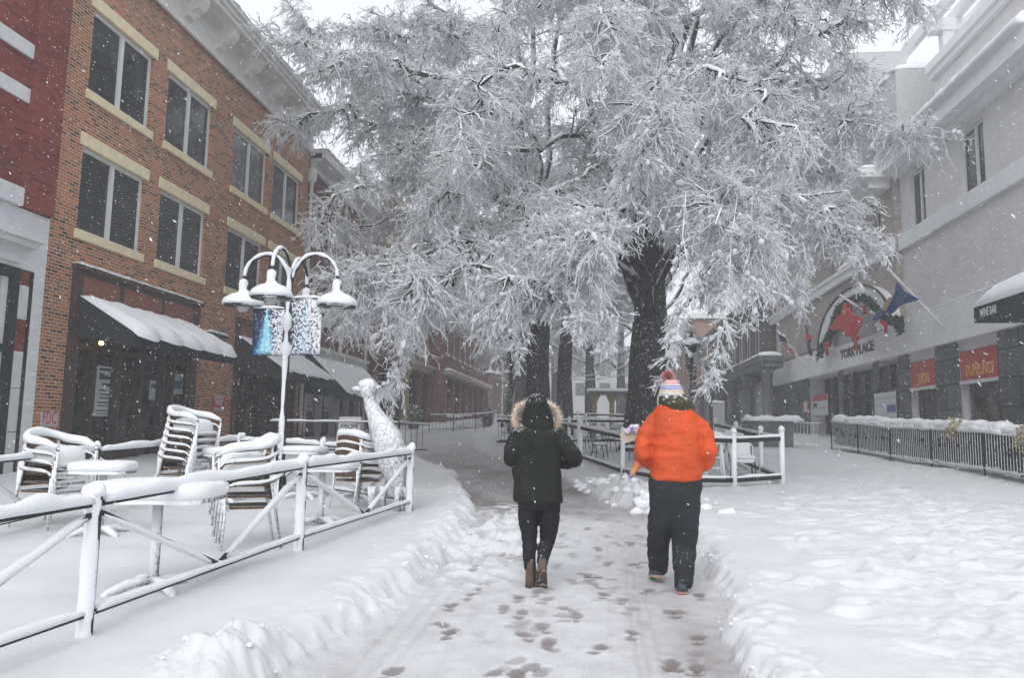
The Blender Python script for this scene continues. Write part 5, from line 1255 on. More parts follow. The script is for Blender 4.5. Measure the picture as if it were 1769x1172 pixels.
# ---------------- street lamps
SHADE_M = M_plain('dark_lamp_shade', (.035, .035, .038), .5, .2, 10.)
GLASS_L = M_plain('frosted_lamp_glass', (.45, .46, .46), .3, .05)
def street_lamp(loc, label, group, H=4.4, rad=.82, a0=math.radians(181.5)):
    o = thing('street_lamp', label, 'street lamp', loc, group)
    f = MB(); f.lathe((0, 0, 0), [(.13, -.1), (.13, .25), (.09, .32), (.055, .5), (.045, 1.2), (.04, H - .5), (.05, H - .4), (.03, H - .25)], 12); part('pole', f, BLACK_METAL, o, True, local=True)
    f = MB(); z = np.linspace(.0, H - .3, 46); f.tube([(-.022, -.022, q) for q in z], [.040 + .016 * float(fbm(q * 2.6, 3.3, oct=2)) + (.05 if abs(q - H + 1.15) < .12 or abs(q - H + 1.6) < .1 else 0) for q in z], 10); part('snow_cover', f, M_dusted('snow_on_pole', (.02, .02, .02), .84, 30., bump=.3), o, True, local=True)
    for k in range(4):
        a = a0 - k * math.pi / 2; d = np.array((math.cos(a), math.sin(a), 0)); up = np.array((0, 0, 1.))
        arc = [up * (H - .55), d * .06 + up * (H - .3), d * rad * .28 + up * (H - .06), d * rad * .55 + up * H, d * rad * .82 + up * (H - .09), d * rad * .97 + up * (H - .27), d * rad + up * (H - .50)]
        f = MB(); f.tube(spline(arc, 22), .026, 8); ar = part('arm', f, BLACK_METAL, o, True, local=True)
        f = MB(); c = spline(arc, 40); f.tube([p + (-.006, -.010, .024) for p in c[3:37]], [.030 + .008 * float(vnoise(i * .5, k * 5.)) for i in range(34)], 8); part('snow_cover', f, SNOW_FINE, ar, True, local=True)
        c = d * rad + up * (H - .50); f = MB(); f.lathe(c, [(.0, -.41), (.325, -.40), (.32, -.385), (.22, -.28), (.10, -.20), (.07, -.18), (.07, -.02), (.03, .02)], 20); sh = part('lamp_shade', f, SHADE_M, o, True, local=True)
        f = MB(); f.lathe(c, [(.0, -.50), (.07, -.48), (.11, -.42), (.11, -.38)], 14); part('lamp_glass', f, GLASS_L, sh, True, local=True)
        f = MB(); rings = []
        for q, (r, zz) in enumerate(((.30, -.385), (.345, -.37), (.35, -.335), (.31, -.265), (.21, -.195), (.10, -.155), (.08, -.10), (.085, -.02), (.075, .05), (.02, .08))):
            ring = []
            for j in range(22):
                an = 2 * math.pi * j / 22; kk = r * (1 + .05 * float(vnoise(j * .9 + k * 7, q * .6))); ring.append((c[0] + kk * math.cos(an) * (1 if q < 6 else .9) - (.01 if q >= 6 else 0), c[1] + kk * math.sin(an) - (.015 if q >= 6 else 0), zz + c[2] + (.035 * float(vnoise(j * 1.3 + k, 4.)) if q == 0 else 0)))
            rings.append(ring)
        f.loft(rings); part('snow_cover', f, SNOW_FINE, sh, True, local=True)
    return o
lpx = atY(492, 700, 12.7); lx, ly = float(lpx[0]), 12.7; lz = float(gz(ly))
lampA = street_lamp((lx, ly, lz), 'four armed black street lamp with snow capped shades on the left patio', 'four armed street lamps', H=float(atY(492, 441, 12.7)[2]) - lz)
# banners on its pole
def M_banner(name, glow, x0, z0, seed, thr=.53):
    m, n, b = new_mat(name); g = n.nodes.new('ShaderNodeNewGeometry'); sp = n.nodes.new('ShaderNodeSeparateXYZ'); n.links.new(g.outputs['Position'], sp.inputs[0])
    nz = N(n, 'ShaderNodeTexNoise', Scale=16., Detail=5.); n.links.new(g.outputs['Position'], nz.inputs['Vector'])
    dx = math_n(n, 'ABSOLUTE', math_n(n, 'SUBTRACT', sp.outputs['X'], x0)); dz = math_n(n, 'SUBTRACT', z0, sp.outputs['Z'])
    cone = math_n(n, 'SUBTRACT', 1., math_n(n, 'DIVIDE', dx, math_n(n, 'MAXIMUM', math_n(n, 'MULTIPLY', dz, .30), .03)), True)
    cone = math_n(n, 'MULTIPLY', math_n(n, 'ADD', cone, math_n(n, 'MULTIPLY', math_n(n, 'SUBTRACT', nz.outputs['Fac'], .5), .9)), glow, True)
    r = ramp(n, [(0, (.008, .02, .06)), (.35, (.02, .10, .24)), (.7, (.05, .33, .50)), (1., (.25, .62, .72))]); n.links.new(cone, r.inputs[0])
    ns = N(n, 'ShaderNodeTexNoise', Scale=24., Detail=5., Roughness=.7); n.links.new(g.outputs['Position'], ns.inputs['Vector'])
    ad = math_n(n, 'ADD', ns.outputs['Fac'], math_n(n, 'MULTIPLY', math_n(n, 'SUBTRACT', sp.outputs['X'], x0), seed))
    mr = N(n, 'ShaderNodeMapRange'); mr.inputs[1].default_value = thr; mr.inputs[2].default_value = thr + .06; n.links.new(ad, mr.inputs[0])
    n.links.new(mix_c(n, mr.outputs[0], r.outputs[0], SNOW), b.inputs['Base Color']); b.inputs['Roughness'].default_value = .7
    return m
for k, (x0, x1, y0, y1) in enumerate(((438, 487, 533, 614), (503, 553, 515, 613))):
    a = atY(x0, y0, ly - .02); c = atY(x1, y1, ly - .02); bo = thing('banner', ('blue banner with bright cyan conifer under the snowy lamp shade' if k == 0 else 'snow plastered blue banner on the right of the lamp pole'), 'banner', (a[0], ly, c[2]), 'banners on the street lamp')
    f = MB(); nx, nz = 10, 8; V = []; F = []
    for i in range(nx + 1):
        for j in range(nz + 1): V.append((a[0] + (c[0] - a[0]) * i / nx, ly - .02 + .025 * math.sin(i * .9 + j * .4), a[2] + (c[2] - a[2]) * j / nz))
    for i in range(nx):
        for j in range(nz): F.append((i * (nz + 1) + j, i * (nz + 1) + j + 1, (i + 1) * (nz + 1) + j + 1, (i + 1) * (nz + 1) + j))
    f.add(V, F); cl = part('cloth', f, M_banner('banner_print', 1.35 if k == 0 else .55, (a[0] + c[0]) / 2 - .02, a[2] + .02, .45 if k == 0 else .12, .53 if k == 0 else .45), bo, True)
    md = cl.modifiers.new('thickness', 'SOLIDIFY'); md.thickness = .006
    f = MB()
    for z in (a[2], c[2]): f.bar((lx, ly, z), (a[0] if k == 0 else c[0], ly - .02, z), .02, .02)
    rd = part('rod', f, BLACK_METAL, bo); f = MB(); f.snow([(a[0], ly - .02, a[2] + .01), (c[0], ly - .02, a[2] + .01)], .045, .035, 4); part('snow_cover', f, SNOW_FINE, rd, True)
# distant copies in the haze, and lantern posts wound with greenery
for px, Y, lab in ((868, 46., 'hazy four armed street lamp farther up the street'),):
    q = atY(px, 700, Y); dup(lampA, (q[0], Y, float(gz(Y))), .5, lab, 'four armed street lamps')
GREEN = M_dusted('dark_evergreen_garland', (.02, .035, .022), .34, 26., up=.3, wind=(-.2, -.4, .8), bump=.8)
def leaf_clump(f, pts, r, n, rg, size=.05):
    P = resample(pts, n)
    for p in P:
        d = rg.normal(size=3); d /= np.linalg.norm(d); q = p + d * r * rg.uniform(.4, 1.); u = rg.normal(size=3); u /= np.linalg.norm(u); v = np.cross(u, d); v /= np.linalg.norm(v) + 1e-9
        s = size * rg.uniform(.6, 1.4); f.add([q - u * s, q - v * s * .4 + d * s * .2, q + u * s, q + v * s * .4 + d * s * .2], [(0, 1, 2, 3)])
def lantern_post(px, Y, zt_px, label, w=.34, seed=1):
    q = atY(px, zt_px, Y); x, z1 = float(q[0]), float(q[2]); z0 = float(gz(Y)); o = thing('lantern_post', label, 'street lamp', (x, Y, z0), 'lantern posts wound with greenery')
    f = MB(); f.tube([(x, Y, z0 - .1), (x, Y, z1 - .9)], .07, 8); f.lathe((x, Y, z1 - .95), [(.06, 0), (.2, .12), (.24, .3)], 8); part('pole', f, BLACK_METAL, o, True)
    f = MB(); f.lathe((x, Y, z1 - .65), [(w * .8, 0), (w * 1.5, .03), (w * 1.5, .1), (w * .5, .34), (w * .32, .36), (w * .32, .62), (.05, .68)], 4, a0=.7); lh = part('lantern_head', f, SHADE_M, o)
    f = MB(); f.lathe((x, Y, z1 - .55), [(w * 1.45, 0), (w * 1.45, .08), (w * .9, .20), (w * .35, .3)], 4, a0=.7); part('snow_cover', f, SNOW_M, lh)
    rg = np.random.default_rng(seed); f = MB(); hh = z1 - 1.1 - z0
    leaf_clump(f, [(x + .10 * math.cos(t * 9), Y + .10 * math.sin(t * 9), z0 + .1 + hh * t) for t in np.linspace(0, 1, 60)], .20, 900, rg, .085); part('garland', f, GREEN, o)
    f = MB(); leaf_clump(f, [(x - .3, Y, z0 + .1), (x + .3, Y, z0 + .1), (x, Y, z0 + .9)], .34, 500, rg, .09); part('bush', f, GREEN, o)
lantern_post(884, 36., 578, 'wreathed lantern post left of the twin oak trunks', seed=1)
lantern_post(913, 40., 596, 'second wreathed lantern post half hidden by the twin oak trunks', seed=2)
lantern_post(1194, 34., 574, 'wreathed lantern post behind the man in orange', seed=3)

# ---------------- right-hand enclosure with white posts and black rails
WPOST = M_dusted('snow_plastered_white_post', (.04, .04, .04), .86, 40., bump=.25)
def post_fence(pts, label, h=1.0, group='post and rail fences round the right patio', r=.053, rails=(.86, .12), rail_h=.09):
    o = thing('rail_fence', label, 'fence', (*pts[0], HS(*pts[0])), group); P = [np.array((x, y, HS(x, y))) for x, y in pts]
    for i, p in enumerate(P):
        f = MB(); f.tube([p + (0, 0, -.15), p + (0, 0, h)], r, 12); po = part('post', f, WPOST, o, True)
        f = MB(); f.lathe(p + (0, 0, h - .01), [(r * 1.05, -.02), (r * 1.2, .02), (r * 1.05, .06), (r * .5, .09), (.005, .1)], 12); part('snow_cover', f, SNOW_FINE, po, True)
    for i in range(len(P) - 1):
        a, b = P[i], P[i + 1]
        for z in rails:
            f = MB(); f.bar(a + (0, 0, z), b + (0, 0, z), .05, rail_h); rl = part('rail', f, BLACK_METAL, o); f = MB(); f.snow([a + (0, 0, z + rail_h / 2), b + (0, 0, z + rail_h / 2)], .06, .04, i + int(z * 10), .45); part('snow_cover', f, SNOW_FINE, rl, True)
    return o
RC, RD, RE = [(float(q[0]), float(q[1])) for q in (onG(1352, 840, .15), onG(1180, 846, .15), onG(1003, 801, .12))]
post_fence([RC, ((RC[0] + RD[0]) / 2, (RC[1] + RD[1]) / 2), RD], 'near snowy post and rail fence right of the man in orange', h=1.02)
post_fence([(RD[0] - .04, RD[1] + .12), ((RD[0] + RE[0]) / 2, (RD[1] + RE[1]) / 2), RE], 'black rail fence beside the bistro chairs between the two walkers')
post_fence([(RC[0] + .03, RC[1] + .14), (RC[0] + .05, RC[1] + 2.2), (RC[0] + .1, RC[1] + 5.6), (RC[0] + .2, RC[1] + 10)], 'black rail fence running back with white posts right of the man')
post_fence([(RE[0] - .05, RE[1] + .15), (-.8, 23.5), (-1.6, 27.5)], 'snow topped rail fence behind the hooded walker', h=1.05)
post_fence([(-3.6, 28.), (-2.2, 29.), (-.4, 30.), (2., 31.), (3.6, 31.)], 'long snow topped fence far behind the walkers before the trunks', h=1.05)
post_fence([(-3.4, 43.), (-1., 43.), (1.6, 43.), (4., 43.)], 'farthest snow topped fence seen between the trunks', h=1.0)

def bistro_chair(label):
    o = thing('bistro_chair', label, 'chair', (0, 0, 0), 'metal bistro chairs on the right patio'); 
    f = MB(); f.lathe((0, 0, .44), [(.20, 0), (.21, .02)], 16); st = part('seat', f, BLACK_METAL, o, True, local=True)
    f = MB(); f.lathe((0, 0, .46), [(.20, 0), (.215, .03), (.18, .07), (.05, .085)], 16); part('snow_cover', f, SNOW_FINE, st, True, local=True)
    f = MB(); f.tube(spline([(-.21, .12, .44), (-.22, .19, .7), (-.15, .23, .90), (0, .24, .95), (.15, .23, .90), (.22, .19, .7), (.21, .12, .44)], 24), .012, 6)
    for x in np.linspace(-.15, .15, 7): f.tube([(x, .17, .46), (x, .22, .88 + .05 * (1 - (x / .15) ** 2))], .006, 5)
    bk = part('backrest', f, BLACK_METAL, o, True, local=True)
    f = MB(); f.snow([(-.16, .23, .905), (0, .24, .96), (.16, .23, .905)], .035, .03, 2); part('snow_cover', f, SNOW_FINE, bk, True, local=True)
    for sx_ in (-1, 1):
        for sy_ in (-1, 1): f = MB(); f.tube([(sx_ * .15, sy_ * .14, .44), (sx_ * .20, sy_ * .2, 0)], .012, 6); part('leg', f, BLACK_METAL, o, True, local=True)
    return o
bc0 = bistro_chair('black metal bistro chair')
spots = [((.95, 21.2), 2.6, 'bistro chair nearest the gap between the two walkers'), ((.1, 22.6), 1.2, 'bistro chair just right of the hooded walker'), ((1.7, 20.2), 3.6, 'bistro chair partly behind the orange sleeve'), ((1.5, 23.4), .4, 'bistro chair behind the nearest pair on the right patio'),
         ((.4, 25.5), 2.1, 'bistro chair at the middle of the right patio by snowy tables'), ((-.3, 26.6), 4.2, 'bistro chair against the second fence behind the hooded walker'), ((2.6, 25.), 5.2, 'bistro chair deep behind the man in orange')]
for i, ((x, y), r, lab) in enumerate(spots):
    z = HS(x, y) - .08
    if i == 0: bc0.location = (x, y, z); bc0.rotation_euler.z = r; bc0['label'] = lab
    else: dup(bc0, (x, y, z), r, lab, 'metal bistro chairs on the right patio')
T2 = 'snow covered tables on the right patio'
tb = None
for i, (x, y, lab) in enumerate([(1.3, 22.3, 'snow slab table among the bistro chairs'), (-.1, 24.2, 'snow slab table left of the middle bistro chair'), (2.2, 21.6, 'snow slab table hidden mostly behind the man'), (3.1, 19.3, 'snow slab table right of the man beside the stool'),
                                (1.0, 27., 'snow slab table just before the thick oak trunk'), (-.9, 33., 'low snow slab table between the slender trunks'), (.3, 34., 'snow slab table between the slender and thick trunks'), (1.0, 37.5, 'snow slab table behind the thick trunk'), (-.3, 39., 'farthest snow slab table before the last fence'), (-2.6, 32., 'snow slab table left of the slender trunks')]):
    if tb is None: tb = table(x, y, .42, .42, .74, .2, lab, T2, .12)
    else: dup(tb, (x, y, HS(x, y) - .05), .3 * i, lab, T2)
# bar stool with a fat cushion of snow, padded chair, snow ball
q = onG(1247, 838, .15); x, y = float(q[0]), 16.75; z = HS(x, y) - .06; o = thing('bar_stool', 'tall wooden stool with a fat snow cushion beside the orange jacket', 'stool', (x, y, z))
f = MB(); f.lathe((x, y, z + .80), [(.19, 0), (.2, .06)], 16); st = part('seat', f, IRON, o, True)
f = MB(); f.lathe((x, y, z + .86), [(.2, 0), (.25, .04), (.255, .10), (.22, .16), (.1, .2), (.01, .205)], 18); part('snow_cover', f, SNOW_FINE, st, True)
for a, b_ in ((-1, -1), (1, -1), (1, 1), (-1, 1)): f = MB(); f.tube([(x + a * .13, y + b_ * .13, z + .8), (x + a * .2, y + b_ * .2, z)], .028, 8); part('leg', f, POST_M, o, True)
f = MB()
for zz, k in ((.3, .175), (.52, .155)):
    for (a, b_), (c, d) in (((-1, -1), (1, -1)), ((1, -1), (1, 1)), ((1, 1), (-1, 1)), ((-1, 1), (-1, -1))): f.tube([(x + a * k, y + b_ * k, z + zz), (x + c * k, y + d * k, z + zz)], .014, 6)
part('foot_rail', f, IRON, o, True)
x, y = float(atY(1284, 800, 17.4)[0]), 17.4; z = HS(x, y) - .06; o = thing('padded_chair', 'rounded padded back chair dusted with snow inside the right fence', 'chair', (x, y, z))
PAD = M_dusted('snow_dusted_cushion', (.11, .11, .115), .62, 30., up=.2, wind=(0, -.6, .8))
f = MB(); f.loft([[(x + cx * .25 * s, y + .22 + d, z + .62 + cz * .2 * s) for cx, cz in [(math.copysign(abs(math.cos(t)) ** .5, math.cos(t)), math.copysign(abs(math.sin(t)) ** .5, math.sin(t))) for t in np.linspace(0, 2 * math.pi, 24, endpoint=False)]] for d, s in ((.05, .93), (.03, 1.), (-.02, 1.), (-.04, .93))]); part('backrest', f, PAD, o, True)
f = MB(); f.loft(slab_rings(.24, .22, [(.95, .38), (1., .40), (1., .44), (.95, .46)])); [None]; f.v = [(a + x, b + y, c + z) for a, b, c in f.v]; st = part('seat', f, PAD, o, True)
f = MB(); f.loft(slab_rings(.24, .22, [(1., .46), (1.03, .5), (.9, .54), (.4, .56), (.02, .565)])); f.v = [(a + x, b + y, c + z) for a, b, c in f.v]; part('snow_cover', f, SNOW_FINE, st, True)
for a, b_ in ((-1, -1), (1, -1), (1, 1), (-1, 1)): f = MB(); f.tube([(x + a * .2, y + b_ * .18, z + (.44 if b_ < 0 else .75)), (x + a * .23, y + b_ * .22, z)], .016, 8); part('leg', f, BLACK_METAL, o, True)

# stone planters with pillars, far middle
for k, (px, Y, lab) in enumerate(((1042, 47., 'snow topped stone shelter with slim pillars between the trunks'), (1072, 49., 'second snow topped stone shelter touching the thick trunk'))):
    c = atY(px, 681, Y); z0 = float(gz(Y)); o = thing('stone_shelter', lab, 'shelter', (c[0], Y, z0)); f = MB(); f.box((c[0] - .9, Y - .9, c[2]), (c[0] + .9, Y + .9, c[2] + .12)); rf = part('roof', f, STONE_G, o); f = MB(); f.loft([[(c[0] + a * s, Y + b_ * s, c[2] + zz) for a, b_ in ((-.95, -.95), (.95, -.95), (.95, .95), (-.95, .95))] for s, zz in ((1, .12), (1.02, .2), (.95, .28), (.3, .32))]); part('snow_cover', f, SNOW_M, rf)
    for a in (-.5, .5):
        f = MB(); f.lathe((c[0] + a, Y, z0), [(.16, 0), (.13, .2), (.13, c[2] - z0 - .5), (.3, c[2] - z0 - .2), (.3, c[2] - z0)], 10); part('pillar', f, TAN, o, True)
# overhead wires with snow
for k, (p, q_, lab) in enumerate(((atY(985, 651, 31), atY(1085, 630, 31), 'upper snowy overhead cable strung between the trunks'), (atY(985, 655, 33), atY(1085, 645, 33), 'lower snowy overhead cable strung between the trunks'))):
    f = MB(); f.tube([p * (1 - t) + q_ * t + np.array((0, 0, -.12 * 4 * t * (1 - t))) for t in np.linspace(0, 1, 9)], .022, 6); tag(part('overhead_cable', f, SNOW_FINE, None, True), lab, 'cable', 'overhead cables')

# ---------------- left pavement, farther on: board sign, low fence, distant patio
x, y = float(atY(606, 735, 21.)[0]), 21.; z = HS(x, y); o = thing('sandwich_board', 'small white sandwich board lettered Hugo behind the sculpture', 'sign', (x, y, z))
BOARD_M = M_plain('white_board', (.6, .6, .6), .6, .06)
for s in (-1, 1):
    f = MB(); f.prism([(x - .33, y + s * .32, z), (x + .33, y + s * .32, z), (x + .30, y + s * .04, z + 1.05), (x - .30, y + s * .04, z + 1.05)], (0, .025 * s, 0)); pn = part('panel', f, BOARD_M, o)
text_part('lettering', 'Hugo', (x - .22, y - .16, z + .72), (1, 0, 0), (0, .27, .96), .16, INK, o, width=.44, depth=.012)
def bar_fence(pts, label, cat='fence', h=.95, gap=.11, name='bar_fence', mat=BLACK_METAL, group=None, snow=True, per=2.4):
    o = thing(name, label, cat, (*pts[0], HS(*pts[0])), group)
    for i in range(len(pts) - 1):
        a = np.array((*pts[i], 0.)); b = np.array((*pts[i + 1], 0.)); n = max(1, round(np.linalg.norm(b - a) / per))
        for k in range(n):
            p = a + (b - a) * k / n; q = a + (b - a) * (k + 1) / n; p[2] = HS(p[0], p[1]); q[2] = HS(q[0], q[1]); L = np.linalg.norm(q - p); f = MB()
            f.bar(p + (0, 0, h - .03), q + (0, 0, h - .03), .035, .03); f.bar(p + (0, 0, .17), q + (0, 0, .17), .03, .03)
            m = int(L / gap)
            for j in range(1, m): c = p + (q - p) * j / m; f.tube([c + (0, 0, .17), c + (0, 0, h - .03)], .0085, 5, cap=False)
            part('baluster_panel', f, mat, o)
            f = MB(); f.tube([p + (0, 0, -.1), p + (0, 0, h + .02)], .024, 8); part('post', f, BLACK_METAL, o, True)
            if snow: f = MB(); f.snow([p + (0, 0, h - .015), q + (0, 0, h - .015)], .05, .045, k, .4); part('snow_cover', f, SNOW_FINE, o, True)
    return o
bar_fence([(-8.6, 20.), (-5.4, 21.2), (-5.2, 24.)], 'low barred fence in front of the second awning behind the sculpture', gap=.5)
bar_fence([(-8.6, 40.), (-6.8, 44.), (-6.6, 52.)], 'hazy barred patio fence by the tan columns far left', gap=.3)
for i, (x, y, lab) in enumerate([(-8., 44., 'snow heaped table in the far left fenced patio'), (-8.2, 48., 'second snow heaped table in the far left fenced patio')]): dup(tb, (x, y, HS(x, y)), i, lab, 'tables in the far left patio')
bar_fence([(-3.62, 28.1), (-2.9, 28.0)], 'short black framed gate panel left of the hooded walker', h=1.05, per=.8)
# planter tubs and shrubs by the far left patio
for i, (px, Y, lab) in enumerate(((842, 50., 'snowy round shrub in a tub at the end of the far patio fence'), (715, 41., 'dark shrub in a tub at the foot of the tan column'))):
    x = float(atY(px, 720, Y)[0]); z = HS(x, Y); o = thing('tub_shrub', lab, 'shrub', (x, Y, z)); f = MB(); f.lathe((x, Y, z), [(.25, 0), (.38, .5), (.4, .52)], 12); part('tub', f, STONE_G, o, True); f = MB(); leaf_clump(f, [(x - .2, Y, z + .7), (x + .2, Y, z + .7), (x, Y + .1, z + 1.)], .38, 420, np.random.default_rng(i), .1); part('foliage', f, GREEN, o)

# ---------------- iron railing with hedge on the right, planter box
RAIL_M = M_dusted('snow_flecked_iron', (.03, .03, .033), .50, 50., up=.25, wind=(-.7, -.5, 0), rough=.5)
RA, RB = (8.42, 29.4), (8.95, 11.0)
bar_fence([(11.0, 29.5), RA, RB], 'long black iron railing with thin white flecked bars on the right', h=1.0, gap=.115, name='iron_railing', mat=RAIL_M, snow=False, per=2.6)
n_ = 90; rg = np.random.default_rng(4)
ht = thing('hedge', 'snow topped hedge planter trailing yellowish leaves behind the right railing', 'hedge', (8.9, 20., HS(8.9, 20.)))
f = MB(); L_ = [(RA[0] + (RB[0] - RA[0]) * t + .22, RA[1] + (RB[1] - RA[1]) * t) for t in np.linspace(0, 1, 40)]; Lz = [(x, y, HS(x, y) + .93) for x, y in L_]
f.snow([(x, y, z + .10) for x, y, z in Lz], .46, .19, 7, .3); f.snow([(x - .18, y, z + .05) for x, y, z in Lz], .16, .10, 12, .6); part('snow_cover', f, SNOW_FINE, ht, True)
f = MB(); leaf_clump(f, [(x, y, z - .08) for x, y, z in Lz], .22, 5200, rg, .055); leaf_clump(f, [(x, y, z - .3) for x, y, z in Lz], .25, 9000, rg, .085); leaf_clump(f, [(x + .1, y, z - .58) for x, y, z in Lz], .22, 5000, rg, .085); part('foliage', f, M_dusted('winter_hedge_leaves', (.022, .026, .022), .12, 30.), ht)
f = MB(); 
for t in (.50, .66, .92): x, y = RA[0] + (RB[0] - RA[0]) * t + .05, RA[1] + (RB[1] - RA[1]) * t; z = HS(x, y); leaf_clump(f, [(x, y, z + 1.2), (x - .15, y - .2, z + 1.0), (x - .2, y, z + .8)], .18, 130, rg, .06)
part('yellow_leaves', f, M_dusted('yellow_leaves', (.30, .22, .05), .42, 30.), ht)
f = MB(); f.box((8.75, 11.2, .1), (9.05, 29.2, 1.2)); 
f = MB(); P1, P2_ = Lz[0], Lz[-1]; f.bar((P1[0] + .1, P1[1], P1[2] - .22), (P2_[0] + .1, P2_[1], P2_[2] - .22), .36, .2); part('trough', f, BROWN_P, ht)
c = onG(1352, 772, .15); x, y = float(c[0]) - .2, float(c[1]); z = HS(x, y); o = thing('planter_box', 'dark planter box with snow slab top beyond the right railing', 'planter', (x, y, z)); f = MB(); f.box((x - 1.1, y - .4, z - .1), (x + .5, y + .6, z + .95)); part('box', f, STONE_G, o); f = MB(); f.snow([(x - 1.2, y + .1, z + .95), (x + .9, y + .1, z + .95)], 1.15, .2, 3); part('snow_cover', f, SNOW_M, o, True)
f = MB()
for k in range(8): f.tube([(x + .55 + k * .12, y - .3, z), (x + .55 + k * .12, y - .3, z + .9)], .012, 5)
f.bar((x + .5, y - .3, z + .9), (x + 1.5, y - .3, z + .9), .04, .04); f.bar((x + .5, y - .3, z + .1), (x + 1.5, y - .3, z + .1), .04, .04); part('side_bars', f, RAIL_M, o)
# utility box and post beyond the orange jacket
c = onG(1241, 745, .1); x, y = float(c[0]), float(c[1]); y = min(y, 40.); x = float(atY(1241, 730, y)[0]); z = HS(x, y); o = thing('utility_box', 'pale slim utility cabinet beyond the right rail fence', 'cabinet', (x, y, z)); f = MB(); f.box((x - .28, y - .2, z - .1), (x + .28, y + .2, z + 1.6)); part('cabinet', f, M_plain('pale_cabinet', (.4, .4, .4), .6, .1), o); f = MB(); f.box((x - .42, y - .18, z), (x - .282, y + .15, z + 1.45)); part('side_panel', f, INK, o); f = MB(); f.snow([(x - .32, y, z + 1.6), (x + .32, y, z + 1.6)], .44, .1, 3); part('snow_cover', f, SNOW_M, o, True)

# ---------------- flags over the entrance and the garland on the arch
def M_flag(name, stops, axis, lo, hi):
    return name
def flag(pole_a, pole_b, cloth_px, Xc, mat, label, parts=(), wave=.06):
    o = thing('flag', label, 'flag', tuple(pole_a), 'flags on the grey building'); f = MB(); f.tube([pole_a, pole_b], .03, 8); f.lathe(pole_b, [(.03, -.05), (.075, 0), (.03, .06)], 10); pl = part('pole', f, TRIM_R, o, True)
    f = MB(); f.snow([pole_a * .8 + pole_b * .2 + (0, 0, .02), pole_b + (0, 0, .02)], .06, .05, 3); part('snow_cover', f, SNOW_FINE, pl, True)
    cl = None
    for nm, poly, m, dx in [('cloth', cloth_px, mat, 0.)] + list(parts):
        P = [atX(px, py, Xc + dx) for px, py in poly]; c = sum(P) / len(P); n = len(P); f = MB(); sub = 6; rings = []
        V = [c + (wave * .8, 0, 0)]; F = []
        for q in range(1, sub + 1):
            for j in range(n):
                for h in range(4):
                    p = P[j] * (1 - h / 4) + P[(j + 1) % n] * (h / 4); w = c + (p - c) * q / sub; V.append(w + np.array((wave * math.sin(w[1] * 3.2 + w[2] * 1.5), 0, 0)))
        m4 = n * 4
        for j in range(m4): F.append((0, 1 + j, 1 + (j + 1) % m4))
        for q in range(sub - 1):
            for j in range(m4): F.append((1 + q * m4 + j, 1 + (q + 1) * m4 + j, 1 + (q + 1) * m4 + (j + 1) % m4, 1 + q * m4 + (j + 1) % m4))
        f.add(V, F); ob = part(nm, f, m, o if nm == 'cloth' else cl, True); md = ob.modifiers.new('thickness', 'SOLIDIFY'); md.thickness = .012
        if nm == 'cloth': cl = ob
    return o
FRED = M_plain('red_flag', (.50, .025, .03), .7, .2, 3.); FBLUE = M_dusted('blue_flag', (.012, .05, .19), .22, 22., rough=.7); FGOLD = M_plain('gold_flag', (.55, .42, .05), .7, .15); FWHITE = M_plain('white_flag', (.6, .6, .62), .7, .1); FTAN = M_plain('tan_flag', (.36, .28, .14), .7, .15)
XF = XR - 1.3
def star(cx, cy, r): return [(cx + r * (1 if k % 2 == 0 else .42) * math.sin(k * math.pi / 5), cy - r * (1 if k % 2 == 0 else .42) * math.cos(k * math.pi / 5)) for k in range(10)]
flag(atX(1508, 548, XR - .26), atX(1452, 511, XF), [(1456, 523), (1452, 540), (1443, 556), (1427, 567), (1440, 572), (1447, 569), (1463, 581), (1474, 583), (1480, 573), (1494, 551), (1478, 545), (1468, 534)], XF, FRED, 'red flag with gold star hanging below the arch',
     [('star', star(1458, 539, 6.5), FGOLD, -.06)])
flag(atX(1628, 563, XR - .26), atX(1535, 466, XF - .2), [(1545, 487), (1543, 505), (1534, 524), (1527, 540), (1538, 542), (1552, 531), (1566, 525), (1584, 518), (1566, 503)], XF - .1, FBLUE, 'deep blue flag on a long angled pole right of the arch', [('tan_band', [(1534, 513), (1529, 523), (1525, 534), (1529, 538), (1535, 523), (1537, 514)], FTAN, -.09)])
flag(atX(1533, 556, XR - .26), atX(1505, 540, XF), [(1520, 531), (1511, 540), (1505, 551), (1514, 558), (1519, 556), (1525, 549), (1526, 538)], XF, FBLUE, 'small dark blue flag with red and white tail hanging in the arch', [('white_tail', [(1516, 556), (1518, 564), (1526, 562), (1522, 553)], FWHITE, -.07), ('red_tail', [(1521, 556), (1527, 553), (1533, 561), (1529, 564)], FRED, -.09)])
flag(atX(1388, 628, XR - .26), atX(1343, 572, XF), [(1347, 577), (1352, 600), (1357, 608), (1367, 610), (1376, 620), (1380, 618), (1372, 603), (1360, 588)], XF, FWHITE, 'striped red and white flag with blue corner at the far end of the fascia', [('canton', [(1346, 576), (1349, 590), (1357, 592), (1359, 587)], M_plain('navy_flag', (.02, .03, .09), .7, .2), -.1)] + [('stripe', [(1350 + k * 6, 592 + k * 5), (1353 + k * 6, 600 + k * 4.6), (1356 + k * 6, 602 + k * 4.6), (1354 + k * 6, 593 + k * 5)], FRED, -.1) for k in range(4)])
flag(atX(1403, 592, XR - .26), atX(1380, 550, XF), [(1388, 560), (1391, 578), (1396, 598), (1400, 616), (1403, 612), (1400, 596), (1402, 588), (1396, 574)], XF, M_plain('navy_cloth', (.02, .03, .09), .7, .2), 'narrow furled dark flag with red patch left of the arch', [('red_patch', [(1394, 578), (1395, 591), (1399, 588), (1403, 582), (1398, 576)], FRED, -.08)])
rg = np.random.default_rng(9); Xg = XR - .62
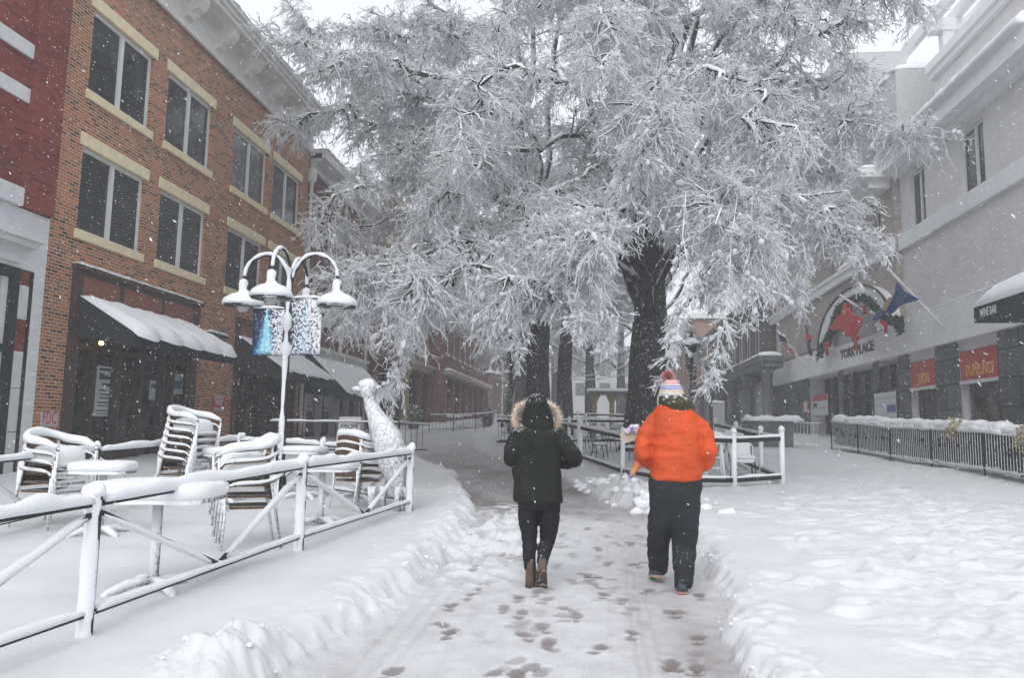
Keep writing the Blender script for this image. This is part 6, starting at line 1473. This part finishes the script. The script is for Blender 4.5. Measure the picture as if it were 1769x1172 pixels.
ga = [(1416, 618), (1418, 602), (1428, 594), (1437, 570), (1450, 535), (1470, 520), (1488, 514), (1503, 520), (1515, 534), (1530, 553), (1545, 556), (1553, 553), (1555, 574)]
pts = [atX(px, py, Xg) for px, py in ga]; o = thing('garland', 'evergreen garland with red bows draped along the arch', 'garland', tuple(pts[6]))
f = MB(); leaf_clump(f, pts, .20, 2600, rg, .10); part('greenery', f, M_plain('garland_green', (.025, .045, .02), .8, .4, 9.), o)
for px, py, s in ((1428, 596, .6), (1478, 586, .6), (1470, 524, .45), (1530, 560, .42), (1493, 532, .35)):
    c = atX(px, py, Xg - .15); f = MB()
    for a in (-1, 1):
        f.tube([c, c + (0, a * .35 * s, .16 * s), c + (0, a * .5 * s, 0), c + (0, a * .3 * s, -.12 * s), c], [.03, .09 * s, .12 * s, .08 * s, .03], 8); f.tube([c, c + (0, a * .12 * s, -.35 * s), c + (0, a * .25 * s, -.8 * s)], [.04, .09 * s, .05 * s], 6)
    part('bow', f, FRED, o, True)
# ------------------------------------------------------------------ PEOPLE
def remeshed(name, mb, mat, parent, voxel=.012, it=4, wrinkle=None):
    """join overlapping closed volumes into one continuous surface, then fold it like cloth"""
    me = bpy.data.meshes.new(name); me.from_pydata(mb.v, [], mb.f); me.update()
    bm = bmesh.new(); bm.from_mesh(me); bmesh.ops.recalc_face_normals(bm, faces=bm.faces); bm.to_mesh(me); bm.free()
    o = bpy.data.objects.new(name, me); COL.objects.link(o)
    a = o.modifiers.new('r', 'REMESH'); a.mode = 'VOXEL'; a.voxel_size = voxel
    s = o.modifiers.new('s', 'SMOOTH'); s.factor = .6; s.iterations = it
    dg = bpy.context.evaluated_depsgraph_get(); m2 = bpy.data.meshes.new_from_object(o.evaluated_get(dg)); m2.name = name
    bpy.data.objects.remove(o); bpy.data.meshes.remove(me)
    n = len(m2.vertices); co = np.empty(n * 3, np.float32); m2.vertices.foreach_get('co', co); co = co.reshape(-1, 3).astype(float)
    if wrinkle is not None:
        no = np.empty(n * 3, np.float32); m2.vertices.foreach_get('normal', no); co = co + no.reshape(-1, 3) * wrinkle(co)[:, None]
    co -= np.array(root_of(parent).location); m2.vertices.foreach_set('co', co.astype(np.float32).ravel())
    m2.polygons.foreach_set('use_smooth', [True] * len(m2.polygons)); m2.materials.clear(); m2.update()
    return link_mesh(name, m2, mat, parent)
def rings_px(f, Y, rows, n=24, pw=2.3):
    """rows: (py, px_left, px_right, depth_half, y_offset) -> closed volume"""
    rings = []
    for py, xl, xr, d, yo in rows:
        z = atY((xl + xr) / 2, py, Y)[2]; a = atY(xl, py, Y)[0]; b = atY(xr, py, Y)[0]; cx, hw = (a + b) / 2, (b - a) / 2; ring = []
        for j in range(n):
            t = 2 * math.pi * j / n; c, s = math.cos(t), math.sin(t); k = 1 / (abs(c) ** pw + abs(s) ** pw) ** (1 / pw); ring.append((cx + hw * c * k, Y + yo + d * s * k, z))
        rings.append(ring)
    f.loft(rings)
def pt(px, py, Y): return atY(px, py, Y)
def tube_px(f, pts, n=14):
    """pts: (px, py, Y, radius)"""
    P = [pt(a, b, c) for a, b, c, r in pts]; R = [r for *_, r in pts]; k = max(8, len(P) * 4); t = np.linspace(0, len(P) - 1, k); f.tube(spline(P, k), np.interp(t, range(len(R)), R), n)
def hand(f, wrist, d, up, s=1.):
    """palm with four unequal curled fingers and a side thumb; d = direction of the hand, up = back of the hand"""
    d = np.array(d, float); d /= np.linalg.norm(d); up = np.array(up, float); up -= d * (up @ d); up /= np.linalg.norm(up); sd = np.cross(d, up); w = np.array(wrist, float)
    f.tube([w, w + d * .03 * s, w + d * .08 * s, w + d * .095 * s], [.024 * s, .034 * s, .038 * s, .030 * s], 12, flat=.55)
    for k, (o, L) in enumerate(((-.030, .062), (-.010, .074), (.010, .070), (.029, .056))):
        b = w + d * .085 * s + sd * o * s; f.tube([b, b + d * L * .45 * s - up * .006 * s, b + d * L * .75 * s - up * .026 * s, b + d * L * .8 * s - up * .05 * s], [.0095 * s, .009 * s, .0085 * s, .007 * s], 8)
    b = w + d * .03 * s - sd * .03 * s; f.tube([b, b + d * .03 * s - sd * .02 * s, b + d * .06 * s - sd * .022 * s - up * .02 * s], [.012 * s, .011 * s, .009 * s], 8)
def head(f, c, s=1., yaw=0.):
    """skull, jaw, nose, ears; face looks along +y"""
    rings = []
    for z, rx, ry, yo in ((-.115, .030, .030, .045), (-.10, .048, .055, .035), (-.06, .062, .078, .018), (-.02, .070, .090, .008), (.02, .075, .097, 0), (.06, .075, .098, -.004), (.10, .062, .082, -.006), (.125, .036, .05, -.006), (.135, .008, .01, -.006)):
        rings.append([(c[0] + rx * s * math.cos(t), c[1] + (yo + ry * math.sin(t)) * s, c[2] + z * s) for t in np.linspace(0, 2 * math.pi, 20, endpoint=False)])
    f.loft(rings)
    f.tube([np.array(c) + (0, .088 * s, .015 * s), np.array(c) + (0, .108 * s, -.018 * s), np.array(c) + (0, .085 * s, -.032 * s)], [.009 * s, .015 * s, .012 * s], 8)
    for k in (-1, 1): f.tube([np.array(c) + (k * .072 * s, -.005, .03 * s), np.array(c) + (k * .084 * s, -.018, .005 * s), np.array(c) + (k * .074 * s, -.005, -.03 * s)], [.008, .014, .009], 8)
    f.tube([np.array(c) + (-.022 * s, .087 * s, -.055 * s), np.array(c) + (0, .094 * s, -.056 * s), np.array(c) + (.022 * s, .087 * s, -.055 * s)], [.006, .009, .006], 8)
def cloth_noise(amp, sx, sy, sz, seed, amp2=0.):
    def fn(P):
        w = fbm(P[:, 0] * sx, P[:, 1] * sy, P[:, 2] * sz, oct=3, seed=seed); r = 1 - np.abs(w); return amp * (r - .5) + amp2 * fbm(P[:, 0] * 40, P[:, 1] * 40, P[:, 2] * 40, oct=2, seed=seed + 5)
    return fn
def M_cloth(name, col, specks=.18, rough=.85, weave=900., up=.25):
    m = M_dusted(name, col, specks, 70., rough=rough, up=up, wind=(-.2, -.2, .95), soft=.05, bump=.15, var=.15, base_scale=5.); return m
SKIN = M_plain('skin', (.45, .27, .20), .5, .08, 20.)
def shoe(name, heel, toe, w, h, mat, sole_mat, parent, sole=.022, up=(0, 0, 1.), tread=None):
    """ankle boot / trainer along heel->toe with its own sole as sub-part"""
    heel = np.array(heel, float); toe = np.array(toe, float); d = toe - heel; L = np.linalg.norm(d); d /= L; up = np.array(up, float); up -= d * (up @ d); up /= np.linalg.norm(up); sd = np.cross(d, up)
    outl = [(-.02, .55), (.06, .82), (.2, .86), (.4, .80), (.6, .95), (.75, 1.0), (.88, .85), (.97, .5), (1.0, .15)]
    poly = [(t, k) for t, k in outl] + [(t, -k) for t, k in outl[::-1]]
    f = MB()
    for z0, z1, g in ((0, sole, 1.06),):
        f.prism([heel + d * t * L + sd * k * w / 2 * g + up * z0 for t, k in poly], up * (z1 - z0))
    rings = []
    for z, s, a, b in ((sole, 1., -.02, 1.), (sole + h * .25, .97, -.03, .97), (sole + h * .45, .86, -.03, .86), (sole + h * .65, .80, -.02, .62), (sole + h * .85, .78, -.01, .5), (sole + h, .76, 0, .44)):
        rings.append([heel + d * (a + (b - a) * t) * L + sd * k * w / 2 * s + up * z for t, k in poly])
    u = MB(); u.loft(rings); o = part(name, u, mat, parent, True); part('sole', f, sole_mat, o); return o
BOOT = M_dusted('brown_boot_leather', (.115, .078, .058), .24, 30., rough=.7); SOLE_D = M_dusted('snow_packed_dark_sole', (.07, .045, .035), .34, 40., up=0.)
# ---- the woman in the dark parka (seen from behind, heel of the right boot lifted)
YW = 6.95; gw_ = float(gz(YW)); xw = float(atY(928, 900, YW)[0])
pw_ = thing('person', 'person in black parka with fur rimmed hood up and black leggings walking away', 'person', (xw, YW, gw_))
f = MB(); head(f, pt(929, 716, YW + .02), .98)
rings_px(f, YW, [(742, 918, 940, .06, 0), (752, 905, 952, .09, 0), (790, 902, 956, .11, 0), (830, 904, 958, .09, 0), (855, 904, 956, .09, 0), (870, 908, 952, .08, 0), (880, 916, 944, .05, 0)])
tube_px(f, [(912, 875, YW, .06), (914, 925, YW + .03, .040), (914, 965, YW, .034), (915, 1000, YW - .02, .042), (915, 1014, YW + .05, .03)])
tube_px(f, [(948, 875, YW, .06), (946, 925, YW + .06, .040), (939, 965, YW - .025, .034), (936, 985, YW - .09, .036), (935, 1008, YW - .02, .03)])
tube_px(f, [(900, 757, YW, .04), (889, 788, YW - .02, .035), (900, 796, YW + .16, .035), (922, 790, YW + .22, .03)]); tube_px(f, [(957, 757, YW, .04), (984, 787, YW - .02, .035), (968, 796, YW + .17, .035), (942, 790, YW + .22, .03)])
hand(f, pt(922, 790, YW + .2), (.3, 1, .1), (0, -.1, 1)); hand(f, pt(942, 790, YW + .2), (-.3, 1, .1), (0, -.1, 1))
remeshed('body', f, SKIN, pw_, .009, 2)
PARKA = M_cloth('black_green_parka', (.010, .011, .009), .19, .8)
f = MB(); rings_px(f, YW, [(728, 914, 946, .08, .02), (738, 900, 956, .11, .01), (748, 890, 964, .125, 0), (765, 889, 968, .14, 0), (790, 891, 968, .145, 0), (806, 892, 967, .14, 0), (822, 890, 969, .15, 0), (845, 888, 970, .155, 0), (862, 887, 971.5, .16, 0), (868, 888, 971.5, .155, 0)], pw=2.5)
tube_px(f, [(900, 750, YW, .075), (888, 768, YW - .01, .078), (884, 788, YW - .03, .072), (886, 797, YW + .04, .066), (900, 799, YW + .15, .058), (911, 794, YW + .22, .050)])
tube_px(f, [(957, 750, YW, .075), (972, 766, YW - .01, .078), (988, 785, YW - .03, .072), (992, 795, YW + .02, .066), (975, 800, YW + .14, .058), (955, 794, YW + .22, .050)])
remeshed('parka', f, PARKA, pw_, .011, 4, cloth_noise(.013, 5, 5, 9, 3, .0015))
f = MB(); rings_px(f, YW, [(681, 922, 935, .03, -.01), (686, 915, 942, .08, .0), (697, 909, 947, .115, .0), (715, 904, 953, .13, .01), (730, 902, 956, .13, .01), (742, 904, 955, .12, .0), (750, 912, 946, .07, -.03)], pw=2.5)
hd = remeshed('hood', f, PARKA, pw_, .010, 4, cloth_noise(.010, 7, 7, 7, 9))
FUR = M_dusted('pale_tan_fur', (.58, .46, .33), .42, 50., rough=.9, up=.2)
f = MB(); rgp = np.random.default_rng(6); ringp = [pt(px, py, YW + .13) for px, py in ((894, 740), (888, 725), (892, 709), (904, 699), (928, 695), (948, 698), (961, 709), (966, 724), (960, 739))]
c = spline(ringp, 60); f.tube(c, [.020 + .006 * float(vnoise(i * .7, 1.)) for i in range(60)], 10)
for i in range(2200):
    p = c[rgp.integers(60)]; d = rgp.normal(size=3); d /= np.linalg.norm(d); q = p + d * .018; e = q + d * rgp.uniform(.012, .034) + rgp.normal(size=3) * .012; s_ = np.cross(d, (0, 1, .3)); s_ /= np.linalg.norm(s_) + 1e-9; f.add([q - s_ * .003, q + s_ * .003, e], [(0, 1, 2)])
part('fur_trim', f, FUR, hd, True)
LEG = M_cloth('black_leggings', (.0075, .0075, .011), .16, .7)
f = MB(); rings_px(f, YW, [(845, 896, 964, .13, 0), (862, 894, 967, .135, 0), (878, 897, 965, .125, 0), (886, 905, 957, .07, 0)])
tube_px(f, [(913, 868, YW, .098), (912.5, 900, YW + .02, .088), (914.5, 935, YW + .035, .066), (914, 955, YW + .0, .060), (915, 985, YW - .02, .046)]); tube_px(f, [(949, 868, YW, .098), (949, 900, YW + .03, .090), (946, 932, YW + .07, .070), (941, 952, YW + .01, .060), (936, 976, YW - .07, .046)])
remeshed('leggings', f, LEG, pw_, .010, 3, cloth_noise(.006, 6, 6, 16, 4))
a = pt(915, 1023, YW - .06); a[2] = gw_ + .012; shoe('boot', a, a + (.01, .255, 0), .098, .23, BOOT, SOLE_D, pw_)
h_ = pt(936, 992, YW - .15); t_ = pt(935, 1026, YW - .04); t_[2] = gw_ + .03; dd = (t_ - h_) / np.linalg.norm(t_ - h_); shoe('boot', h_ + np.array((0, -.03, .02)), h_ + dd * .235, .100, .20, BOOT, SOLE_D, pw_, up=(0, .75, .66))
f = MB(); rings_px(f, YW, [(804, 884, 892, .05, .02), (815, 884, 893, .06, .02), (829, 886, 894, .05, .02)], n=12); part('pocket_flap', f, PARKA, pw_, True)
# ---- the man in the orange jacket
YM = 7.05; gm_ = float(gz(YM)); xm = float(atY(1166, 900, YM)[0])
pm = thing('person', 'person in bright orange jacket and striped knitted bobble hat walking away', 'person', (xm, YM, gm_))
f = MB(); head(f, pt(1160, 685, YM + .02), 1.05)
rings_px(f, YM, [(702, 1152, 1178, .06, 0), (722, 1140, 1190, .09, 0), (760, 1132, 1202, .10, 0), (815, 1130, 1204, .10, 0), (845, 1132, 1200, .10, 0), (875, 1138, 1194, .08, 0), (888, 1148, 1180, .05, 0)])
tube_px(f, [(1146, 880, YM, .07), (1139, 935, YM + .21, .05), (1137, 970, YM + .34, .045), (1137, 992, YM + .42, .045)]); tube_px(f, [(1184, 880, YM, .07), (1182, 940, YM + .05, .05), (1181, 985, YM - .02, .045), (1181, 1018, YM - .06, .045)])
tube_px(f, [(1136, 730, YM, .04), (1118, 775, YM - .03, .036), (1124, 798, YM + .16, .038), (1140, 796, YM + .24, .03)]); tube_px(f, [(1196, 730, YM, .04), (1217, 777, YM - .03, .036), (1214, 800, YM + .16, .038), (1196, 798, YM + .24, .03)])
hand(f, pt(1140, 796, YM + .24), (.3, 1, .1), (0, -.1, 1), 1.08); hand(f, pt(1196, 798, YM + .24), (-.3, 1, .1), (0, -.1, 1), 1.08)
remeshed('body', f, SKIN, pm, .009, 2)
ORANGE = M_cloth('bright_orange_shell', (.56, .072, .013), .08, .6)
f = MB(); rings_px(f, YM, [(698, 1142, 1190, .09, .0), (706, 1134, 1193, .115, 0), (716, 1128, 1203, .13, 0), (735, 1125, 1208, .155, 0), (765, 1124, 1211, .165, 0), (795, 1124, 1212, .165, 0), (818, 1124, 1213, .165, 0), (828, 1124, 1212, .16, 0), (831, 1127, 1209, .15, 0)], pw=2.6)
tube_px(f, [(1138, 722, YM, .066), (1125, 735, YM - .005, .076), (1113.5, 757, YM - .03, .076), (1111, 780, YM - .05, .072), (1117, 794, YM + .02, .070), (1131, 803, YM + .14, .062), (1142, 800, YM + .22, .052)])
tube_px(f, [(1194, 722, YM, .066), (1207, 735, YM - .005, .076), (1219, 757, YM - .03, .076), (1224, 782, YM - .05, .072), (1219, 798, YM + .02, .070), (1208, 806, YM + .14, .062), (1196, 802, YM + .22, .052)])
jk = remeshed('jacket', f, ORANGE, pm, .011, 4, cloth_noise(.020, 4.2, 4, 10, 13, .0012))
f = MB()
for px, ax in ((1138, 1), (1214, -1)):
    pass
f.tube([pt(1211, 831, YM - .05), pt(1213, 838, YM - .05), pt(1212, 848, YM - .05)], [.004, .004, .006], 6); part('drawcord', f, BLACK_METAL, jk)
TROUS = M_cloth('charcoal_trousers', (.022, .024, .028), .17, .85)
f = MB(); rings_px(f, YM, [(818, 1123, 1211, .145, 0), (835, 1121, 1211, .15, 0), (860, 1121, 1210, .145, 0), (880, 1123, 1206, .118, .01), (893, 1130, 1200, .09, .02), (903, 1142, 1188, .06, .02)], pw=2.5)
tube_px(f, [(1145, 868, YM, .120), (1141, 905, YM + .08, .110), (1137, 940, YM + .23, .095), (1137, 965, YM + .33, .090), (1137, 988, YM + .40, .088)]); tube_px(f, [(1186, 868, YM, .120), (1184, 905, YM + .01, .113), (1182, 940, YM + .06, .106), (1181.5, 975, YM - .01, .094), (1181, 1006, YM - .05, .085), (1181, 1020, YM - .06, .080)])
remeshed('trousers', f, TROUS, pm, .011, 9, lambda P: cloth_noise(.016, 4, 4, 9, 5)(P) + .011 * np.clip((.42 - (P[:, 2] - gm_)) / .4, 0, 1) * vnoise(P[:, 0] * 6, P[:, 1] * 6, P[:, 2] * 22, seed=9))
SHOE = M_plain('blue_grey_trainer', (.05, .06, .075), .6, .3, 20.); SOLE_W = M_plain('pale_red_sole', (.45, .22, .18), .6, .3, 16.)
a = pt(1179, 1029, YM - .12); a[2] = gm_ + .012; shoe('trainer', a, a + (.02, .29, 0), .108, .10, SHOE, SOLE_W, pm)
a = pt(1135, 1001, YM + .30); a[2] = float(gz(YM + .3)) + .06; shoe('trainer', a, a + (-.01, .28, -.04), .108, .10, SHOE, SOLE_W, pm)
SCARF = M_dusted('snowy_olive_collar', (.045, .042, .016), .30, 22., up=.2)
f = MB(); rings_px(f, YM, [(680, 1146, 1178, .07, -.01), (684, 1138, 1184, .11, -.01), (692, 1136, 1194, .13, -.01), (702, 1139, 1196, .135, -.005), (710, 1148, 1192, .12, 0), (714, 1158, 1182, .07, 0)], pw=2.4)
remeshed('scarf', f, SCARF, pm, .009, 3, cloth_noise(.016, 6, 6, 14, 21))
def M_hat():
    m, n, b = new_mat('striped_knit'); g = n.nodes.new('ShaderNodeNewGeometry'); sp = n.nodes.new('ShaderNodeSeparateXYZ'); n.links.new(g.outputs['Position'], sp.inputs[0])
    z0 = pt(1160, 686, YM)[2]; z1 = pt(1160, 656, YM)[2]; nz = N(n, 'ShaderNodeTexNoise', Scale=55., Detail=2.); n.links.new(g.outputs['Position'], nz.inputs['Vector'])
    f = math_n(n, 'DIVIDE', math_n(n, 'SUBTRACT', sp.outputs['Z'], float(z0)), float(z1 - z0)); f = math_n(n, 'ADD', f, math_n(n, 'MULTIPLY', math_n(n, 'SUBTRACT', nz.outputs['Fac'], .5), .16))
    r = ramp(n, [(0, (.55, .52, .47)), (.26, (.62, .58, .50)), (.30, (.62, .40, .16)), (.36, (.60, .58, .56)), (.42, (.12, .18, .42)), (.50, (.50, .52, .60)), (.58, (.22, .16, .42)), (.66, (.60, .60, .62)), (.76, (.60, .24, .24)), (.86, (.66, .45, .44)), (1., (.62, .20, .20))]); n.links.new(f, r.inputs[0]); n.links.new(r.outputs[0], b.inputs['Base Color']); b.inputs['Roughness'].default_value = .95
    wv = N(n, 'ShaderNodeTexVoronoi', Scale=110.); n.links.new(g.outputs['Position'], wv.inputs['Vector']); bp = N(n, 'ShaderNodeBump', Strength=.7, Distance=.004); n.links.new(wv.outputs['Distance'], bp.inputs['Height']); n.links.new(bp.outputs[0], b.inputs['Normal'])
    return m
f = MB(); rings_px(f, YM, [(690, 1137, 1181, .118, 0), (684, 1137.5, 1182, .122, 0), (676, 1139, 1181, .12, 0), (668, 1141, 1178, .105, 0), (661, 1145, 1172, .08, 0), (656, 1151, 1165, .045, 0)], pw=2.2); ht_ = part('knitted_hat', f, M_hat(), pm, True)
f = MB(); rings_px(f, YM, [(684, 1136, 1141, .05, .0), (695, 1135, 1140, .045, .0), (704, 1136, 1139, .03, .0)], n=12); part('ear_flap', f, ht_.data.materials[0], ht_, True)
f = MB(); pc_ = pt(1154, 651, YM); 
for i in range(900):
    d = rgp.normal(size=3); d /= np.linalg.norm(d); e = pc_ + d * .060 * rgp.uniform(.75, 1.1); s_ = np.cross(d, rgp.normal(size=3)); s_ /= np.linalg.norm(s_); f.add([pc_ + d * .02 - s_ * .006, pc_ + d * .02 + s_ * .006, e + s_ * .004, e - s_ * .004], [(0, 1, 2, 3)])
part('bobble', f, M_plain('pink_wool', (.60, .30, .30), .95, .35, 60.), ht_)
# bundle carried under his left arm
o = thing('carried_bundle', 'multicoloured cloth bundle tapering to a tip held under the orange left sleeve', 'bundle', tuple(pt(1098, 800, YM + .05)))
def M_bundle():
    m, n, b = new_mat('rainbow_cloth'); g = n.nodes.new('ShaderNodeNewGeometry'); sp = n.nodes.new('ShaderNodeSeparateXYZ'); n.links.new(g.outputs['Position'], sp.inputs[0]); z0 = float(pt(1085, 830, YM)[2]); z1 = float(pt(1100, 765, YM)[2])
    nz = N(n, 'ShaderNodeTexNoise', Scale=9., Detail=3.); n.links.new(g.outputs['Position'], nz.inputs['Vector']); f = math_n(n, 'ADD', math_n(n, 'DIVIDE', math_n(n, 'SUBTRACT', sp.outputs['Z'], z0), z1 - z0), math_n(n, 'MULTIPLY', math_n(n, 'SUBTRACT', nz.outputs['Fac'], .5), .3))
    r = ramp(n, [(0, (.55, .5, .55)), (.12, (.22, .12, .30)), (.26, (.50, .24, .06)), (.42, (.50, .14, .05)), (.58, (.42, .05, .05)), (.74, (.16, .10, .30)), (.9, (.5, .5, .52))]); n.links.new(f, r.inputs[0]); n.links.new(r.outputs[0], b.inputs['Base Color']); b.inputs['Roughness'].default_value = .6; return m
RB_ = M_bundle(); f = MB(); tube_px(f, [(1117, 768, YM + .10, .04), (1109, 785, YM + .06, .044), (1103, 800, YM + .0, .040), (1095, 815, YM - .05, .026), (1087, 827, YM - .08, .013), (1080, 836, YM - .1, .008)]); remeshed('roll', f, RB_, o, .007, 2, cloth_noise(.008, 14, 14, 14, 2))
f = MB(); P = [pt(*q_, YM + .12) for q_ in ((1071, 753), (1077, 767), (1104, 760), (1100, 744), (1084, 742))]; f.prism(P, (.0, .02, .01)); part('card', f, M_plain('beige_card', (.50, .43, .36), .7, .12, 12.), o)
f = MB(); tube_px(f, [(1081, 748, YM + .10, .02), (1092, 741, YM + .10, .035), (1103, 742, YM + .1, .04)]); remeshed('tuft', f, M_dusted('violet_white_cloth', (.24, .20, .40), .5, 40.), o, .007, 1, cloth_noise(.012, 25, 25, 25, 4))
# ------------------------------------------------------------------ FALLING SNOW and the grey air
def falling_snow():
    rg = np.random.default_rng(17); n = 130000
    X = rg.uniform(-13, 13, n); Y = 1.2 + 30 * rg.random(n) ** .8; Z = rg.uniform(0.0, 13, n) + gz(Y)
    keep = (np.sqrt(X ** 2 + Y ** 2 + (Z - 1.55) ** 2) > 3.2); X, Y, Z = X[keep], Y[keep], Z[keep]; n = len(X)
    wind = norm(np.array([.62, -.10, -.75]) + rg.normal(size=(n, 3)) * .16); sd = norm(np.cross(wind, rg.normal(size=(n, 3)))); u = np.cross(sd, wind)
    r = .0030 * np.exp(rg.normal(0, .35, n)); r = np.where(Y < 5, r * .8, r); l = r * rg.uniform(1.2, 4.2, n)
    c = np.stack([X, Y, Z], 1)
    V = np.stack([c - wind * l[:, None], c + sd * r[:, None], c + u * r[:, None] * .8, c - sd * r[:, None] * .9, c - u * r[:, None], c + wind * l[:, None]], 1).reshape(-1, 3)
    b = (np.arange(n) * 6)[:, None, None]
    T = np.array([[0, 2, 1], [0, 3, 2], [0, 4, 3], [0, 1, 4], [5, 1, 2], [5, 2, 3], [5, 3, 4], [5, 4, 1]])[None]
    o = fast_mesh('falling_snow', V, (b + T).reshape(-1, 3), SNOW_M); o['kind'] = 'stuff'
falling_snow()
f = MB(); f.box((-70, -16, -1.6), (70, 235, 27)); 
m = bpy.data.materials.new('snowy_air'); m.use_nodes = True; n = m.node_tree; n.nodes.clear(); out = n.nodes.new('ShaderNodeOutputMaterial'); v = n.nodes.new('ShaderNodeVolumePrincipled')
v.inputs['Color'].default_value = (.93, .95, .97, 1); v.inputs['Density'].default_value = HAZE_DENSITY; v.inputs['Anisotropy'].default_value = .2
n.links.new(v.outputs[0], out.inputs['Volume'])
hz = part('haze', f, m, None); hz['kind'] = 'stuff'
